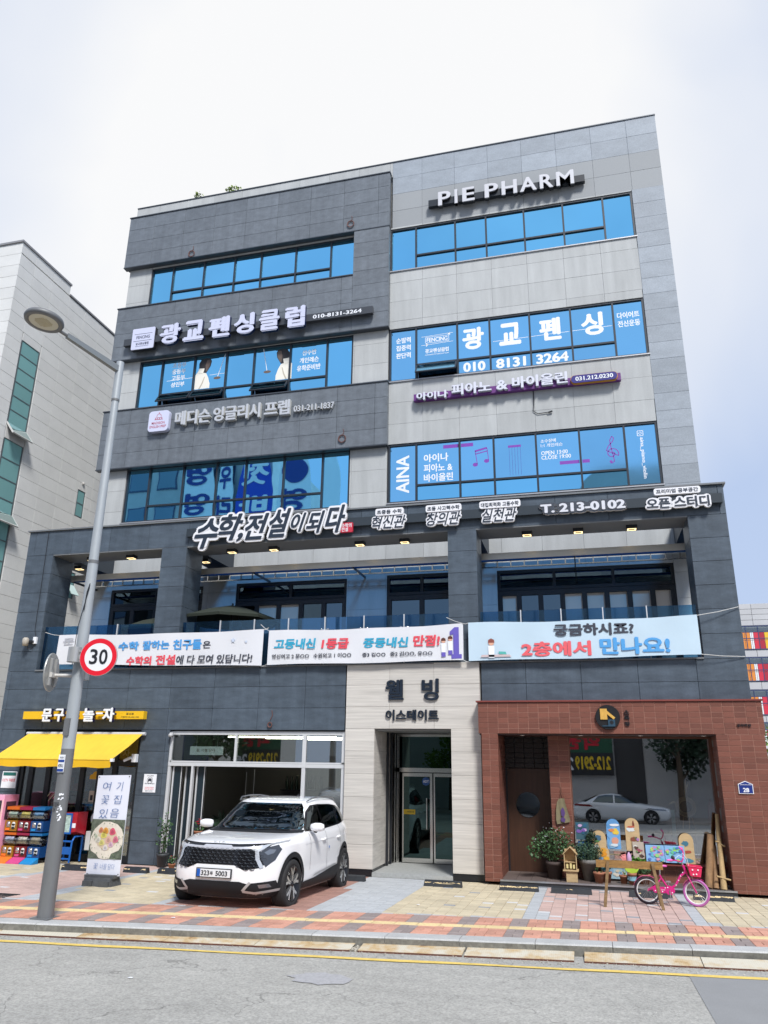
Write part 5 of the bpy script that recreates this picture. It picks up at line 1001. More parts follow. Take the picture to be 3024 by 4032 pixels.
p0 = Vector((0, 0, 9.12)); m = MB(); pe = p0+da*1.15; sdv = da.cross(Vector((0, 0, 1))).normalized()*.045; uu = sdv.cross(da).normalized()*.06
m.add([p0+sdv+uu, p0-sdv+uu, p0-sdv-uu, p0+sdv-uu, pe+sdv*.8+uu*.7, pe-sdv*.8+uu*.7, pe-sdv*.8-uu*.7, pe+sdv*.8-uu*.7], [(0,3,2,1),(4,5,6,7),(0,1,5,4),(1,2,6,5),(2,3,7,6),(3,0,4,7)])
obj('arm', m, M('arm_grey', (.22, .24, .25), .45, metal=.2), SL); obj('spigot', MB().tube([pe-da*.05, pe+da*.16], .03, 10), lampm, SL)
hc = pe+da*.46
hd = obj('lamp_head', MB().lathe([(0, .075), (.22, .07), (.31, .045), (.325, .0), (.31, -.04), (.25, -.045), (.24, -.03), (0, -.03)], 36), lampm, SL, loc=hc, rot=(radians(-4), radians(3), 0)); obj('lens', MB().lathe([(0, -.036), (.238, -.036)], 30), M('lens', (.60, .57, .45), .3), hd)
lg_ = MB()
for i in range(-4, 5):
    for j in range(-4, 5):
        if i*i+j*j < 15: lg_.box(i*.036-.012, i*.036+.012, j*.036-.012, j*.036+.012, -.040, -.037)
obj('led_array', lg_, M('led', (.50, .44, .28), .5), hd)
obj('access_box', MB().box(-.045, .045, -.125, -.09, 2.60, 2.86), lampm, SL); obj('cable', MB().tube([(.02, -.105, 4.6), (.03, -.10, 4.9), (.06, -.09, 5.05)], .008, 5).tube([(-.06, -.105, 3.7), (-.05, -.11, 4.3), (.06, -.09, 5.0)], .006, 5), black, SL)
stp = obj('label_plate', MB().box(-.055, .055, -.122, -.108, 2.05, 2.31), white, SL); obj('label_band', MB().box(-.054, .054, -.126, -.1235, 2.20, 2.235).box(-.054, .054, -.126, -.1235, 2.06, 2.10), M('label_blue', (.02, .06, .28), .5), SL); letters('label_text', '4098-5', -.045, .045, 2.12, 2.175, -.127, cink, SL); letters('label_text', '수원시', -.03, .045, 2.25, 2.285, -.127, cink, SL)
letters('stencil_text', '도로점용\n02.24', -.085, .06, 1.48, 1.62, -.121, M('stencil', (.03, .03, .035), .7), SL, bold=.02)
m = MB(); r = random.Random(4)
for k in range(26):
    a = radians(r.uniform(285, 318)); z = 1.75-.45*r.random(); s = r.uniform(.008, .02); rr_ = .1135; c = Vector((rr_*cos(a), rr_*sin(a), z)); tt = Vector((-sin(a), cos(a), 0)); m.add([c-tt*s, c+tt*s+Vector((0, 0, s*.5)), c+tt*s*.5+Vector((0, 0, s*2)), c-tt*s*.6+Vector((0, 0, s*1.4))], [(0, 1, 2, 3)])
obj('paper_scrap', m, white, SL)
def band(z): return MB().tube([(0, 0, z-.03), (0, 0, z+.03)], .098, 20)
sg = thing('speed_limit_sign', 'round white speed limit sign reading 30 with a red ring', 'road sign', (-7.555, -6.76, 3.93), rot=(0, 0, radians(14)))
alu = M('sign_aluminium', (.50, .50, .49), .4, metal=.6)
obj('plate', MB().prism(circ(0, 0, .30, 40), 0, .004).prism(circ(0, 0, .302, 40), .005, .022), alu, sg)
red_ = M('sign_red', (.72, .012, .03), .35)
m = MB(); O = circ(0, 0, .296, 48); I = circ(0, 0, .222, 48)
m.add([(x, -.003, z) for x, z in O]+[(x, -.003, z) for x, z in I], [(k, (k+1) % 48, 48+(k+1) % 48, 48+k) for k in range(48)]); obj('red_ring', m, red_, sg)
flat('white_face', circ(0, 0, .298, 48), -.002, M('sign_face', (.80, .80, .82), .35), sg, .002); letters('numeral', '3', -.14, -.012, -.115, .125, -.009, black, sg, spread=[(.006, 0), (-.006, 0)]); letters('numeral', '0', .014, .15, -.115, .125, -.009, black, sg, spread=[(.006, 0), (-.006, 0)])
obj('bracket', MB().box(-.36, -.1, .02, .05, -.03, .03).box(-.36, -.1, .02, .05, .08, .12).tube([(-.42, .06, -.08), (-.42, .06, .16)], .10, 16, cap=False), alu, sg)
s10 = thing('side_road_sign', 'round road sign seen edge on from behind, left of the post', 'road sign', (-8.52, -6.60, 3.72), rot=(0, 0, radians(17)))
gb = M('sign_back', (.45, .45, .43), .4, metal=.5)
obj('disc', MB().lathe([(0, -.012), (.31, -.012), (.315, .0), (.31, .012), (0, .012)], 40, axis='x', smooth=False), gb, s10); obj('channel', MB().box(.012, .05, -.13, -.07, -.22, .22).box(.012, .05, .07, .13, -.22, .22), alu, s10)
obj('arm', MB().tube([(.05, 0, -.05), (.48, -.03, -.05)], .028, 10).box(.03, .07, -.14, .14, -.09, -.01), M('arm_white', (.6, .58, .55), .4), s10); obj('clamp', MB().tube([(.535, -.04, -.12), (.535, -.04, .04)], .105, 16, cap=False), alu, s10)
# ================================================================== vehicles
def bool_cut(name, me, cutters, mats):
    o = bpy.data.objects.new('tmp', me); COL.objects.link(o); cs = []
    for c in mats: 
        pass
    for cm in cutters:
        c = bpy.data.objects.new('tmpc', cm); COL.objects.link(c); md = o.modifiers.new('b', 'BOOLEAN'); md.operation = 'DIFFERENCE'; md.object = c; md.solver = 'EXACT'; cs.append(c)
    dg = bpy.context.evaluated_depsgraph_get(); dg.update(); r = bpy.data.meshes.new_from_object(o.evaluated_get(dg))
    for c in cs: bpy.data.objects.remove(c)
    bpy.data.objects.remove(o); r.name = name; return r
def loft(levels, n=96):
    """levels: (z, yfront, yrear, halfwidth, exponent_front, exponent_rear) -> closed shell of horizontal slices"""
    V = []; F = []
    for (z, yf, yr, w_, ef, er) in levels:
        mid = yf+(yr-yf)*.5
        for k in range(n):
            a = 2*pi*k/n; c, s = cos(a), sin(a); e = er if s > 0 else ef; h = (yr-mid) if s > 0 else (mid-yf)
            V.append((w_*math.copysign(abs(c)**(2/e), c), mid+h*math.copysign(abs(s)**(2/e), s), z))
    L = len(levels)
    for i in range(L-1):
        for k in range(n): F.append((i*n+k, i*n+(k+1) % n, (i+1)*n+(k+1) % n, (i+1)*n+k))
    F.append(tuple(range(n))[::-1]); F.append(tuple((L-1)*n+k for k in range(n)))
    m = MB().add(V, F, smooth=True); return m
def interp_levels(lv, k=4):
    """Catmull-Rom refinement of the level table"""
    out = []
    for i in range(len(lv)-1):
        p0, p1, p2, p3 = lv[max(i-1, 0)], lv[i], lv[i+1], lv[min(i+2, len(lv)-1)]
        for j in range(k):
            t = j/k; out.append(tuple(.5*((2*b)+(c-a)*t+(2*a-5*b+4*c-d)*t*t+(3*b-a-3*c+d)*t**3) if q != 0 else b+(c-b)*t for q, (a, b, c, d) in enumerate(zip(p0, p1, p2, p3))))
    out.append(lv[-1]); return out
def patch(bvh, poly, axis, off, size=.05, sign=1, start=4):
    """polygon in the side (y,z) or front (x,z) view laid onto the body shell; returns MB"""
    bm = bmesh.new(); vs = [bm.verts.new((p[0], p[1], 0)) for p in poly]; bm.faces.new(vs); bmesh.ops.triangulate(bm, faces=bm.faces[:])
    for _ in range(6):
        long = [e for e in bm.edges if e.calc_length() > size]
        if not long: break
        bmesh.ops.subdivide_edges(bm, edges=long, cuts=1); bmesh.ops.triangulate(bm, faces=bm.faces[:])
    bm.verts.ensure_lookup_table(); V = []; bad = set()
    for v in bm.verts:
        if axis == 'side': o_ = Vector((sign*start, v.co.x, v.co.y)); d = Vector((-sign, 0, 0))
        elif axis == 'top': o_ = Vector((v.co.x, v.co.y, start)); d = Vector((0, 0, -1))
        else: o_ = Vector((v.co.x, -sign*start, v.co.y)); d = Vector((0, sign, 0))
        h = bvh.ray_cast(o_, d)
        if h[0] is None: bad.add(v.index); V.append(Vector((0, 0, 0)))
        else:
            nn = h[1]; nn = nn if nn.dot(d) < 0 else -nn; V.append(h[0]+nn*off)
    F = [tuple(x.index for x in f.verts) for f in bm.faces if not any(x.index in bad for x in f.verts)]; bm.free()
    return MB().add(V, F, smooth=True)
def arcpts(cy, cz, r, a0, a1, n): return [(cy+r*cos(a0+(a1-a0)*k/n), cz+r*sin(a0+(a1-a0)*k/n)) for k in range(n+1)]
paint = M('car_paint_white', (.88, .88, .89), .22, coat=1.0); silverp = M('car_paint_silver', (.74, .76, .78), .3, metal=.1, coat=1.0); blackp = M('car_black_trim', (.014, .015, .018), .6, spec=.3); gloss_b = M('gloss_black', (.01, .01, .012), .12)
wglass = mirror('car_glass_dark', (.10, .125, .14), .02); head = M('headlight', (.035, .04, .05), .08, coat=1); headl = M('headlight_inner', (.26, .28, .31), .12, metal=.7); drl = M('light_strip', (.62, .64, .66), .2, metal=.5)
def wheel(parent, x, y, R, out, loc_rot=0, alt=False):
    t = obj('tyre', MB().lathe([(R*.70, -.11), (R*.90, -.115), (R*.97, -.10), (R, -.06), (R, .06), (R*.97, .10), (R*.90, .115), (R*.70, .11), (R*.68, 0), (R*.70, -.11)], 40, axis='x'), rubber, parent, loc=(x, y, R), rot=(0, 0, loc_rot))
    s = out; rim = MB(); rim.lathe([(R*.72, s*.112), (R*.68, s*.112), (R*.66, s*.02), (0, s*.02)], 36, axis='x'); obj('rim', rim, gloss_b, t)
    sp = MB(); ns = 5
    for k in range(ns):
        a0 = 2*pi*k/ns+.3
        for da_, wd in ((-.16, .040), (.16, .040)):
            pts = []
            for rr_, q in ((R*.10, 0), (R*.38, da_*.6), (R*.68, da_*1.5)):
                pts.append((rr_, a0+q))
            for (r0, a), (r1, b) in zip(pts[:-1], pts[1:]):
                A_ = Vector((0, r0*cos(a), r0*sin(a))); B_ = Vector((0, r1*cos(b), r1*sin(b))); d = (B_-A_).normalized(); n_ = Vector((0, -d.z, d.y))*wd/2
                ox = Vector((s*.104, 0, 0)); sp.add([A_-n_+ox, A_+n_+ox, B_+n_+ox, B_-n_+ox, A_-n_+ox*.6, A_+n_+ox*.6, B_+n_+ox*.6, B_-n_+ox*.6], [(0, 1, 2, 3), (0, 4, 5, 1), (2, 6, 7, 3), (1, 5, 6, 2), (3, 7, 4, 0)])
    obj('spoke', sp, M('alloy', (.62, .62, .63), .25, metal=.9), t); obj('hub_cap', MB().lathe([(R*.12, s*.09), (R*.11, s*.112), (0, s*.115)], 16, axis='x'), gloss_b, t)
    obj('brake_disc', MB().lathe([(0, s*.0), (R*.45, s*.0)], 24, axis='x'), M('disc_steel', (.2, .2, .2), .4, metal=.8), t); return t
def shell(name, lv, axles, arch_r, mats, parent, half_w, zc):
    base = loft(interp_levels(lv)); me = base.mesh('body'); cutters = []
    bvh = BVHTree.FromPolygons([Vector(v) for v in base.v], base.f)
    me.materials.append(mats[0]); me.materials.append(blackp)
    for ya in axles:
        for s in (-1, 1):
            c = MB().lathe([(0, s*(half_w-.30)), (arch_r, s*(half_w-.30)), (arch_r, s*(half_w+.3)), (0, s*(half_w+.3))], 40, axis='x', c=(0, ya, zc), mi=1, smooth=False)
            bm = bmesh.new(); m_ = c.mesh('c'); bm.from_mesh(m_); bmesh.ops.remove_doubles(bm, verts=bm.verts, dist=1e-5); bmesh.ops.recalc_face_normals(bm, faces=bm.faces); bm.to_mesh(m_); bm.free(); m_.materials.append(mats[0]); m_.materials.append(blackp); cutters.append(m_)
    bm = bmesh.new(); bm.from_mesh(me); bmesh.ops.recalc_face_normals(bm, faces=bm.faces); bm.to_mesh(me); bm.free()
    r = bool_cut('body', me, cutters, mats)
    o = bpy.data.objects.new('body', r); COL.objects.link(o); o.parent = parent
    if len(r.materials) == 0: r.materials.append(mats[0]); r.materials.append(blackp)
    return o, bvh
suv = thing('parked_suv', 'white sport utility car parked nose out on the forecourt before the flower shop', 'car', (-5.96, -2.95, 0), rot=(radians(-1.146), 0, radians(-2.3)))
suv.scale = (1.12, .925, 1.035)
LV = [(.20, -2.10, 2.10, .80, 4, 4), (.27, -2.24, 2.22, .88, 4.4, 4), (.36, -2.31, 2.30, .915, 4.4, 4), (.50, -2.33, 2.33, .93, 4.4, 4), (.64, -2.325, 2.33, .932, 4.4, 4), (.80, -2.30, 2.31, .932, 4.2, 4), (.90, -2.28, 2.28, .928, 4.1, 4), (.965, -2.245, 2.27, .922, 4.1, 4),
      (1.01, -2.14, 2.26, .912, 3.7, 4), (1.05, -1.90, 2.25, .90, 4.0, 4.2), (1.085, -1.48, 2.24, .885, 4.4, 4.2), (1.115, -1.08, 2.22, .865, 5, 4.2), (1.17, -.92, 2.20, .835, 4.6, 4.0), (1.28, -.74, 2.14, .80, 4.4, 4.0), (1.42, -.50, 2.02, .75, 4.4, 4.0), (1.53, -.29, 1.88, .70, 4.4, 4.0), (1.59, -.14, 1.76, .66, 4.2, 4), (1.625, .08, 1.62, .60, 3.8, 3.6), (1.645, .35, 1.40, .48, 3, 3), (1.655, .6, 1.1, .25, 2.5, 2.5)]
body, bv = shell('body', LV, (-1.40, 1.355), .405, [paint], suv, .92, .375)
def cp(name, poly, axis, off, mat, par=suv, size=.06, sign=1): return obj(name, patch(bv, poly, axis, off, size, sign), mat, par)
mir = lambda P: [(-x, z) for x, z in P][::-1]
ws_ = cp('windshield', [(-.775, 1.135), (.775, 1.135), (.715, 1.30), (.615, 1.49), (.56, 1.552), (-.56, 1.552), (-.615, 1.49), (-.715, 1.30)], 'front', .006, wglass)
cp('cowl', [(-.82, 1.105), (.82, 1.105), (.80, 1.14), (-.80, 1.14)], 'front', .007, blackp)
for s in (1, -1):
    SW = [(-.62, 1.13), (.30, 1.15), (1.2, 1.19), (1.72, 1.235), (1.80, 1.30), (1.62, 1.44), (1.35, 1.525), (.95, 1.555), (.3, 1.565), (-.02, 1.55), (-.28, 1.45)]
    cp('side_window_frame', [(-.66, 1.115), (.3, 1.128), (1.2, 1.165), (1.72, 1.22), (1.82, 1.30), (1.60, 1.425), (1.34, 1.495), (.95, 1.528), (.3, 1.538), (.0, 1.525), (-.26, 1.42)], 'side', .004, gloss_b, sign=s)
    for q in ([(-.56, 1.135), (.20, 1.15), (.20, 1.518), (.02, 1.508), (-.22, 1.41)], [(.27, 1.152), (1.06, 1.185), (1.14, 1.495), (.95, 1.508), (.27, 1.518)], [(1.14, 1.195), (1.66, 1.24), (1.74, 1.30), (1.55, 1.405), (1.33, 1.47), (1.21, 1.485)]): cp('side_window', q, 'side', .008, wglass, sign=s)
    for ya in (-1.40, 1.355):
        P = arcpts(ya, .375, .395, radians(-18), radians(198), 22)+arcpts(ya, .375, .475, radians(198), radians(-18), 22); cp('wheel_arch_trim', P, 'side', .010, blackp, sign=s, size=.08)
    cp('sill_trim', [(-.93, .24), (.90, .24), (.93, .50), (.55, .475), (-.35, .38), (-.92, .36)], 'side', .010, blackp, sign=s)
    cp('sill_moulding', [(-.55, .40), (.75, .50), (.74, .525), (-.35, .445)], 'side', .016, M('satin_trim', (.36, .37, .38), .4, metal=.3), sign=s)
    for ln in ([(-.66, .52), (-.64, .80), (-.62, 1.10)], [(.235, .47), (.24, .85), (.235, 1.13)], [(1.04, .60), (1.10, .85), (1.10, 1.17)]):
        for q in line_poly(ln, .010): cp('panel_gap', q, 'side', .0035, M('gap_grey', (.14, .14, .15), .6), sign=s)
    cp('crease', line_poly([(-.9, .93), (1.9, .99)], .008)[0], 'side', .004, M('crease_grey', (.6, .6, .62), .4), sign=s)
    for y in (.06, .93):
        hh = bv.ray_cast(Vector((s*4, y, .96)), Vector((-s, 0, 0)))[0]; obj('door_handle', MB().tube([(hh.x-s*.005, y-.10, .955), (hh.x+s*.028, y-.07, .962), (hh.x+s*.028, y+.07, .968), (hh.x-s*.005, y+.10, .968)], .015, 8), paint, suv)
    mrr = MB().lathe([(0, -.115), (.07, -.10), (.092, -.03), (.09, .05), (.07, .10), (0, .115)], 18, axis='x'); mo = obj('mirror', mrr, paint, suv, loc=(s*1.00, -.56, 1.19), rot=(0, 0, radians(-8*s))); mo.scale = (1.05, .75, .78)
    obj('mirror_foot', MB().tube([(-s*.08, .05, -.04), (-s*.02, 0, -.10)], [.035, .03], 8), blackp, mo); obj('mirror_glass', MB().box(-.09, .09, .095, .10, -.05, .06), wglass, mo)
    rl_ = [(s*.62, -.05, 1.60), (s*.655, .10, 1.652), (s*.66, .5, 1.675), (s*.655, 1.0, 1.67), (s*.64, 1.4, 1.64), (s*.60, 1.62, 1.585)]; obj('roof_rail', MB().tube([(a_, b_, c_-.012) for a_, b_, c_ in rl_], .012, 8), M('rail_silver', (.30, .31, .33), .35, metal=.8), suv)
    wheel(suv, s*.805, -1.40, .372, s, loc_rot=radians(-4)); wheel(suv, s*.805, 1.355, .372, s)
    f_ = 1 if s > 0 else -1
    HL = [(.60, .90), (.78, .985), (.905, 1.02), (.86, .93), (.88, .86), (.82, .70), (.74, .66), (.66, .76)]; BO = [(.52, .915), (.62, .955), (.74, .995), (.84, 1.03), (.84, 1.008), (.73, .97), (.62, .885), (.64, .78), (.70, .665), (.66, .645), (.59, .78), (.57, .90)]
    g = (lambda P: P) if s > 0 else mir
    cp('headlight', g([(.63, .875), (.70, .945), (.80, .975), (.835, .91), (.80, .76), (.72, .665), (.655, .80)]), 'front', .008, head); cp('headlight_lens', g([(.68, .875), (.73, .92), (.79, .91), (.775, .86), (.72, .835)]), 'front', .014, headl)
    cp('running_light', g(BO), 'front', .015, drl)
    cp('fog_housing', g([(.54, .44), (.82, .47), (.84, .34), (.58, .32)]), 'front', .008, blackp)
    for q in line_poly([(.55, .455), (.44, .33), (.60, .305), (.84, .335)], .035): cp('fog_trim', g(q), 'front', .014, M('satin_trim2', (.50, .50, .50), .4, metal=.3))
    cp('fog_lamp', g([(.64, .42), (.76, .43), (.78, .38), (.66, .37)]), 'front', .012, headl)
cp('bumper_lower', [(-.86, .21), (.86, .21), (.86, .335), (.60, .30), (.42, .315), (.40, .46), (-.40, .46), (-.42, .315), (-.60, .30), (-.86, .335)], 'front', .006, blackp)
gr = cp('grille', [(-.75, .80), (-.60, .925), (.60, .925), (.75, .80), (.68, .66), (.45, .625), (.30, .69), (-.30, .69), (-.45, .625), (-.68, .66)], 'front', .006, gloss_b)
hm = MB()
for row in range(7):
    for c in range(-9, 10):
        hx0 = c*.082+(row % 2)*.041; hz = .645+row*.044
        if abs(hx0) > .74-.03*abs(row-3) or (row < 2 and abs(hx0) < .42-.1*row): continue
        P = [(hx0+.036*cos(a), hz+.019*sin(a)) for a in [pi/6+k*pi/3 for k in range(6)]]; P2 = [(hx0+.024*cos(a), hz+.012*sin(a)) for a in [pi/6+k*pi/3 for k in range(6)]]
        V_ = []
        for (px, pz), of in [(p, .022) for p in P]+[(p, .008) for p in P2]:
            h = bv.ray_cast(Vector((px, -4, pz)), Vector((0, 1, 0))); V_.append(h[0]+Vector((0, -of, 0)))
        hm.add(V_, [(k, (k+1) % 6, 6+(k+1) % 6, 6+k) for k in range(6)])
obj('grille_mesh', hm, M('grille_grey', (.045, .05, .058), .3), gr)
cp('nose_trim', [(-.70, .925), (-.2, .915), (.2, .915), (.70, .925), (.76, 1.0), (.30, .985), (-.30, .985), (-.76, 1.0)], 'front', .007, gloss_b)
cp('nose_chrome', [(-.62, .93), (-.2, .905), (.2, .905), (.62, .93), (.65, .975), (.55, .952), (.24, .945), (.21, .965), (-.21, .965), (-.24, .945), (-.55, .952), (-.65, .975)], 'front', .014, M('nose_satin', (.62, .62, .65), .3, metal=.4))
em = [('K', -.10, -.04), ('I', -.02, -.005), ('A', .015, .09)]
for ch, a, b in em: letters('emblem', ch, a, b, .998, 1.024, -2.20, M('emblem_silver', (.70, .70, .72), .2, metal=.4), suv)
yp = bv.ray_cast(Vector((0, -4, .55)), Vector((0, 1, 0)))[0].y
pl_ = obj('number_plate', MB().box(-.285, .285, yp-.035, yp-.005, .50, .635), black, suv); obj('plate_face', MB().box(-.270, .270, yp-.040, yp-.034, .512, .623), M('plate_white', (.78, .79, .80), .4), pl_); obj('plate_strip', MB().box(-.268, -.215, yp-.043, yp-.0395, .514, .621), M('plate_strip', (.01, .10, .45), .4), pl_)
letters('plate_text', '323', -.200, -.065, .532, .603, yp-.046, black, pl_, spread=[(.02, 0)]); letters('plate_text', '루', -.055, -.005, .536, .590, yp-.046, black, pl_, spread=[(.02, 0)]); letters('plate_text', '5003', .035, .225, .532, .603, yp-.046, black, pl_, spread=[(.02, 0)])
obj('wiper', MB().tube([(-.55, -1.02, 1.15), (.05, -1.01, 1.15)], .010, 5).tube([(.1, -1.02, 1.15), (.66, -.96, 1.155)], .010, 5), blackp, suv); obj('antenna', MB().add([(-.02, 1.2, 1.64), (.02, 1.2, 1.64), (0, 1.36, 1.64), (0, 1.33, 1.70)], [(0, 1, 3), (1, 2, 3), (2, 0, 3)]), blackp, suv)
cp('blue_tab', [(.30, .80), (.345, .80), (.345, .84), (.30, .84)], 'side', .02, M('tab_blue', (.02, .15, .45), .5))
cp('tail_light', [(2.05, .93), (2.25, .93), (2.25, 1.02), (2.0, 1.03)], 'side', .008, M('tail_red', (.20, .01, .012), .2))
# silver saloon across the road, seen in the shop glass
def saloon(label, loc, rz, pm, flip=1, tall=0):
    t = thing('parked_saloon' if not tall else 'parked_wagon', label, 'car', loc, rot=(0, 0, rz))
    T = tall
    L2 = [(.20, -2.2, 2.2, .80, 4, 4), (.32, -2.38, 2.38, .89, 3, 3.4), (.55, -2.43, 2.43, .92, 2.8, 3), (.72, -2.40, 2.42, .92, 2.8, 3), (.82, -2.25, 2.38, .91, 3, 3), (.90, -1.8, 2.3, .89, 3.6, 3.4), (.96, -1.25, 2.1, .865, 4, 4), (1.0+.02*T, -1.0, 1.95, .84, 4, 4), (1.15+.1*T, -.66, 1.60, .78, 4, 4), (1.30+.2*T, -.30, 1.25, .70, 4, 4), (1.40+.25*T, .0, .95, .60, 3.6, 3.4), (1.45+.28*T, .25, .65, .35, 3, 3)]
    b_, v_ = shell('body', L2, (-1.45, 1.35), .37, [pm], t, .90, .34)
    for s in (1, -1):
        for q in ([(-.75, 1.0), (.25, 1.0), (.25, 1.36+.2*T), (-.05, 1.33+.2*T)], [(.32, 1.0), (1.35, 1.02), (1.05, 1.30+.15*T), (.7, 1.37+.2*T), (.32, 1.37+.2*T)]): obj('side_window', patch(v_, q, 'side', .006, .08, s), wglass, t)
        for y in (-1.45, 1.35): wheel(t, s*.80, y, .335, s)
        obj('headlight', patch(v_, [(s*.55, .66), (s*.88, .72), (s*.84, .80), (s*.55, .74)][::s], 'front', .006, .08), headl, t); obj('tail_light', patch(v_, [(s*.45, .82), (s*.86, .80), (s*.84, .90), (s*.45, .92)][::s], 'front', .006, .08, -1), MATS['tail_red'], t)
    obj('windshield', patch(v_, [(-.76, 1.0), (.76, 1.0), (.6, 1.34+.2*T), (-.6, 1.34+.2*T)], 'front', .006, .08), wglass, t); obj('rear_window', patch(v_, [(-.72, 1.02), (.72, 1.02), (.56, 1.33+.2*T), (-.56, 1.33+.2*T)], 'front', .006, .08, -1), wglass, t)
    return t
saloon('silver saloon car parked across the road, mirrored in the workshop window', (1.35, -25.3, -.49), radians(92), silverp)
saloon('dark car parked across the road behind the silver saloon', (-3.2, -28.2, -.50), radians(90), M('car_paint_dark', (.02, .022, .026), .25, coat=1), tall=1)

# ---- pink bicycle
bk_ = thing('childrens_bicycle', 'pink child bicycle with white dots and a pink front basket', 'bicycle', (0, 0, 0))
yB = -1.86; mg = M('bike_magenta', (.62, .012, .20), .3, coat=.5); pk = M('bike_pink', (.78, .12, .45), .4); wt = M('bike_white', (.75, .75, .75), .4); tyd = M('tyre_dark', (.03, .018, .03), .8); typ = M('tyre_purple', (.45, .13, .38), .7); alum = M('bike_alloy', (.5, .5, .5), .3, metal=.9)
def bw(x, z, y, tyre, rz, rimm):
    w_ = thing('wheel', None, None, (x, y, z), rot=(0, 0, rz)); w_.parent = bk_
    pts = [(.205*cos(a*pi/20), 0, .205*sin(a*pi/20)) for a in range(41)]; obj('tyre', MB().tube(pts, .022, 10, cap=False), tyre, w_)
    pts = [(.180*cos(a*pi/20), 0, .180*sin(a*pi/20)) for a in range(41)]; obj('rim', MB().tube(pts, .012, 8, cap=False), rimm, w_)
    m = MB()
    for k in range(20): a = k*2*pi/20; m.tube([(0, .02*(-1)**k, 0), (.18*cos(a+.2*(-1)**(k//2)), 0, .18*sin(a+.2*(-1)**(k//2)))], .0022, 4, cap=False)
    obj('spokes', m, alum, w_); obj('hub', MB().tube([(0, -.04, 0), (0, .04, 0)], .018, 10), alum, w_); return w_
bw(.84, .262, yB, tyd, 0, wt); bw(1.655, .262, yB-.02, typ, radians(-18), wt)
RH, FH = Vector((.84, yB, .262)), Vector((1.655, yB-.02, .262)); CR = Vector((1.21, yB, .285)); ST = Vector((1.09, yB, .47)); HT = Vector((1.475, yB, .70)); HB = Vector((1.525, yB, .56))
obj('frame', MB().tube([CR, (1.33, yB, .37), (1.42, yB, .52), HB+Vector((-.01, 0, .03))], .021, 10).tube([CR, ST, (1.07, yB, .52)], .016, 8).tube([ST, (1.0, yB+.04, .36), RH+Vector((0, .05, 0))], .010, 6).tube([ST, (1.0, yB-.04, .36), RH+Vector((0, -.05, 0))], .010, 6).tube([CR, RH+Vector((0, .05, 0))], .010, 6).tube([HT, HB], .021, 10), mg, bk_)
obj('fork', MB().tube([HB, HB+Vector((.02, -.05, -.05)), FH+Vector((.0, -.05, 0))], .011, 8).tube([HB, HB+Vector((.02, .05, -.05)), FH+Vector((0, .05, 0))], .011, 8), mg, bk_)
obj('handlebar', MB().tube([(1.28, yB-.17, .79), (1.36, yB-.12, .78), (1.44, yB-.03, .755), (1.47, yB, .76), (1.50, yB+.06, .80), (1.52, yB+.16, .90), (1.50, yB+.22, .95)], .012, 8), mg, bk_); obj('stem', MB().tube([HT, (1.46, yB, .77)], .014, 8), alum, bk_)
obj('grip', MB().tube([(1.20, yB-.20, .785), (1.29, yB-.165, .79)], .017, 8), pk, bk_); obj('grip', MB().tube([(1.51, yB+.20, .93), (1.47, yB+.26, .97)], .017, 8), pk, bk_); obj('bell', MB().lathe([(0, .04), (.025, .03), (.032, 0), (.03, -.03), (0, -.03)], 12, c=(1.31, yB-.13, .825)), black, bk_)
obj('brake_cable', MB().tube([(1.33, yB-.1, .80), (1.42, yB-.06, .86), (1.53, yB, .80), (1.56, yB, .62)], .004, 5).tube([(1.5, yB+.1, .88), (1.56, yB+.05, .80), (1.60, yB-.03, .55), (1.62, yB-.03, .47)], .004, 5), wt, bk_)
obj('seat', MB().add([(1.03, yB-.06, .655), (1.03, yB+.06, .655), (1.20, yB+.018, .655), (1.20, yB-.018, .655), (1.01, yB-.07, .69), (1.01, yB+.07, .69), (1.19, yB+.025, .685), (1.21, yB-.0, .67), (1.19, yB-.025, .685)], [(0, 1, 2, 3), (4, 8, 7, 6, 5), (0, 4, 5, 1), (1, 5, 6, 2), (2, 6, 7), (2, 7, 3), (3, 7, 8), (0, 3, 8, 4)], smooth=True), pk, bk_)
obj('seat_post', MB().tube([(1.07, yB, .50), (1.085, yB, .66)], .013, 8), alum, bk_)
obj('chain_guard', MB().prism(rrect(.93, 1.30, .235, .335, .045), yB-.055, yB-.04), mg, bk_); obj('chainring', MB().prism(circ(1.21, .285, .075, 20), yB-.065, yB-.056), mg, bk_); obj('crank', MB().tube([(1.21, yB-.07, .285), (1.215, yB-.075, .17)], .010, 6).tube([(1.21, yB+.05, .285), (1.205, yB+.06, .40)], .010, 6), alum, bk_)
obj('pedal', MB().box(1.17, 1.255, yB-.13, yB-.075, .145, .165), M('pedal', (.3, .25, .28), .5), bk_); obj('pedal', MB().box(1.165, 1.25, yB+.06, yB+.12, .395, .415), MATS['pedal'], bk_); obj('kickstand', MB().tube([(.90, yB-.05, .26), (.99, yB-.12, .045)], .007, 6), black, bk_)
for (c_, r_, a0, a1, nm) in ((RH, .245, 20, 165, 'mudguard'), (FH, .245, 55, 155, 'mudguard')):
    m = MB(); V_ = []; n_ = 14
    for k in range(n_+1):
        a = radians(a0+(a1-a0)*k/n_)
        for q in (-.028, 0, .028): V_.append((c_.x+(r_-abs(q)*.25)*cos(a), c_.y+q, c_.z+(r_-abs(q)*.25)*sin(a)))
    m.add(V_, [(k*3+j, k*3+j+1, k*3+j+4, k*3+j+3) for k in range(n_) for j in range(2)], smooth=True); obj(nm, m, mg, bk_)
m = MB(); bx0, bx1 = 1.56, 1.76; 
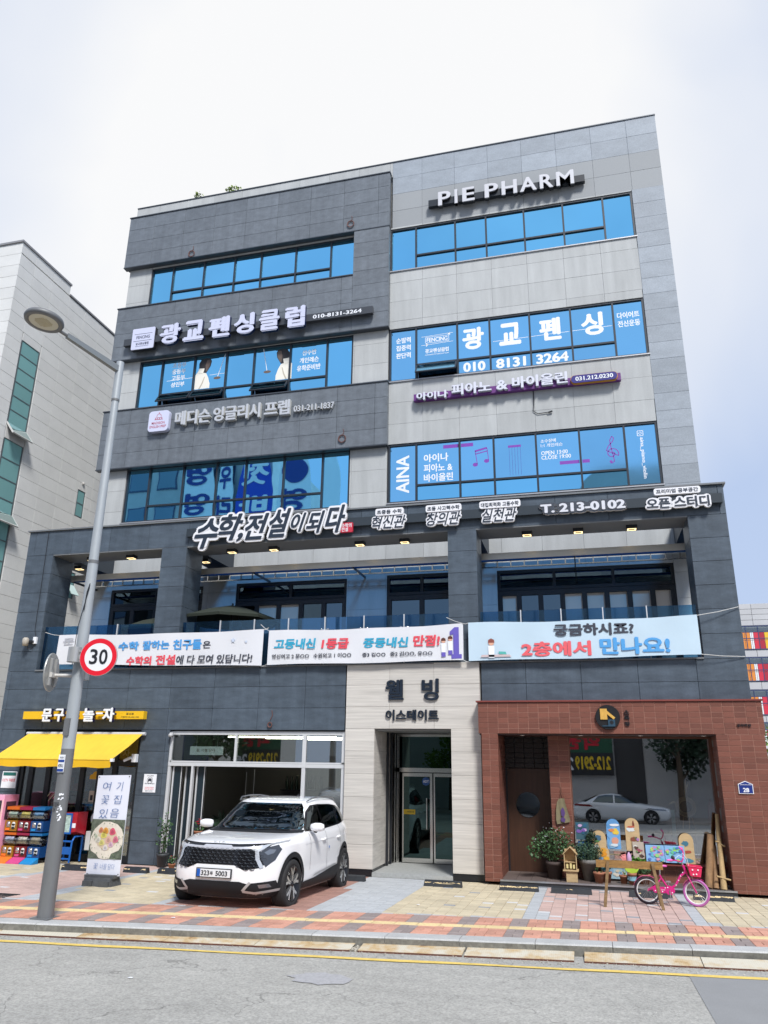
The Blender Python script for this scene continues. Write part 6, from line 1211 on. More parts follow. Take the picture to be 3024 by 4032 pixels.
tp = [(bx0-.01, yB-.12, .70), (bx1+.02, yB-.12, .68), (bx1+.02, yB+.10, .68), (bx0-.01, yB+.10, .70)]; bt_ = [(bx0+.02, yB-.09, .535), (bx1-.01, yB-.09, .52), (bx1-.01, yB+.07, .52), (bx0+.02, yB+.07, .535)]
m.add(tp+bt_, [(0, 4, 5, 1), (1, 5, 6, 2), (2, 6, 7, 3), (3, 7, 4, 0), (4, 7, 6, 5)]); m.tube(tp+[tp[0]], .010, 6)
bkr = thing('front_basket', None, None); bkr.parent = bk_; obj('basket', m, M('basket_pink', (.78, .03, .12), .45), bkr)
m = MB(); r = random.Random(3)
for (x, z, y) in ((1.62, .64, yB-.118), (1.68, .57, yB-.108), (1.71, .64, yB-.122), (1.63, .565, yB-.10)): m.prism(circ(x, z, .013, 8), y-.003, y)
obj('dot', m, white, bkr); m = MB()
for (x, z, y) in ((.97, .27, -.058), (1.02, .31, -.058), (1.09, .26, -.058), (1.14, .32, -.058), (1.25, .25, -.07), (1.18, .33, -.07)): m.prism(circ(x, z, .010, 8), yB+y-.002, yB+y)
for (x, z) in ((1.26, .32), (1.33, .37), (1.38, .45), (1.42, .52), (1.46, .58)): m.prism(circ(x, z, .009, 8), yB-.025, yB-.022)
obj('dot', m, white, bk_); letters('print', 'Lovely', 1.07, 1.15, .275, .298, yB-.059, white, bk_)

# ---- wooden easel rail in front of the bicycle
ow = M('old_wood', (.20, .125, .055), .75, noise=[(5, .35, (1, 1, 4)), (30, .15, (1, 1, 1))]); ow2 = M('old_wood_plank', (.30, .165, .05), .7, noise=[(4, .4, (1, 1, 6)), (20, .2, (1, 1, 1))])
es_ = thing('wooden_rail', 'weathered plank on two wooden legs standing in front of the bicycle', 'rail')
obj('plank', MB().box(-.02, 1.10, -2.36, -2.33, .66, .78), ow2, es_)
for x0, x1 in ((.185, .085), (.93, 1.04)):
    obj('leg', MB().add([(x1-.025, -2.50, .045), (x1+.025, -2.50, .045), (x1+.025, -2.46, .045), (x1-.025, -2.46, .045), (x0-.025, -2.40, .76), (x0+.025, -2.40, .76), (x0+.025, -2.365, .76), (x0-.025, -2.365, .76)], [(0,1,5,4),(1,2,6,5),(2,3,7,6),(3,0,4,7),(4,5,6,7)]), ow, es_)
    obj('rear_leg', MB().add([(x1-.02, -2.05, .04), (x1+.02, -2.05, .04), (x1+.02, -2.01, .04), (x1-.02, -2.01, .04), (x0-.02, -2.33, .72), (x0+.02, -2.33, .72), (x0+.02, -2.30, .72), (x0-.02, -2.30, .72)], [(0,1,5,4),(1,2,6,5),(2,3,7,6),(3,0,4,7),(4,5,6,7)]), ow, es_)
# ---- flower banner stand
bs = thing('banner_stand', 'white roll banner stand with blue handwriting and a bouquet photograph', 'banner stand', (-9.22, -3.38, gz(-3.4)), rot=(0, 0, radians(2)))
obj('panel', MB().add([(-.36, 0, .15), (.36, 0, .17), (.36, .03, 2.0), (-.36, .03, 1.98), (-.36, .01, .15), (.36, .01, .17), (.36, .04, 2.0), (-.36, .04, 1.98)], [(0,1,2,3),(7,6,5,4),(1,5,6,2),(3,7,4,0)]), M('panel_white', (.72, .74, .82), .6), bs)
bl = M('ink_blue', (.06, .14, .35), .6); yy = lambda z: .03*(z-.15)/1.85
for ch, a, b, c, d in (('여', -.22, -.04, 1.70, 1.86), ('기', .08, .22, 1.70, 1.87), ('꽃', -.22, -.05, 1.45, 1.61), ('집', .05, .22, 1.46, 1.62), ('있', -.23, -.05, 1.19, 1.36), ('음', .01, .20, 1.21, 1.37)): letters('handwriting', ch, a, b, c, d, yy(c)-.012, bl, bs, bold=-.010, shear=.1)
for ch, a, b in (('꽃', -.21, -.12), ('너를', -.07, .07), ('담다', .10, .24)): letters('handwriting', ch, a, b, .28, .38, -.008, M('ink_blue_pale', (.16, .25, .48), .6), bs, bold=-.010, shear=.1)
ph = obj('photograph', MB().box(-.358, .358, -.002, .0, .46, 1.17), M('photo_dark', (.11, .13, .095), .6, noise=[(14, .5, (1, 1, 1))]), bs)
r = random.Random(9)
wp_ = [(.0, .48), (.10, .50), (.13, .58), (.28, .64), (.345, .74), (.35, .90), (.30, 1.0), (.2, 1.08), (.05, 1.12), (-.1, 1.12), (-.2, 1.05), (-.28, .98), (-.33, .86), (-.345, .74), (-.30, .62), (-.18, .56), (-.12, .50)]
wp_ = [(x*1.02, .79+(z-.80)*1.06) for x, z in wp_]; flat('bouquet_wrap', wp_, -.007, M('wrap', (.72, .66, .56), .6, noise=(12, .12, (1, 1, 1))), bs); flat('bouquet_wrap', [(.02+(x-.02)*.62, .82+(z-.80)*.60) for x, z in wp_], -.010, M('wrap2', (.62, .50, .36), .6), bs)
for (x, z, rr_, c) in ((-.13, .97, .05, '#e0936a'), (-.03, .96, .06, '#e8a545'), (.12, .95, .065, '#e0607a'), (-.06, .89, .065, '#e8dc70'), (-.17, .80, .055, '#ece8d8'), (-.09, .75, .055, '#e6dd8a'), (.05, .80, .065, '#e8b8a8'), (.20, .81, .06, '#e07f95'), (.11, .72, .05, '#e2bcd0'), (.0, .66, .05, '#e8e0e0'), (-.22, .86, .035, '#cfd8c0')):
    P = [(x+rr_*(1+.12*sin(k*5))*cos(2*pi*k/14), z+rr_*(1+.12*sin(k*5))*sin(2*pi*k/14)) for k in range(14)]; c_ = hx(c); flat('printed_flower', P, -.016, M('pf'+c, tuple(v*.8 for v in c_), .6), bs); flat('printed_flower', [(x+(p[0]-x)*.5, z+(p[1]-z)*.5) for p in P], -.020, M('pg'+c, tuple(v*.55 for v in c_), .6), bs)
lv_ = MB()
for k in range(90):
    x, z = r.uniform(-.34, .34), r.uniform(.47, 1.16)
    if abs(x-.0) < .24 and .56 < z < 1.06 and r.random() < .88: continue
    a = r.uniform(0, 6.28); s = r.uniform(.02, .05); lv_.prism([(x, z), (x+s*cos(a+.3)*.6, z+s*sin(a+.3)*.6), (x+s*cos(a), z+s*sin(a)), (x+s*cos(a-.3)*.6, z+s*sin(a-.3)*.6)], -.024, -.022)
obj('printed_leaves', lv_, M('photo_leaf', (.16, .22, .12), .6, var=.4), bs)
bm_ = M('stand_grey', (.085, .09, .095), .6, noise=(10, .2, (1, 1, 1)))
obj('base', MB().add([(-.30, -.20, 0), (.30, -.20, 0), (.32, .18, 0), (-.32, .18, 0), (-.27, -.17, .14), (.27, -.17, .15), (.28, .14, .16), (-.28, .14, .15)], [(0,1,5,4),(1,2,6,5),(2,3,7,6),(3,0,4,7),(4,5,6,7)]).box(-.27, -.08, -.23, -.15, 0, .10).box(.08, .27, -.23, -.15, 0, .10).box(-.31, .31, -.12, .10, .13, .19), bm_, bs)
obj('back_pole', MB().tube([(0, .06, .15), (0, .06, 2.0)], .014, 8).tube([(-.35, .05, 1.98), (.35, .05, 2.0)], .008, 6), black, bs); obj('eyelet', MB().prism(circ(-.33, 1.95, .012, 8), .02, .024).prism(circ(.33, 1.97, .012, 8), .02, .024).prism(circ(-.33, .19, .012, 8), -.006, -.002).prism(circ(.33, .2, .012, 8), -.006, -.002), black, bs)
# ---- capsule vending machines
ccol = {'orange': ('#d96a1e', '#a5701a'), 'pink': ('#9c1f45', '#7a1320'), 'blue': ('#1b6fae', '#174a86')}; tray = {'orange': '#f0782a', 'pink': '#cc4a86', 'blue': '#1c86c4'}
capg = glass('capsule_shell', (.85, .88, .9), .10); rf_ = random.Random(12)
for ci, (cn_, x0) in enumerate((('orange', -13.66), ('pink', -13.30), ('blue', -12.94))):
    for ri_, z0 in enumerate((.70, .14)):
        lab = '%s capsule toy machine in the %s row' % (cn_, ('upper', 'lower')[ri_])
        t = thing('capsule_machine', lab, 'vending machine', (x0, -.86, z0), group='capsule toy machines by the stationery shop')
        hc_, bc_ = [M('cap_%s_%d' % (cn_, i), tuple(v*.85 for v in hx(c)), .35) for i, c in enumerate(ccol[cn_])]
        obj('top', MB().add([(0, 0, .475), (.34, 0, .475), (.34, .34, .50), (0, .34, .50), (0, 0, .54), (.34, 0, .54), (.34, .34, .55), (0, .34, .55)], [(0,1,5,4),(1,2,6,5),(2,3,7,6),(3,0,4,7),(4,5,6,7),(3,2,1,0)]) if ri_ == 0 else MB().box(0, .34, .02, .34, .475, .53), hc_, t)
        obj('base', MB().box(.0, .34, .0, .34, 0, .235), bc_, t); obj('back', MB().box(.0, .34, .27, .34, .235, .475), bc_, t)
        dr = obj('drum', MB().lathe([(0, .01), (.125, .01), (.125, .33), (0, .33)], 22, axis='x', c=(0, .125, .355), smooth=False), capg, t)
        cpm = MB(); cs = M('capsules_%d_%d' % (ci, ri_), hx(['#b8c8b0', '#e2c84a', '#7aa6cc'][ci] if ri_ == 0 else ['#c8c8dc', '#e6d8c0', '#b0a080'][ci]), .5, noise=[(16, .6, (1, 1, 1)), (40, .3, (1, 1, 1))])
        AR = [radians(q_) for q_ in range(150, 291, 14)]; cpm.add([(x_, .125+.112*cos(a_), .355-.112*sin(a_)*-1 if False else .355+.112*sin(a_+pi)) for a_ in AR for x_ in (.05, .29)], [(2*k_, 2*k_+1, 2*k_+3, 2*k_+2) for k_ in range(len(AR)-1)], smooth=True)
        obj('display_card', cpm, cs, t)
        m = MB()
        for q in range(9): m.lathe([(0, -.03), (.026, -.015), (.03, 0), (.026, .015), (0, .03)], 8, c=(.06+(q % 3)*.11, .10+(q % 2)*.05, .28+(q//3)*.05))
        obj('capsule', m, M('cap_ball', (.5, .5, .52), .3, var=.5), t)
        obj('coin_dial', MB().lathe([(0, -.02), (.045, -.02), (.05, 0)], 16, axis='y', c=(.10, -.004, .155)).box(.055, .145, -.006, 0, .09, .21), M('dial_chrome', (.55, .55, .56), .25, metal=.9), t)
        obj('coin_panel', MB().box(.04, .15, -.014, 0, .02, .065), M('panel_%s' % cn_, hx(tray[cn_]), .4), t); obj('outlet', MB().box(.20, .29, -.012, 0, .08, .16).lathe([(0, -.012), (.045, -.012), (.045, 0)], 14, axis='y', c=(.245, 0, .16)), M('outlet_white', (.65, .65, .63), .4), t); obj('outlet_hole', MB().box(.21, .28, -.014, 0, .05, .10), black, t)
    t = thing('capsule_tray', '%s sloping front tray under the capsule toy machines' % cn_, 'tray', (x0, -.86, .02), group='sloping trays under the capsule machines'); obj('tray', MB().add([(0, -.22, 0), (.34, -.22, 0), (.34, 0, .0), (0, 0, 0), (0, -.22, .02), (.34, -.22, .02), (.34, 0, .12), (0, 0, .12)], [(0,1,5,4),(1,2,6,5),(2,3,7,6),(3,0,4,7),(4,5,6,7)]), M('tray_%s' % cn_, hx(tray[cn_]), .45), t)
t = thing('claw_machine', 'pink game machine cut off by the left picture edge', 'vending machine', (-14.31, -.97, 0)); pkm = M('machine_pink', (.88, .38, .56), .4)
obj('cabinet', MB().box(0, .62, 0, .50, .05, .60).box(0, .62, 0, .50, 1.38, 1.50).box(0, .62, .46, .50, .6, 1.38).box(.56, .62, 0, .46, .60, 1.38).box(0, .05, 0, .46, .60, 1.38), pkm, t); obj('pane', MB().box(.05, .56, .01, .02, .60, 1.38), shopglass, t)
obj('side_panel', MB().box(.621, .626, .08, .42, .95, 1.35), M('machine_dark', (.08, .04, .06), .4), t); obj('light_strip', MB().box(.585, .60, -.012, 0, .1, 1.4), M('strip_cream', (.8, .65, .5), .4), t)
for k in range(16): obj('prize', MB().box(.07+(k % 4)*.12, .16+(k % 4)*.12, .04, .2, .62+(k//4)*.19, .76+(k//4)*.19), M('toy_%d' % (k % 7), None or (.5, .5, .5), .6), t)
obj('control_panel', MB().box(.05, .55, -.06, 0, .42, .58), white, t); obj('caster', MB().lathe([(0, -.02), (.03, -.02), (.03, .02), (0, .02)], 10, axis='x', c=(.5, .05, .03)), black, t)
t = thing('toy_dispenser', 'red and blue toy dispenser on a blue tubular stand behind the lamp post', 'vending machine', (-12.45, -.62, 0)); bl_ = M('stand_blue', (.008, .11, .42), .35); rd_ = M('dispenser_red', (.42, .012, .025), .35)
obj('cabinet', MB().add([(.08, 0, .62), (.58, 0, .72), (.58, .4, .62), (.08, .4, .62), (.08, 0, 1.12), (.58, 0, 1.14), (.58, .4, 1.14), (.08, .4, 1.12)], [(0,1,5,4),(1,2,6,5),(2,3,7,6),(3,0,4,7),(4,5,6,7),(3,2,1,0)]), rd_, t)
obj('front_frame', MB().box(.06, .46, -.03, -.002, .66, .70).box(.06, .46, -.03, -.002, 1.08, 1.12).box(.06, .09, -.03, -.002, .7, 1.08).box(.43, .46, -.03, -.002, .7, 1.08), bl_, t); obj('display_card', MB().box(.09, .43, -.02, -.004, .70, 1.08), M('card_pale', (.42, .55, .50), .5, noise=(14, .5, (1, 1, 1))), t)
obj('paper_label', MB().box(.47, .56, -.008, .0, .80, .90), white, t)
m = MB()
for x in (.05, .50): m.tube([(x, 0, .04), (x+.02, 0, .50), (x+.04, .05, .60), (x+.04, .35, .60), (x, .4, .04)], .022, 8)
m.tube([(.07, 0, .50), (.52, 0, .50)], .022, 8).tube([(.05, 0, .12), (.50, 0, .12)], .022, 8).box(.07, .5, -.01, .01, .22, .38); obj('stand', m, bl_, t)
t = thing('electric_box', 'white meter box low on the stationery shop front', 'box', (-11.68, -.10, .28)); obj('cover', MB().bev(-.17, .17, -.14, 0, 0, .42, .01), M('box_white', (.62, .62, .60), .5), t); obj('cable', MB().tube([(.05, -.05, 0), (.1, -.1, -.18), (.0, -.12, -.26), (-.1, -.05, -.2)], .008, 5), black, t)
t = thing('round_mirror', 'round black framed board beside the red toy dispenser', 'board', (-11.72, -.08, .98)); obj('rim', MB().tube([(.16*cos(a*pi/14), 0, .16*sin(a*pi/14)) for a in range(29)], .012, 6, cap=False), black, t); obj('disc', MB().prism(circ(0, 0, .155, 24), .0, .008), white, t)
# ---- things in front of and inside the workshop window
lightw = M('light_wood', (.50, .36, .19), .6, noise=[(5, .12, (1, 1, 5))]); 
def board(label, x, z0, z1, w_, y, blobs, plain=lightw, ang=4):
    t = thing('painted_board', label, 'painted board', (x, y, z0), rot=(radians(-ang), 0, 0), group='round topped painted boards in the workshop window')
    h = z1-z0; P = [(-w_/2, 0), (w_/2, 0), (w_/2, h-w_/2)]+[(w_/2*cos(a*pi/12), h-w_/2+w_/2*sin(a*pi/12)) for a in range(1, 12)]+[(-w_/2, h-w_/2)]
    obj('board', MB().prism(P, 0, .018), plain, t)
    for i, (bx, bz, rx, rz_, c) in enumerate(blobs):
        r = random.Random(int(bx*1000+bz*77)+i); k_ = 12; Q = [(bx+rx*(1+r.uniform(-.3, .25))*cos(2*pi*k/k_), bz+rz_*(1+r.uniform(-.3, .25))*sin(2*pi*k/k_)) for k in range(k_)]; flat('painting', Q, -.006-.002*i, M('pt'+c, tuple(v*.8 for v in hx(c)), .6), t)
yW = .20
board('round topped board painted with a dark blue rabbit, behind the wooden birdhouse', .07, .50, 1.07, .28, yW, [(-.02, .43, .07, .06, '#3f6a86'), (-.06, .26, .04, .04, '#e8e8e8'), (-.04, .36, .05, .02, '#5a8a4a'), (.06, .24, .08, .02, '#b05a40')])
board('tall blue painted board with cloud and yellow sun', .37, .72, 1.30, .27, yW+.02, [(0, .46, .12, .1, '#5f9ad0'), (0, .3, .125, .12, '#78aee0'), (0, .12, .125, .1, '#88b8dc'), (.03, .46, .09, .03, '#f0f0f0'), (.04, .33, .07, .06, '#eccb4a'), (-.03, .36, .06, .03, '#e08a50'), (.02, .16, .07, .08, '#e0a088'), (0, .08, .08, .03, '#d8e8f0')], plain=M('board_blue', (.12, .32, .60), .6))
board('tall pale board painted with a windmill, white cloud and snake', .75, .70, 1.33, .28, yW+.01, [(-.03, .41, .08, .05, '#dfe8e8'), (.03, .50, .02, .07, '#7a3a2a'), (-.02, .46, .07, .02, '#c8684a'), (.0, .22, .06, .05, '#8a4a34'), (.06, .24, .03, .03, '#5a6a50'), (.1, .22, .03, .03, '#b07ac0')])
board('small round topped board with orange flowers near the dark green bush', .10+.03, .40, .79, .25, .12, [(0, .30, .07, .05, '#e8a530'), (.02, .22, .06, .05, '#e89a20'), (.07, .15, .06, .04, '#f0b030'), (-.05, .14, .05, .03, '#78a8d8')])
board('round topped board painted with a blue bird and a small red house, at the right', 1.78, .50, 1.07, .28, yW, [(-.02, .38, .07, .05, '#3f7a90'), (.02, .22, .06, .03, '#b05038'), (0, .06, .1, .04, '#4a8aa0')])
def panel(label, x0, x1, z0, z1, y, base, blobs, cat='painting'):
    t = thing('painting', label, cat, ((x0+x1)/2, y, z0), rot=(radians(-5), 0, 0)); w_, h = x1-x0, z1-z0; obj('canvas', MB().box(-w_/2, w_/2, 0, .02, 0, h), base, t)
    r = random.Random(int(x0*100)+5)
    for i in range(blobs[0]):
        c = blobs[1][i % len(blobs[1])]; bx, bz = r.uniform(-w_/2+.03, w_/2-.03), r.uniform(.03, h-.03); s = r.uniform(.015, .035); flat('brush_stroke', [(bx+s*1.3*(1+r.uniform(-.3, .3))*cos(k*2*pi/9), max(.004, min(h-.004, bz+s*(1+r.uniform(-.3, .3))*sin(k*2*pi/9)))) for k in range(9)], -.004-.0006*i, M('pt'+c, tuple(v*.8 for v in hx(c)), .6), t)
    return t
pcol = ['#8fb6e0', '#d88ac8', '#6ac0d8', '#e6a0b8', '#9ad888', '#5878c8', '#c8e070']; pcol2 = ['#6ac8a0', '#a8e060', '#5898d8', '#e890b0', '#80d8d8', '#4880c8']
bgb = M('canvas_blue', (.22, .42, .68), .6)
panel('blue abstract canvas, left one of two behind the bicycle handlebar', .98, 1.34, .52, .83, yW-.03, bgb, (26, pcol)); panel('blue green abstract canvas, right one of two behind the bicycle handlebar', 1.35, 1.73, .51, .83, yW-.02, bgb, (26, pcol2))
panel('collage canvas with football and yellow figure behind the pot plants', .73, .95, .56, .88, yW-.04, M('canvas_beige', (.42, .36, .30), .6), (12, ['#5a3a30', '#e8e8e0', '#e0c020', '#3a2a28', '#a05060', '#78a060']))
panel('dark flower painting in the left corner of the display window', -.39, -.12, .88, 1.22, yW, M('canvas_dark', (.03, .09, .12), .6), (14, ['#7a58a8', '#206080', '#184858', '#c8a8d0'])); panel('blue poster with white blocks low in the left window corner', -.36, -.09, .52, .84, yW, M('canvas_blue2', (.02, .10, .30), .6), (6, ['#e8e8e8', '#205a98']))
panel('long low landscape painting leaning under the window behind the rail', .10, .72, .16, .47, .20, M('canvas_land', (.30, .45, .52), .6), (14, ['#b0c8a0', '#d8c8b0', '#88b0d0', '#e0d8c8']))
t = thing('reed_bird', 'wild bundle of reeds shaped like a bird inside the workshop window', 'sculpture', (1.88, .55, 0)); m = MB(); r = random.Random(6); straw = M('straw', (.78, .62, .36), .7, var=.2)
for k in range(60):
    c0 = r.uniform(0, 6.28); inc = r.uniform(-1, 1); rr_ = r.uniform(.13, .21); pts = []
    for q in range(9):
        a = c0+q*.55; pts.append((rr_*cos(a), rr_*.6*sin(a)*inc, 1.56+rr_*sin(a)*.95))
    m.tube(pts, .0065, 3, cap=False)
for k in range(14): m.tube([(r.uniform(-.03, .05), r.uniform(-.03, .03), 1.70), (r.uniform(0, .06), 0, 1.88), (r.uniform(.03, .10), 0, r.uniform(1.92, 2.10))], .005, 4, cap=False)
for k in range(5): m.tube([(-.12, 0, 1.60+.01*k), (-.24, 0, 1.63+.01*k), (-.34, 0, 1.60)], .004, 3, cap=False)
obj('reeds', m, straw, t); obj('leg', MB().tube([(-.06, 0, 1.42), (-.10, 0, 1.09)], .010, 6), lightw, t); obj('leg', MB().tube([(.06, 0, 1.42), (.03, .05, 1.09)], .010, 6), lightw, t); obj('leg', MB().tube([(.08, 0, 1.44), (.16, 0, 1.09)], .010, 6), lightw, t)
t = thing('work_table', 'dark work table with a pale wooden top inside the workshop window', 'table', (2.1, .85, 0)); obj('top', MB().box(-.45, .45, -.15, .35, 1.04, 1.08), lightw, t)
for sx in (-.4, .4):
    for sy in (-.1, .3): obj('leg', MB().box(sx-.02, sx+.02, sy-.02, sy+.02, .12, 1.04), black, t)
t = thing('standing_plank', 'pale blue plank standing upright in the workshop window', 'plank', (1.58, .45, .5), rot=(0, radians(1.5), 0)); obj('plank', MB().box(-.035, .035, 0, .02, 0, 1.0), M('plank_blue', (.35, .72, .80), .6), t)
t = thing('driftwood_bundle', 'sheaf of bare driftwood sticks beside the blue plank', 'sticks', (1.45, .48, .5)); m = MB()
for k in range(12): m.tube([(r.uniform(-.2, -.05), r.uniform(0, .05), 0), (r.uniform(-.05, .05), 0, .3), (r.uniform(.0, .12), 0, r.uniform(.45, .62))], .007, 4)
obj('stick', m, M('driftwood', (.40, .33, .25), .8, var=.3), t)
t = thing('red_cloth', 'red jacket hanging at the right edge inside the display window', 'jacket', (2.40, .60, 1.1)); m = MB(); m.add([(-.06, 0, 0), (.05, .02, 0), (.06, .03, .3), (.03, .01, .55), (-.02, 0, .62), (-.07, -.01, .5), (-.08, 0, .25), (-.06, .08, 0), (.05, .1, 0), (.06, .1, .3), (.03, .08, .55), (-.02, .07, .62), (-.07, .08, .5), (-.08, .08, .25)], [(0, 1, 2, 6), (2, 3, 5, 6), (3, 4, 5), (13, 9, 8, 7), (0, 7, 8, 1), (1, 8, 9, 2), (2, 9, 10, 3), (3, 10, 11, 4), (4, 11, 12, 5), (5, 12, 13, 6), (6, 13, 7, 0)]); obj('cloth', m, M('cloth_red', (.45, .02, .02), .7), t)
t = thing('hanging_apron', 'olive cloth apron with a purple stain hanging beside the round window door', 'apron', (-.64, .27, 0)); oc = M('cloth_olive', (.19, .165, .095), .8, noise=(8, .2, (1, 1, 1)))
m = MB(); V_ = []
for k, (z, a, b) in enumerate(((1.16, -.13, .14), (1.25, -.145, .15), (1.45, -.135, .10), (1.6, -.11, .06), (1.68, -.06, .05))):
    for q in range(7): u = q/6; V_.append((a+(b-a)*u, -.015-.012*sin(q*1.9+k), z+(.05*u if k == 0 else 0)))
m.add(V_, [(k*7+q, k*7+q+1, k*7+q+8, k*7+q+7) for k in range(4) for q in range(6)], smooth=True); obj('cloth', m, oc, t); obj('strap', MB().tube([(-.05, -.01, 1.67), (-.015, -.01, 1.80), (-.005, 0, 1.96), (.0, -.01, 1.80), (.045, -.01, 1.67)], .006, 5), M('strap_brown', (.12, .05, .03), .7), t)
flat('paint_stain', [(-.03, 1.33), (.02, 1.30), (.05, 1.38), (.03, 1.47), (.0, 1.50), (-.04, 1.44)], -.034, M('stain_purple', (.08, .04, .16), .7), t); flat('paint_stain', [(-.04, 1.22), (.03, 1.20), (.05, 1.27), (.0, 1.31), (-.05, 1.28)], -.034, MATS['stain_purple'], t)
# bushes and pots on the platform
pz = .12
t = thing('potted_bush', 'loose light leaved shrub with tiny white flowers in a dark pot by the door', 'potted plant', (-.86, .12, pz)); pot(t, .13, .17, .33, M('pot_brown', (.07, .05, .045), .8)); obj('foliage', leaves(760, .02, -.05, .66, .40, .24, .32, .055, 21), grn, t); obj('foliage_tail', leaves(150, -.38, -.12, .56, .14, .14, .26, .06, 22, droop=.6), grn, t); m = MB()
for k in range(12): a = k*.9; m.tube([(0, 0, .3), (.15*cos(a), .1*sin(a), .6), (.38*cos(a), .2*sin(a), .9)], .006, 4)
obj('stem', m, MATS['stem'], t); obj('flower', leaves(70, 0, -.12, .80, .42, .24, .28, .02, 23), white, t)
t = thing('potted_bush', 'dense fine leaved dark green bush in a tall grey pot', 'potted plant', (-.17, .08, pz)); pot(t, .11, .17, .40, gp); obj('foliage', leaves(1700, 0, 0, .54, .29, .24, .22, .038, 24), grb, t); obj('foliage', leaves(300, .08, 0, .82, .12, .10, .12, .04, 25), grd, t); obj('stem', MB().tube([(0, 0, .35), (0, 0, .6)], .012, 5), MATS['stem'], t)
t = thing('wooden_birdhouse', 'small pale wooden house with a pitched roof on a wooden block', 'birdhouse', (-.52, -.18, pz)); obj('block', MB().box(-.10, .12, -.08, .10, 0, .20), lightw, t); obj('shelf', MB().box(-.16, .15, -.12, .12, .20, .225), lightw, t)
obj('house', MB().box(-.13, -.115, -.10, .10, .225, .53).box(.105, .12, -.10, .10, .225, .53).box(-.115, .105, .08, .10, .225, .60).box(-.115, .105, -.08, .08, .36, .37), lightw, t); obj('roof', MB().add([(-.15, -.12, .52), (0, -.12, .66), (0, .11, .66), (-.15, .11, .52), (-.15, -.12, .505), (0, -.12, .645), (0, .11, .645), (-.15, .11, .505)], [(0,1,2,3),(7,6,5,4),(0,4,5,1)]).add([(.14, -.12, .52), (0, -.12, .66), (0, .11, .66), (.14, .11, .52), (.14, -.12, .505), (0, -.12, .645), (0, .11, .645), (.14, .11, .505)], [(3,2,1,0),(4,5,6,7),(1,5,4,0)]), lightw, t)
obj('ornament', MB().box(-.09, -.05, -.08, -.05, .25, .33).box(-.02, .02, -.085, -.05, .25, .345).box(.04, .08, -.08, -.05, .25, .32), M('orn', (.65, .55, .25), .6), t)
def spot(label, x, y, pr, ph, mat, fr, fh, fm_, seed, n=160, fs_=.04, extra=None):
    t = thing('plant_pot', label, 'potted plant', (x, y, pz), group='small plant pots on the workshop step'); pot(t, pr*.72, pr, ph, mat)
    if n: obj('foliage', leaves(n, 0, 0, ph+fh*.5, fr, fr, fh*.6, fs_, seed), fm_, t)
    return t
spot('terracotta pot on a rounded foot left of the plank legs', .02, -.18, .10, .20, tc_, .08, .08, grn, 31, n=30); spot('terracotta pot with a blue green tuft behind the left rail leg', .17, -.05, .10, .20, tc_, .12, .16, M('leaf_teal', (.03, .12, .14), .6, var=.3), 32)
spot('small terracotta pot between the rail legs', .50, -.08, .08, .15, tc_, .05, .05, grn, 33, n=10)
t = spot('painted terracotta pot with blue band and lime green paper leaves', .66, -.16, .085, .21, tc_, .1, .1, grn, 34, n=0); obj('painted_band', MB().lathe([(.073, .07), (.083, .15)], 16), M('band_blue', (.25, .50, .60), .6), t); lime = M('leaf_lime', (.42, .62, .06), .5)
m = MB()
for a in (-.9, -.3, .4, 1.0): d = Vector((sin(a), -.1, cos(a))); u = Vector((cos(a), 0, -sin(a)))*.035; c = Vector((0, 0, .20)); m.add([c, c+d*.09+u, c+d*.17, c+d*.09-u], [(0, 1, 2, 3)])
obj('paper_leaf', m, lime, t)
spot('low terracotta pot with grass behind the bicycle wheel', .90, -.02, .11, .18, tc_, .14, .14, grn, 35, n=220)
t = thing('flower_pot', 'bright green grass pot with a pink paper cone flower at the window sill', 'potted plant', (.80, .18, .30)); pot(t, .08, .11, .12, tc_); obj('foliage', leaves(260, 0, 0, .20, .14, .10, .10, .06, 36), M('leaf_bright', (.10, .26, .03), .6, var=.3), t)
t = thing('paper_flower', 'pink and lilac paper cones standing behind the plank', 'ornament', (.58, .14, .12)); obj('cone', MB().lathe([(.03, .30), (.055, .40), (.045, .50), (.01, .56)], 8, c=(.06, 0, 0)), M('paper_lilac', (.62, .38, .62), .6, var=.2), t); obj('cone', MB().add([(-.10, 0, .50), (.01, 0, .38), (.0, .03, .52), (-.03, 0, .50)], [(0, 1, 2), (0, 2, 3)]).add([(-.12, 0, .48), (-.05, 0, .36), (.0, 0, .44)], [(0, 1, 2)]), M('paper_pink', (.70, .22, .22), .6), t); obj('stalk', MB().tube([(.06, 0, 0), (.06, 0, .32)], .006, 5).tube([(-.04, 0, 0), (-.03, 0, .4)], .006, 5), lime, t)
bark = M('log_bark', (.27, .155, .075), .8, noise=[(9, .3, (1, 1, .25)), (30, .2, (1, 1, 1))]); pale_b = M('log_pale', (.42, .29, .14), .8, noise=[(9, .25, (1, 1, .25)), (30, .15, (1, 1, 1))])
def logp(label, pts, rr_, mat, knots=()):
    t = thing('wooden_log', label, 'log', pts[0], group='logs leaning on the brick column'); p0 = Vector(pts[0]); obj('trunk', MB().tube([Vector(p)-p0 for p in pts], rr_, 12), mat, t)
    for a, b, r_ in knots: obj('branch_stub', MB().tube([Vector(a)-p0, Vector(b)-p0], r_, 8), mat, t)
logp('thick brown log leaning against the brick column, left of three', [(2.07, -.18, .125), (2.16, -.02, .6), (2.25, .14, 1.06)], [.075, .07, .068], bark)
logp('short log stub between the two longer logs', [(2.20, -.24, .125), (2.24, -.10, .42), (2.29, .12, .86)], [.055, .05, .045], bark)
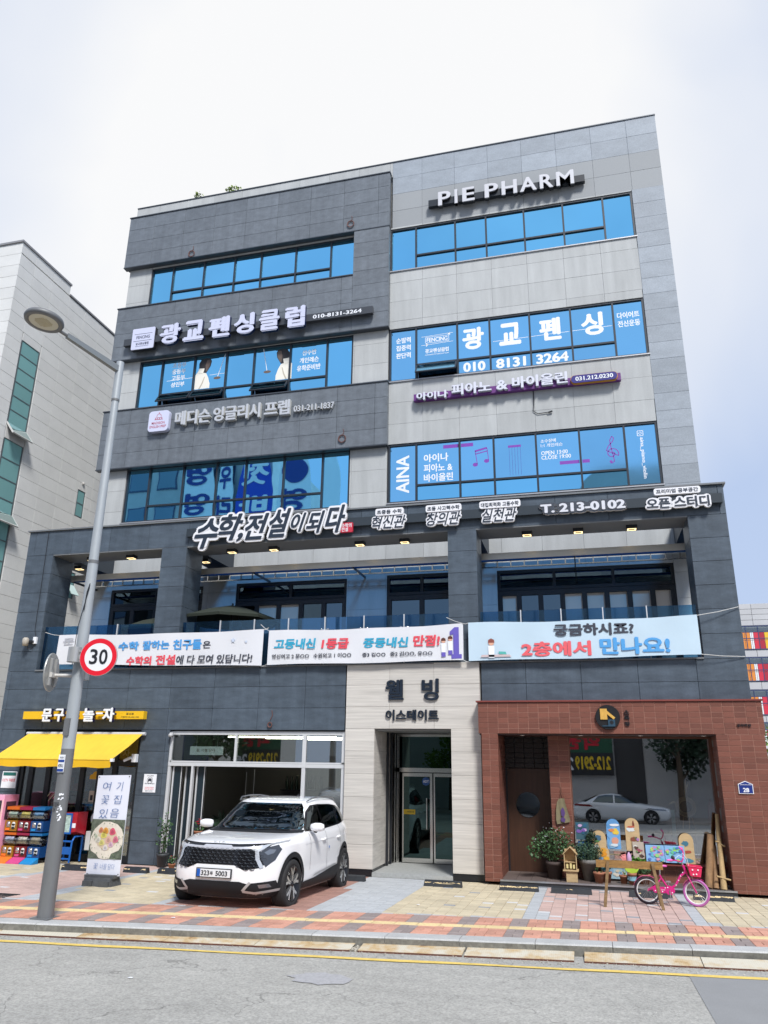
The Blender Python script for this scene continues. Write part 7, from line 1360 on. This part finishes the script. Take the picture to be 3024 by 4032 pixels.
logp('long pale knotted pole leaning upright, right of the logs', [(2.33, -.30, .125), (2.35, -.20, .6), (2.38, -.02, 1.1), (2.41, .12, 1.45)], [.060, .050, .042, .036], pale_b, [((2.32, -.3, .33), (2.47, -.33, .30), .018), ((2.33, -.3, .33), (2.22, -.32, .36), .016), ((2.37, -.12, .92), (2.46, -.16, .88), .016), ((2.36, -.12, .95), (2.29, -.15, .97), .015)])

# ================================================================== neighbours
lime_s = M('limestone', (.68, .68, .66), .75, var=.035, noise=[(1.5, .05, (1, 1, 1)), (40, .07, (1, 1, 1))]); fr_g = M('frame_grey', (.10, .13, .14), .4)
NB = thing('limestone_building', 'pale limestone clad building with green strip windows at the left', 'building')
obj('wall', MB().box(-46, -19.04, 1.87, 8.5, 0, 19.95).box(-46, -19.04, 1.87, 4.6, 19.95, 20.42), joint_l, NB)
obj('coping', MB().box(-46, -18.96, 1.78, 4.66, 20.44, 20.52).box(-19.3, -18.96, 4.64, 8.56, 20.0, 20.07), M('cop_grey', (.25, .25, .26), .5), NB)
sw_ = [(2.63, 3.60, 13.50, 16.80), (2.63, 3.60, 8.0, 12.95), (6.86, 7.34, 11.45, 12.52), (7.05, 7.45, 8.2, 9.2)]
clad(NB, 'limestone_panel', lime_s, 1.83, 8.5, 3.5, 20.0, -19.0, 1.03, .475, face='x', holes=sw_, xo=1.57, zo=20.44-.475*40, t=.04, gap=.009, quota=300)
clad(NB, 'limestone_panel', lime_s, 1.83, 4.64, 20.0, 20.44, -19.0, 1.03, .475, face='x', xo=1.57, zo=20.44-.475*40, t=.04, gap=.009, quota=300)
QUOTA[(NB.name, 'front_panel')] = 60
clad(NB, 'front_panel', lime_s, -30, -19.0, 5, 20.44, 1.83, 1.03, .475, xo=-19.0-1.03*12, zo=20.44-.475*40, t=.04, gap=.009, quota=300)
def strip(y0, y1, z0, z1, n):
    m = MB().box(-19.10, -19.015, y0, y0+.05, z0, z1).box(-19.10, -19.015, y1-.05, y1, z0, z1); h = (z1-z0)/n
    for k in range(n+1): m.box(-19.10, -19.015, y0+.05, y1-.05, z0+k*h-.02 if k else z0, z0+k*h+.02 if k < n else z1)
    f = obj('window', m, fr_g, NB)
    for k in range(n): obj('pane', MB().box(-19.038, -19.025+random.uniform(-.002, .002), y0+.05, y1-.05, z0+k*h+.02, z0+(k+1)*h-.02), greenglass, f)
    return f
f1 = strip(2.63, 3.60, 13.50, 16.80, 6); f2 = strip(2.63, 3.60, 8.0, 12.95, 7); strip(6.86, 7.34, 11.45, 12.52, 2); strip(7.05, 7.45, 8.2, 9.2, 2)
pw = mirror('bright_pane', (.62, .80, .78), .05)
for par, z in ((f1, 13.52), (f2, 10.35)):
    o = obj('open_pane', MB().box(0, .03, 0, .97, -.52, 0), pw, par, loc=(-19.02, 2.63, z), rot=(0, radians(-38), 0)); obj('sash', MB().box(-.01, .045, -.02, 0, -.55, .02).box(-.01, .045, .97, .99, -.55, .02).box(-.01, .045, 0, .97, -.55, -.52), M('sash', (.6, .6, .58), .4), o)
o = obj('open_pane', MB().box(0, .03, 0, .45, -.5, 0), pw, f2, loc=(-19.02, 6.98, 8.7), rot=(0, radians(-35), 0))
obj('gap', MB().box(-19.035, -19.03, 2.68, 3.55, 12.97, 13.48), black, NB)
t = thing('dome_camera', 'tiny dome camera on the limestone building above a small window', 'security camera', (-18.98, 7.10, 12.84)); obj('body', MB().lathe([(0, -.07), (.05, -.05), (.06, .02), (0, .05)], 12), M('cam_pale', (.5, .48, .45), .4), t)
NR = thing('school_building', 'distant pale building with orange, red and yellow panels behind its windows at the right', 'building', (0, 55, 0))
wl = M('school_wall', (.50, .50, .51), .8, var=.03, noise=(.5, .05, (1, 1, 1)))
obj('wall', MB().box(13.0, 45, 0.3, 14, 0, 16.1), wl, NR)
clad(NR, 'wall_panel', wl, 13.0, 20.2, 14.15, 16.1, .18, 1.75, .49, t=.12, gap=.03); clad(NR, 'wall_panel', wl, 13.0, 20.2, 11.40, 12.05, .18, 1.75, .65, t=.12, gap=.03); clad(NR, 'wall_panel', wl, 13.0, 20.2, 8.62, 9.30, .18, 1.75, .68, t=.12, gap=.03); clad(NR, 'wall_panel', wl, 13.0, 20.2, 5.9, 6.5, .18, 1.75, .6, t=.12, gap=.03)
ofr = M('frame_blue', (.05, .07, .16), .4); pcs = {'o': M('pan_orange', (.75, .26, .04), .5), 'r': M('pan_red', (.62, .03, .06), .5), 'd': M('pan_deep_red', (.40, .02, .04), .5), 'y': M('pan_yellow', (.78, .50, .03), .5), 'w': M('pan_white', (.8, .8, .8), .5), 's': M('pan_sand', (.62, .42, .30), .5)}
for z0, z1 in ((12.05, 14.12), (9.32, 11.38), (6.5, 8.6), (3.6, 5.9)):
    m = MB()
    for k in range(8): x = 13.02+k*1.0; m.box(x, x+.06, .10, .20, z0, z1)
    m.box(13, 20.1, .11, .19, z1-.07, z1).box(13, 20.1, .11, .19, z0, z0+.06).box(13, 20.1, .11, .19, z0+(z1-z0)*.45, z0+(z1-z0)*.45+.06).box(13, 20.1, .11, .19, z0+(z1-z0)*.72, z0+(z1-z0)*.72+.05); wf = obj('window', m, ofr, NR); obj('pane', MB().box(13, 20.1, .155, .16, z0, z1), glass('school_glass', (.80, .85, .85), .08) if 'school_glass' not in MATS else MATS['school_glass'], wf)
    x = 13.05; seq = 'ooowwrdyywrsodyyrwo'
    for i, c in enumerate(seq):
        wd_ = .14 if c == 'w' else .44
        for (a, b) in ((z0+.05, z0+(z1-z0)*.38), (z0+(z1-z0)*.40, z0+(z1-z0)*.72)):
            if x+wd_ < 20.1: obj('coloured_panel', MB().box(x, x+wd_-.03, .125, .150, a, b), pcs[c if c != 's' or z0 > 12 else 'y'], wf)
        x += wd_
t = thing('air_conditioner', 'beige air conditioner unit hanging on the corner of the main building', 'air conditioner', (4.0, 13, 5.6)); obj('casing', MB().bev(-.45, .45, -.2, .3, -.55, .35, .03), M('ac_beige', (.45, .43, .38), .6), t); obj('fan_grille', MB().lathe([(.33, -.22), (.30, -.22), (.30, -.21), (.33, -.21)], 24, axis='y').lathe([(.2, -.22), (.17, -.22)], 24, axis='y').lathe([(.1, -.22), (0, -.22)], 24, axis='y'), M('ac_grille', (.25, .24, .22), .6), t); obj('pipe', MB().tube([(-.2, 0, -.5), (-.2, 0, -5.6)], .05, 8), MATS['ac_beige'], t)
def tree(label, x, y, h, cr, n, lm, seed, s=.25, zb=.45, rz_=1.0, group=None, z0=0):
    t = thing('tree', label, 'tree', (x, y, z0), group=group); r = random.Random(seed)
    obj('trunk', MB().tube([(0, 0, -.02), (.05, 0, h*.3), (.0, .05, h*.75)], [h*.03, h*.022, h*.008], 8), M('bark', (.09, .065, .045), .9), t); m = MB(); c = MB()
    for k in range(9):
        a = r.uniform(0, 6.28); z = h*(zb+r.uniform(0, .45)); e = (cr*.75*cos(a), cr*.75*sin(a), z+cr*.3); m.tube([(0, 0, z-cr*.2), (e[0]*.5, e[1]*.5, z+cr*.05), e], [h*.012, h*.008, h*.003], 5)
        lf = leaves(n//9, e[0]*.8, e[1]*.8, e[2], cr*.55, cr*.55, cr*.45*rz_, s, seed*31+k); c.add(lf.v, lf.f)
    obj('limb', m, MATS['bark'], t); obj('crown', c, lm, t); return t
lb = M('leaf_spring', (.16, .26, .035), .6, var=.45)
tree('bright spring green tree at the right edge, beside the brick shopfront', 8.9, 22, 4.6, 1.5, 2400, lb, 41, .16, zb=.35); tree('leafy shrub tree low behind the fence at the right edge', 7.9, 15, 3.0, .9, 1500, lb, 42, .12, zb=.2)
t = thing('white_fence', 'white picket fence glimpsed beyond the right edge of the shop', 'fence', (5.2, 12.5, 0)); m = MB()
for k in range(34): obj('picket', MB().box(k*.14, k*.14+.05, 0, .03, .5, 2.55), white, t) if k < 34 else None
obj('rail', MB().box(0, 4.7, .03, .06, .8, .87).box(0, 4.7, .03, .06, 2.2, 2.27), white, t); obj('plinth', MB().box(0, 4.7, 0, .15, 0, .5), joint_l, t)
t = thing('hedge', 'bright green hedge behind the white fence at the right edge', 'hedge', (7.0, 14.2, 0)); obj('foliage', leaves(3000, 0, 0, .9, 2.2, .6, .9, .09, 44), lb, t, kind=None)
# ---- the far side of the road (mirrored in the glass)
OB = thing('opposite_building', 'tall beige building across the road, mirrored in the left windows', 'building', (0, -30, 0)); ow_ = M('opp_wall', (.48, .485, .49), .7, noise=(.4, .1, (1, 1, 1))); ob = M('opp_wall_beige', (.42, .38, .31), .8)
obj('wall', MB().box(-44, -23.5, -14, 0, -.6, 27.2), ow_, OB)
for k in range(7):
    for j in range(5): f = obj('window', MB().box(-36.5+j*2.6, -34.6+j*2.6, 0, .08, 2.2+k*3.6, 4.4+k*3.6), ofr, OB); obj('pane', MB().box(-36.4+j*2.6, -34.7+j*2.6, .08, .1, 2.3+k*3.6, 4.3+k*3.6), mirror('opp_glass', (.14, .20, .26), .05) if 'opp_glass' not in MATS else MATS['opp_glass'], f)
def oval(label, x, z0, z1, w_, col, txt, tcol, tz=None):
    t = thing('tall_banner', label, 'banner', (x, -29.2, 0), group='tall banners on the opposite building'); P = circ(0, (z0+z1)/2, w_/2, 28, (z1-z0)/2)
    P = [(px, max(z0+.2, pz_)) for px, pz_ in P]; obj('cloth', MB().add([(a, 0, b) for a, b in P][::-1], [tuple(range(28))]).add([(a, -.05, b) for a, b in P], [tuple(range(28))]), col, t)
    for i, ch in enumerate(txt):
        zz = z1-1.3-i*(z1-z0-2)/max(1, len(txt)); o = letters('letter', ch, -w_*.38, w_*.38, zz-2.0, zz, -.0, tcol, t, spread=SPB); o.rotation_euler = (0, 0, pi); o.location = (0, .05, 0)
bnv = M('banner_navy', (.01, .04, .25), .5); bnl = M('banner_pale', (.85, .88, .92), .6); bnb = M('banner_bright', (.01, .06, .50), .5)
oval('tall pale oval banner with navy letters across the road, left', -29.6, 17.0, 27.0, 3.0, bnl, '영영영', bnv); oval('slim pale banner with small letters across the road', -27.2, 17, 26.4, 1.5, bnl, '우리영', bnv); oval('tall bright blue oval banner across the road', -24.6, 16.5, 26.6, 3.2, bnb, '첫바른', bnl); oval('tall pale oval banner with a round emblem across the road', -21.2, 17.2, 26.6, 2.9, bnl, '●영구', bnv); oval('narrow white banner across the road, right end', -18.2, 18, 26, 1.6, bnl, '', bnv)
obj('banner_rail', MB().box(-32, -17, .3, .5, 16.8, 17.0), ow_, OB)
OC = thing('curved_building', 'lower building with a rounded shoulder across the road, mirrored on the right', 'building', (0, -30, 0))
P = [(-15, -.6), (12, -.6), (12, 22.6)]+[(2.6+2.2*cos(a*pi/16), 20.4+2.2*sin(a*pi/16)) for a in range(8, 17)]+[(.2, 20.0), (.2, 11.5), (-15, 11.5)]; obj('wall', MB().prism(P, -12, 0), ow_, OC)
for k in range(16):
    x = -14+k*1.6; obj('fin', MB().box(x, x+.12, 0, .18, 5.2, 11.4 if x < .4 else 20), M('fin', (.22, .23, .24), .6), OC)
for k in range(8): f = obj('window', MB().box(-13+k*3.1, -11.4+k*3.1, 0, .06, 6.4, 10.6), ofr, OC); obj('pane', MB().box(-12.9+k*3.1, -11.5+k*3.1, .06, .08, 6.5, 10.5), MATS['opp_glass'], f)
obj('dark_doorway', MB().box(1.4, 3.0, .01, .05, 0, 4.2), roomd, OC); obj('beige_band', MB().box(4.2, 12, .01, .1, 3.6, 5.6), ob, OC)
def osign(label, x):
    t = thing('green_sign', label, 'sign', (x, -29.7, 0), group='green and black telephone signs across the road'); obj('board', MB().box(-1.7, 1.7, -.1, 0, 3.0, 4.3), M('green_board', (.01, .09, .045), .5), t); obj('lower_board', MB().box(-1.7, 1.7, -.1, 0, 1.75, 3.0), black, t)
    for body, a, b, c, d, mt in (('2층', -1.55, -.55, 1.95, 2.85, white), ('212-2919', -.45, 1.55, 2.05, 2.8, yelf), ('학원', -1.1, 1.1, 3.15, 4.15, redf)):
        o = letters('letter', body, -b, -a, c, d, 0, mt, t, spread=SPB); 
        me = o.data; 
        for v in me.vertices: v.co.x = -v.co.x; v.co.y = .02-v.co.y
        for v in me.vertices: pass
osign('green and black sign with yellow numerals, mirrored in the flower shop glass', -20.8); osign('green and black sign with yellow numerals, mirrored in the workshop glass', -.4)
for i, (x, h) in enumerate(((-22.5, 6.5), (-8.3, 7.5), (4.6, 7.0), (6.8, 6.0))): tree(['slender street tree across the road, leftmost', 'full green street tree across the road, mirrored in the entrance glass', 'dark pine like street tree across the road', 'dense dark street tree across the road, rightmost'][i], x, -27.6, h, 1.7, 2000, [grn, lb, grd, grd][i], 51+i, .22, zb=.3, group='street trees across the road', z0=-.41)
obj('far_pavement', MB().box(-60, 60, -29.9, -26.5, -.6, -.40), M('far_pave', (.40, .37, .34), .9, noise=(2, .1, (1, 1, 1))), kind='structure')
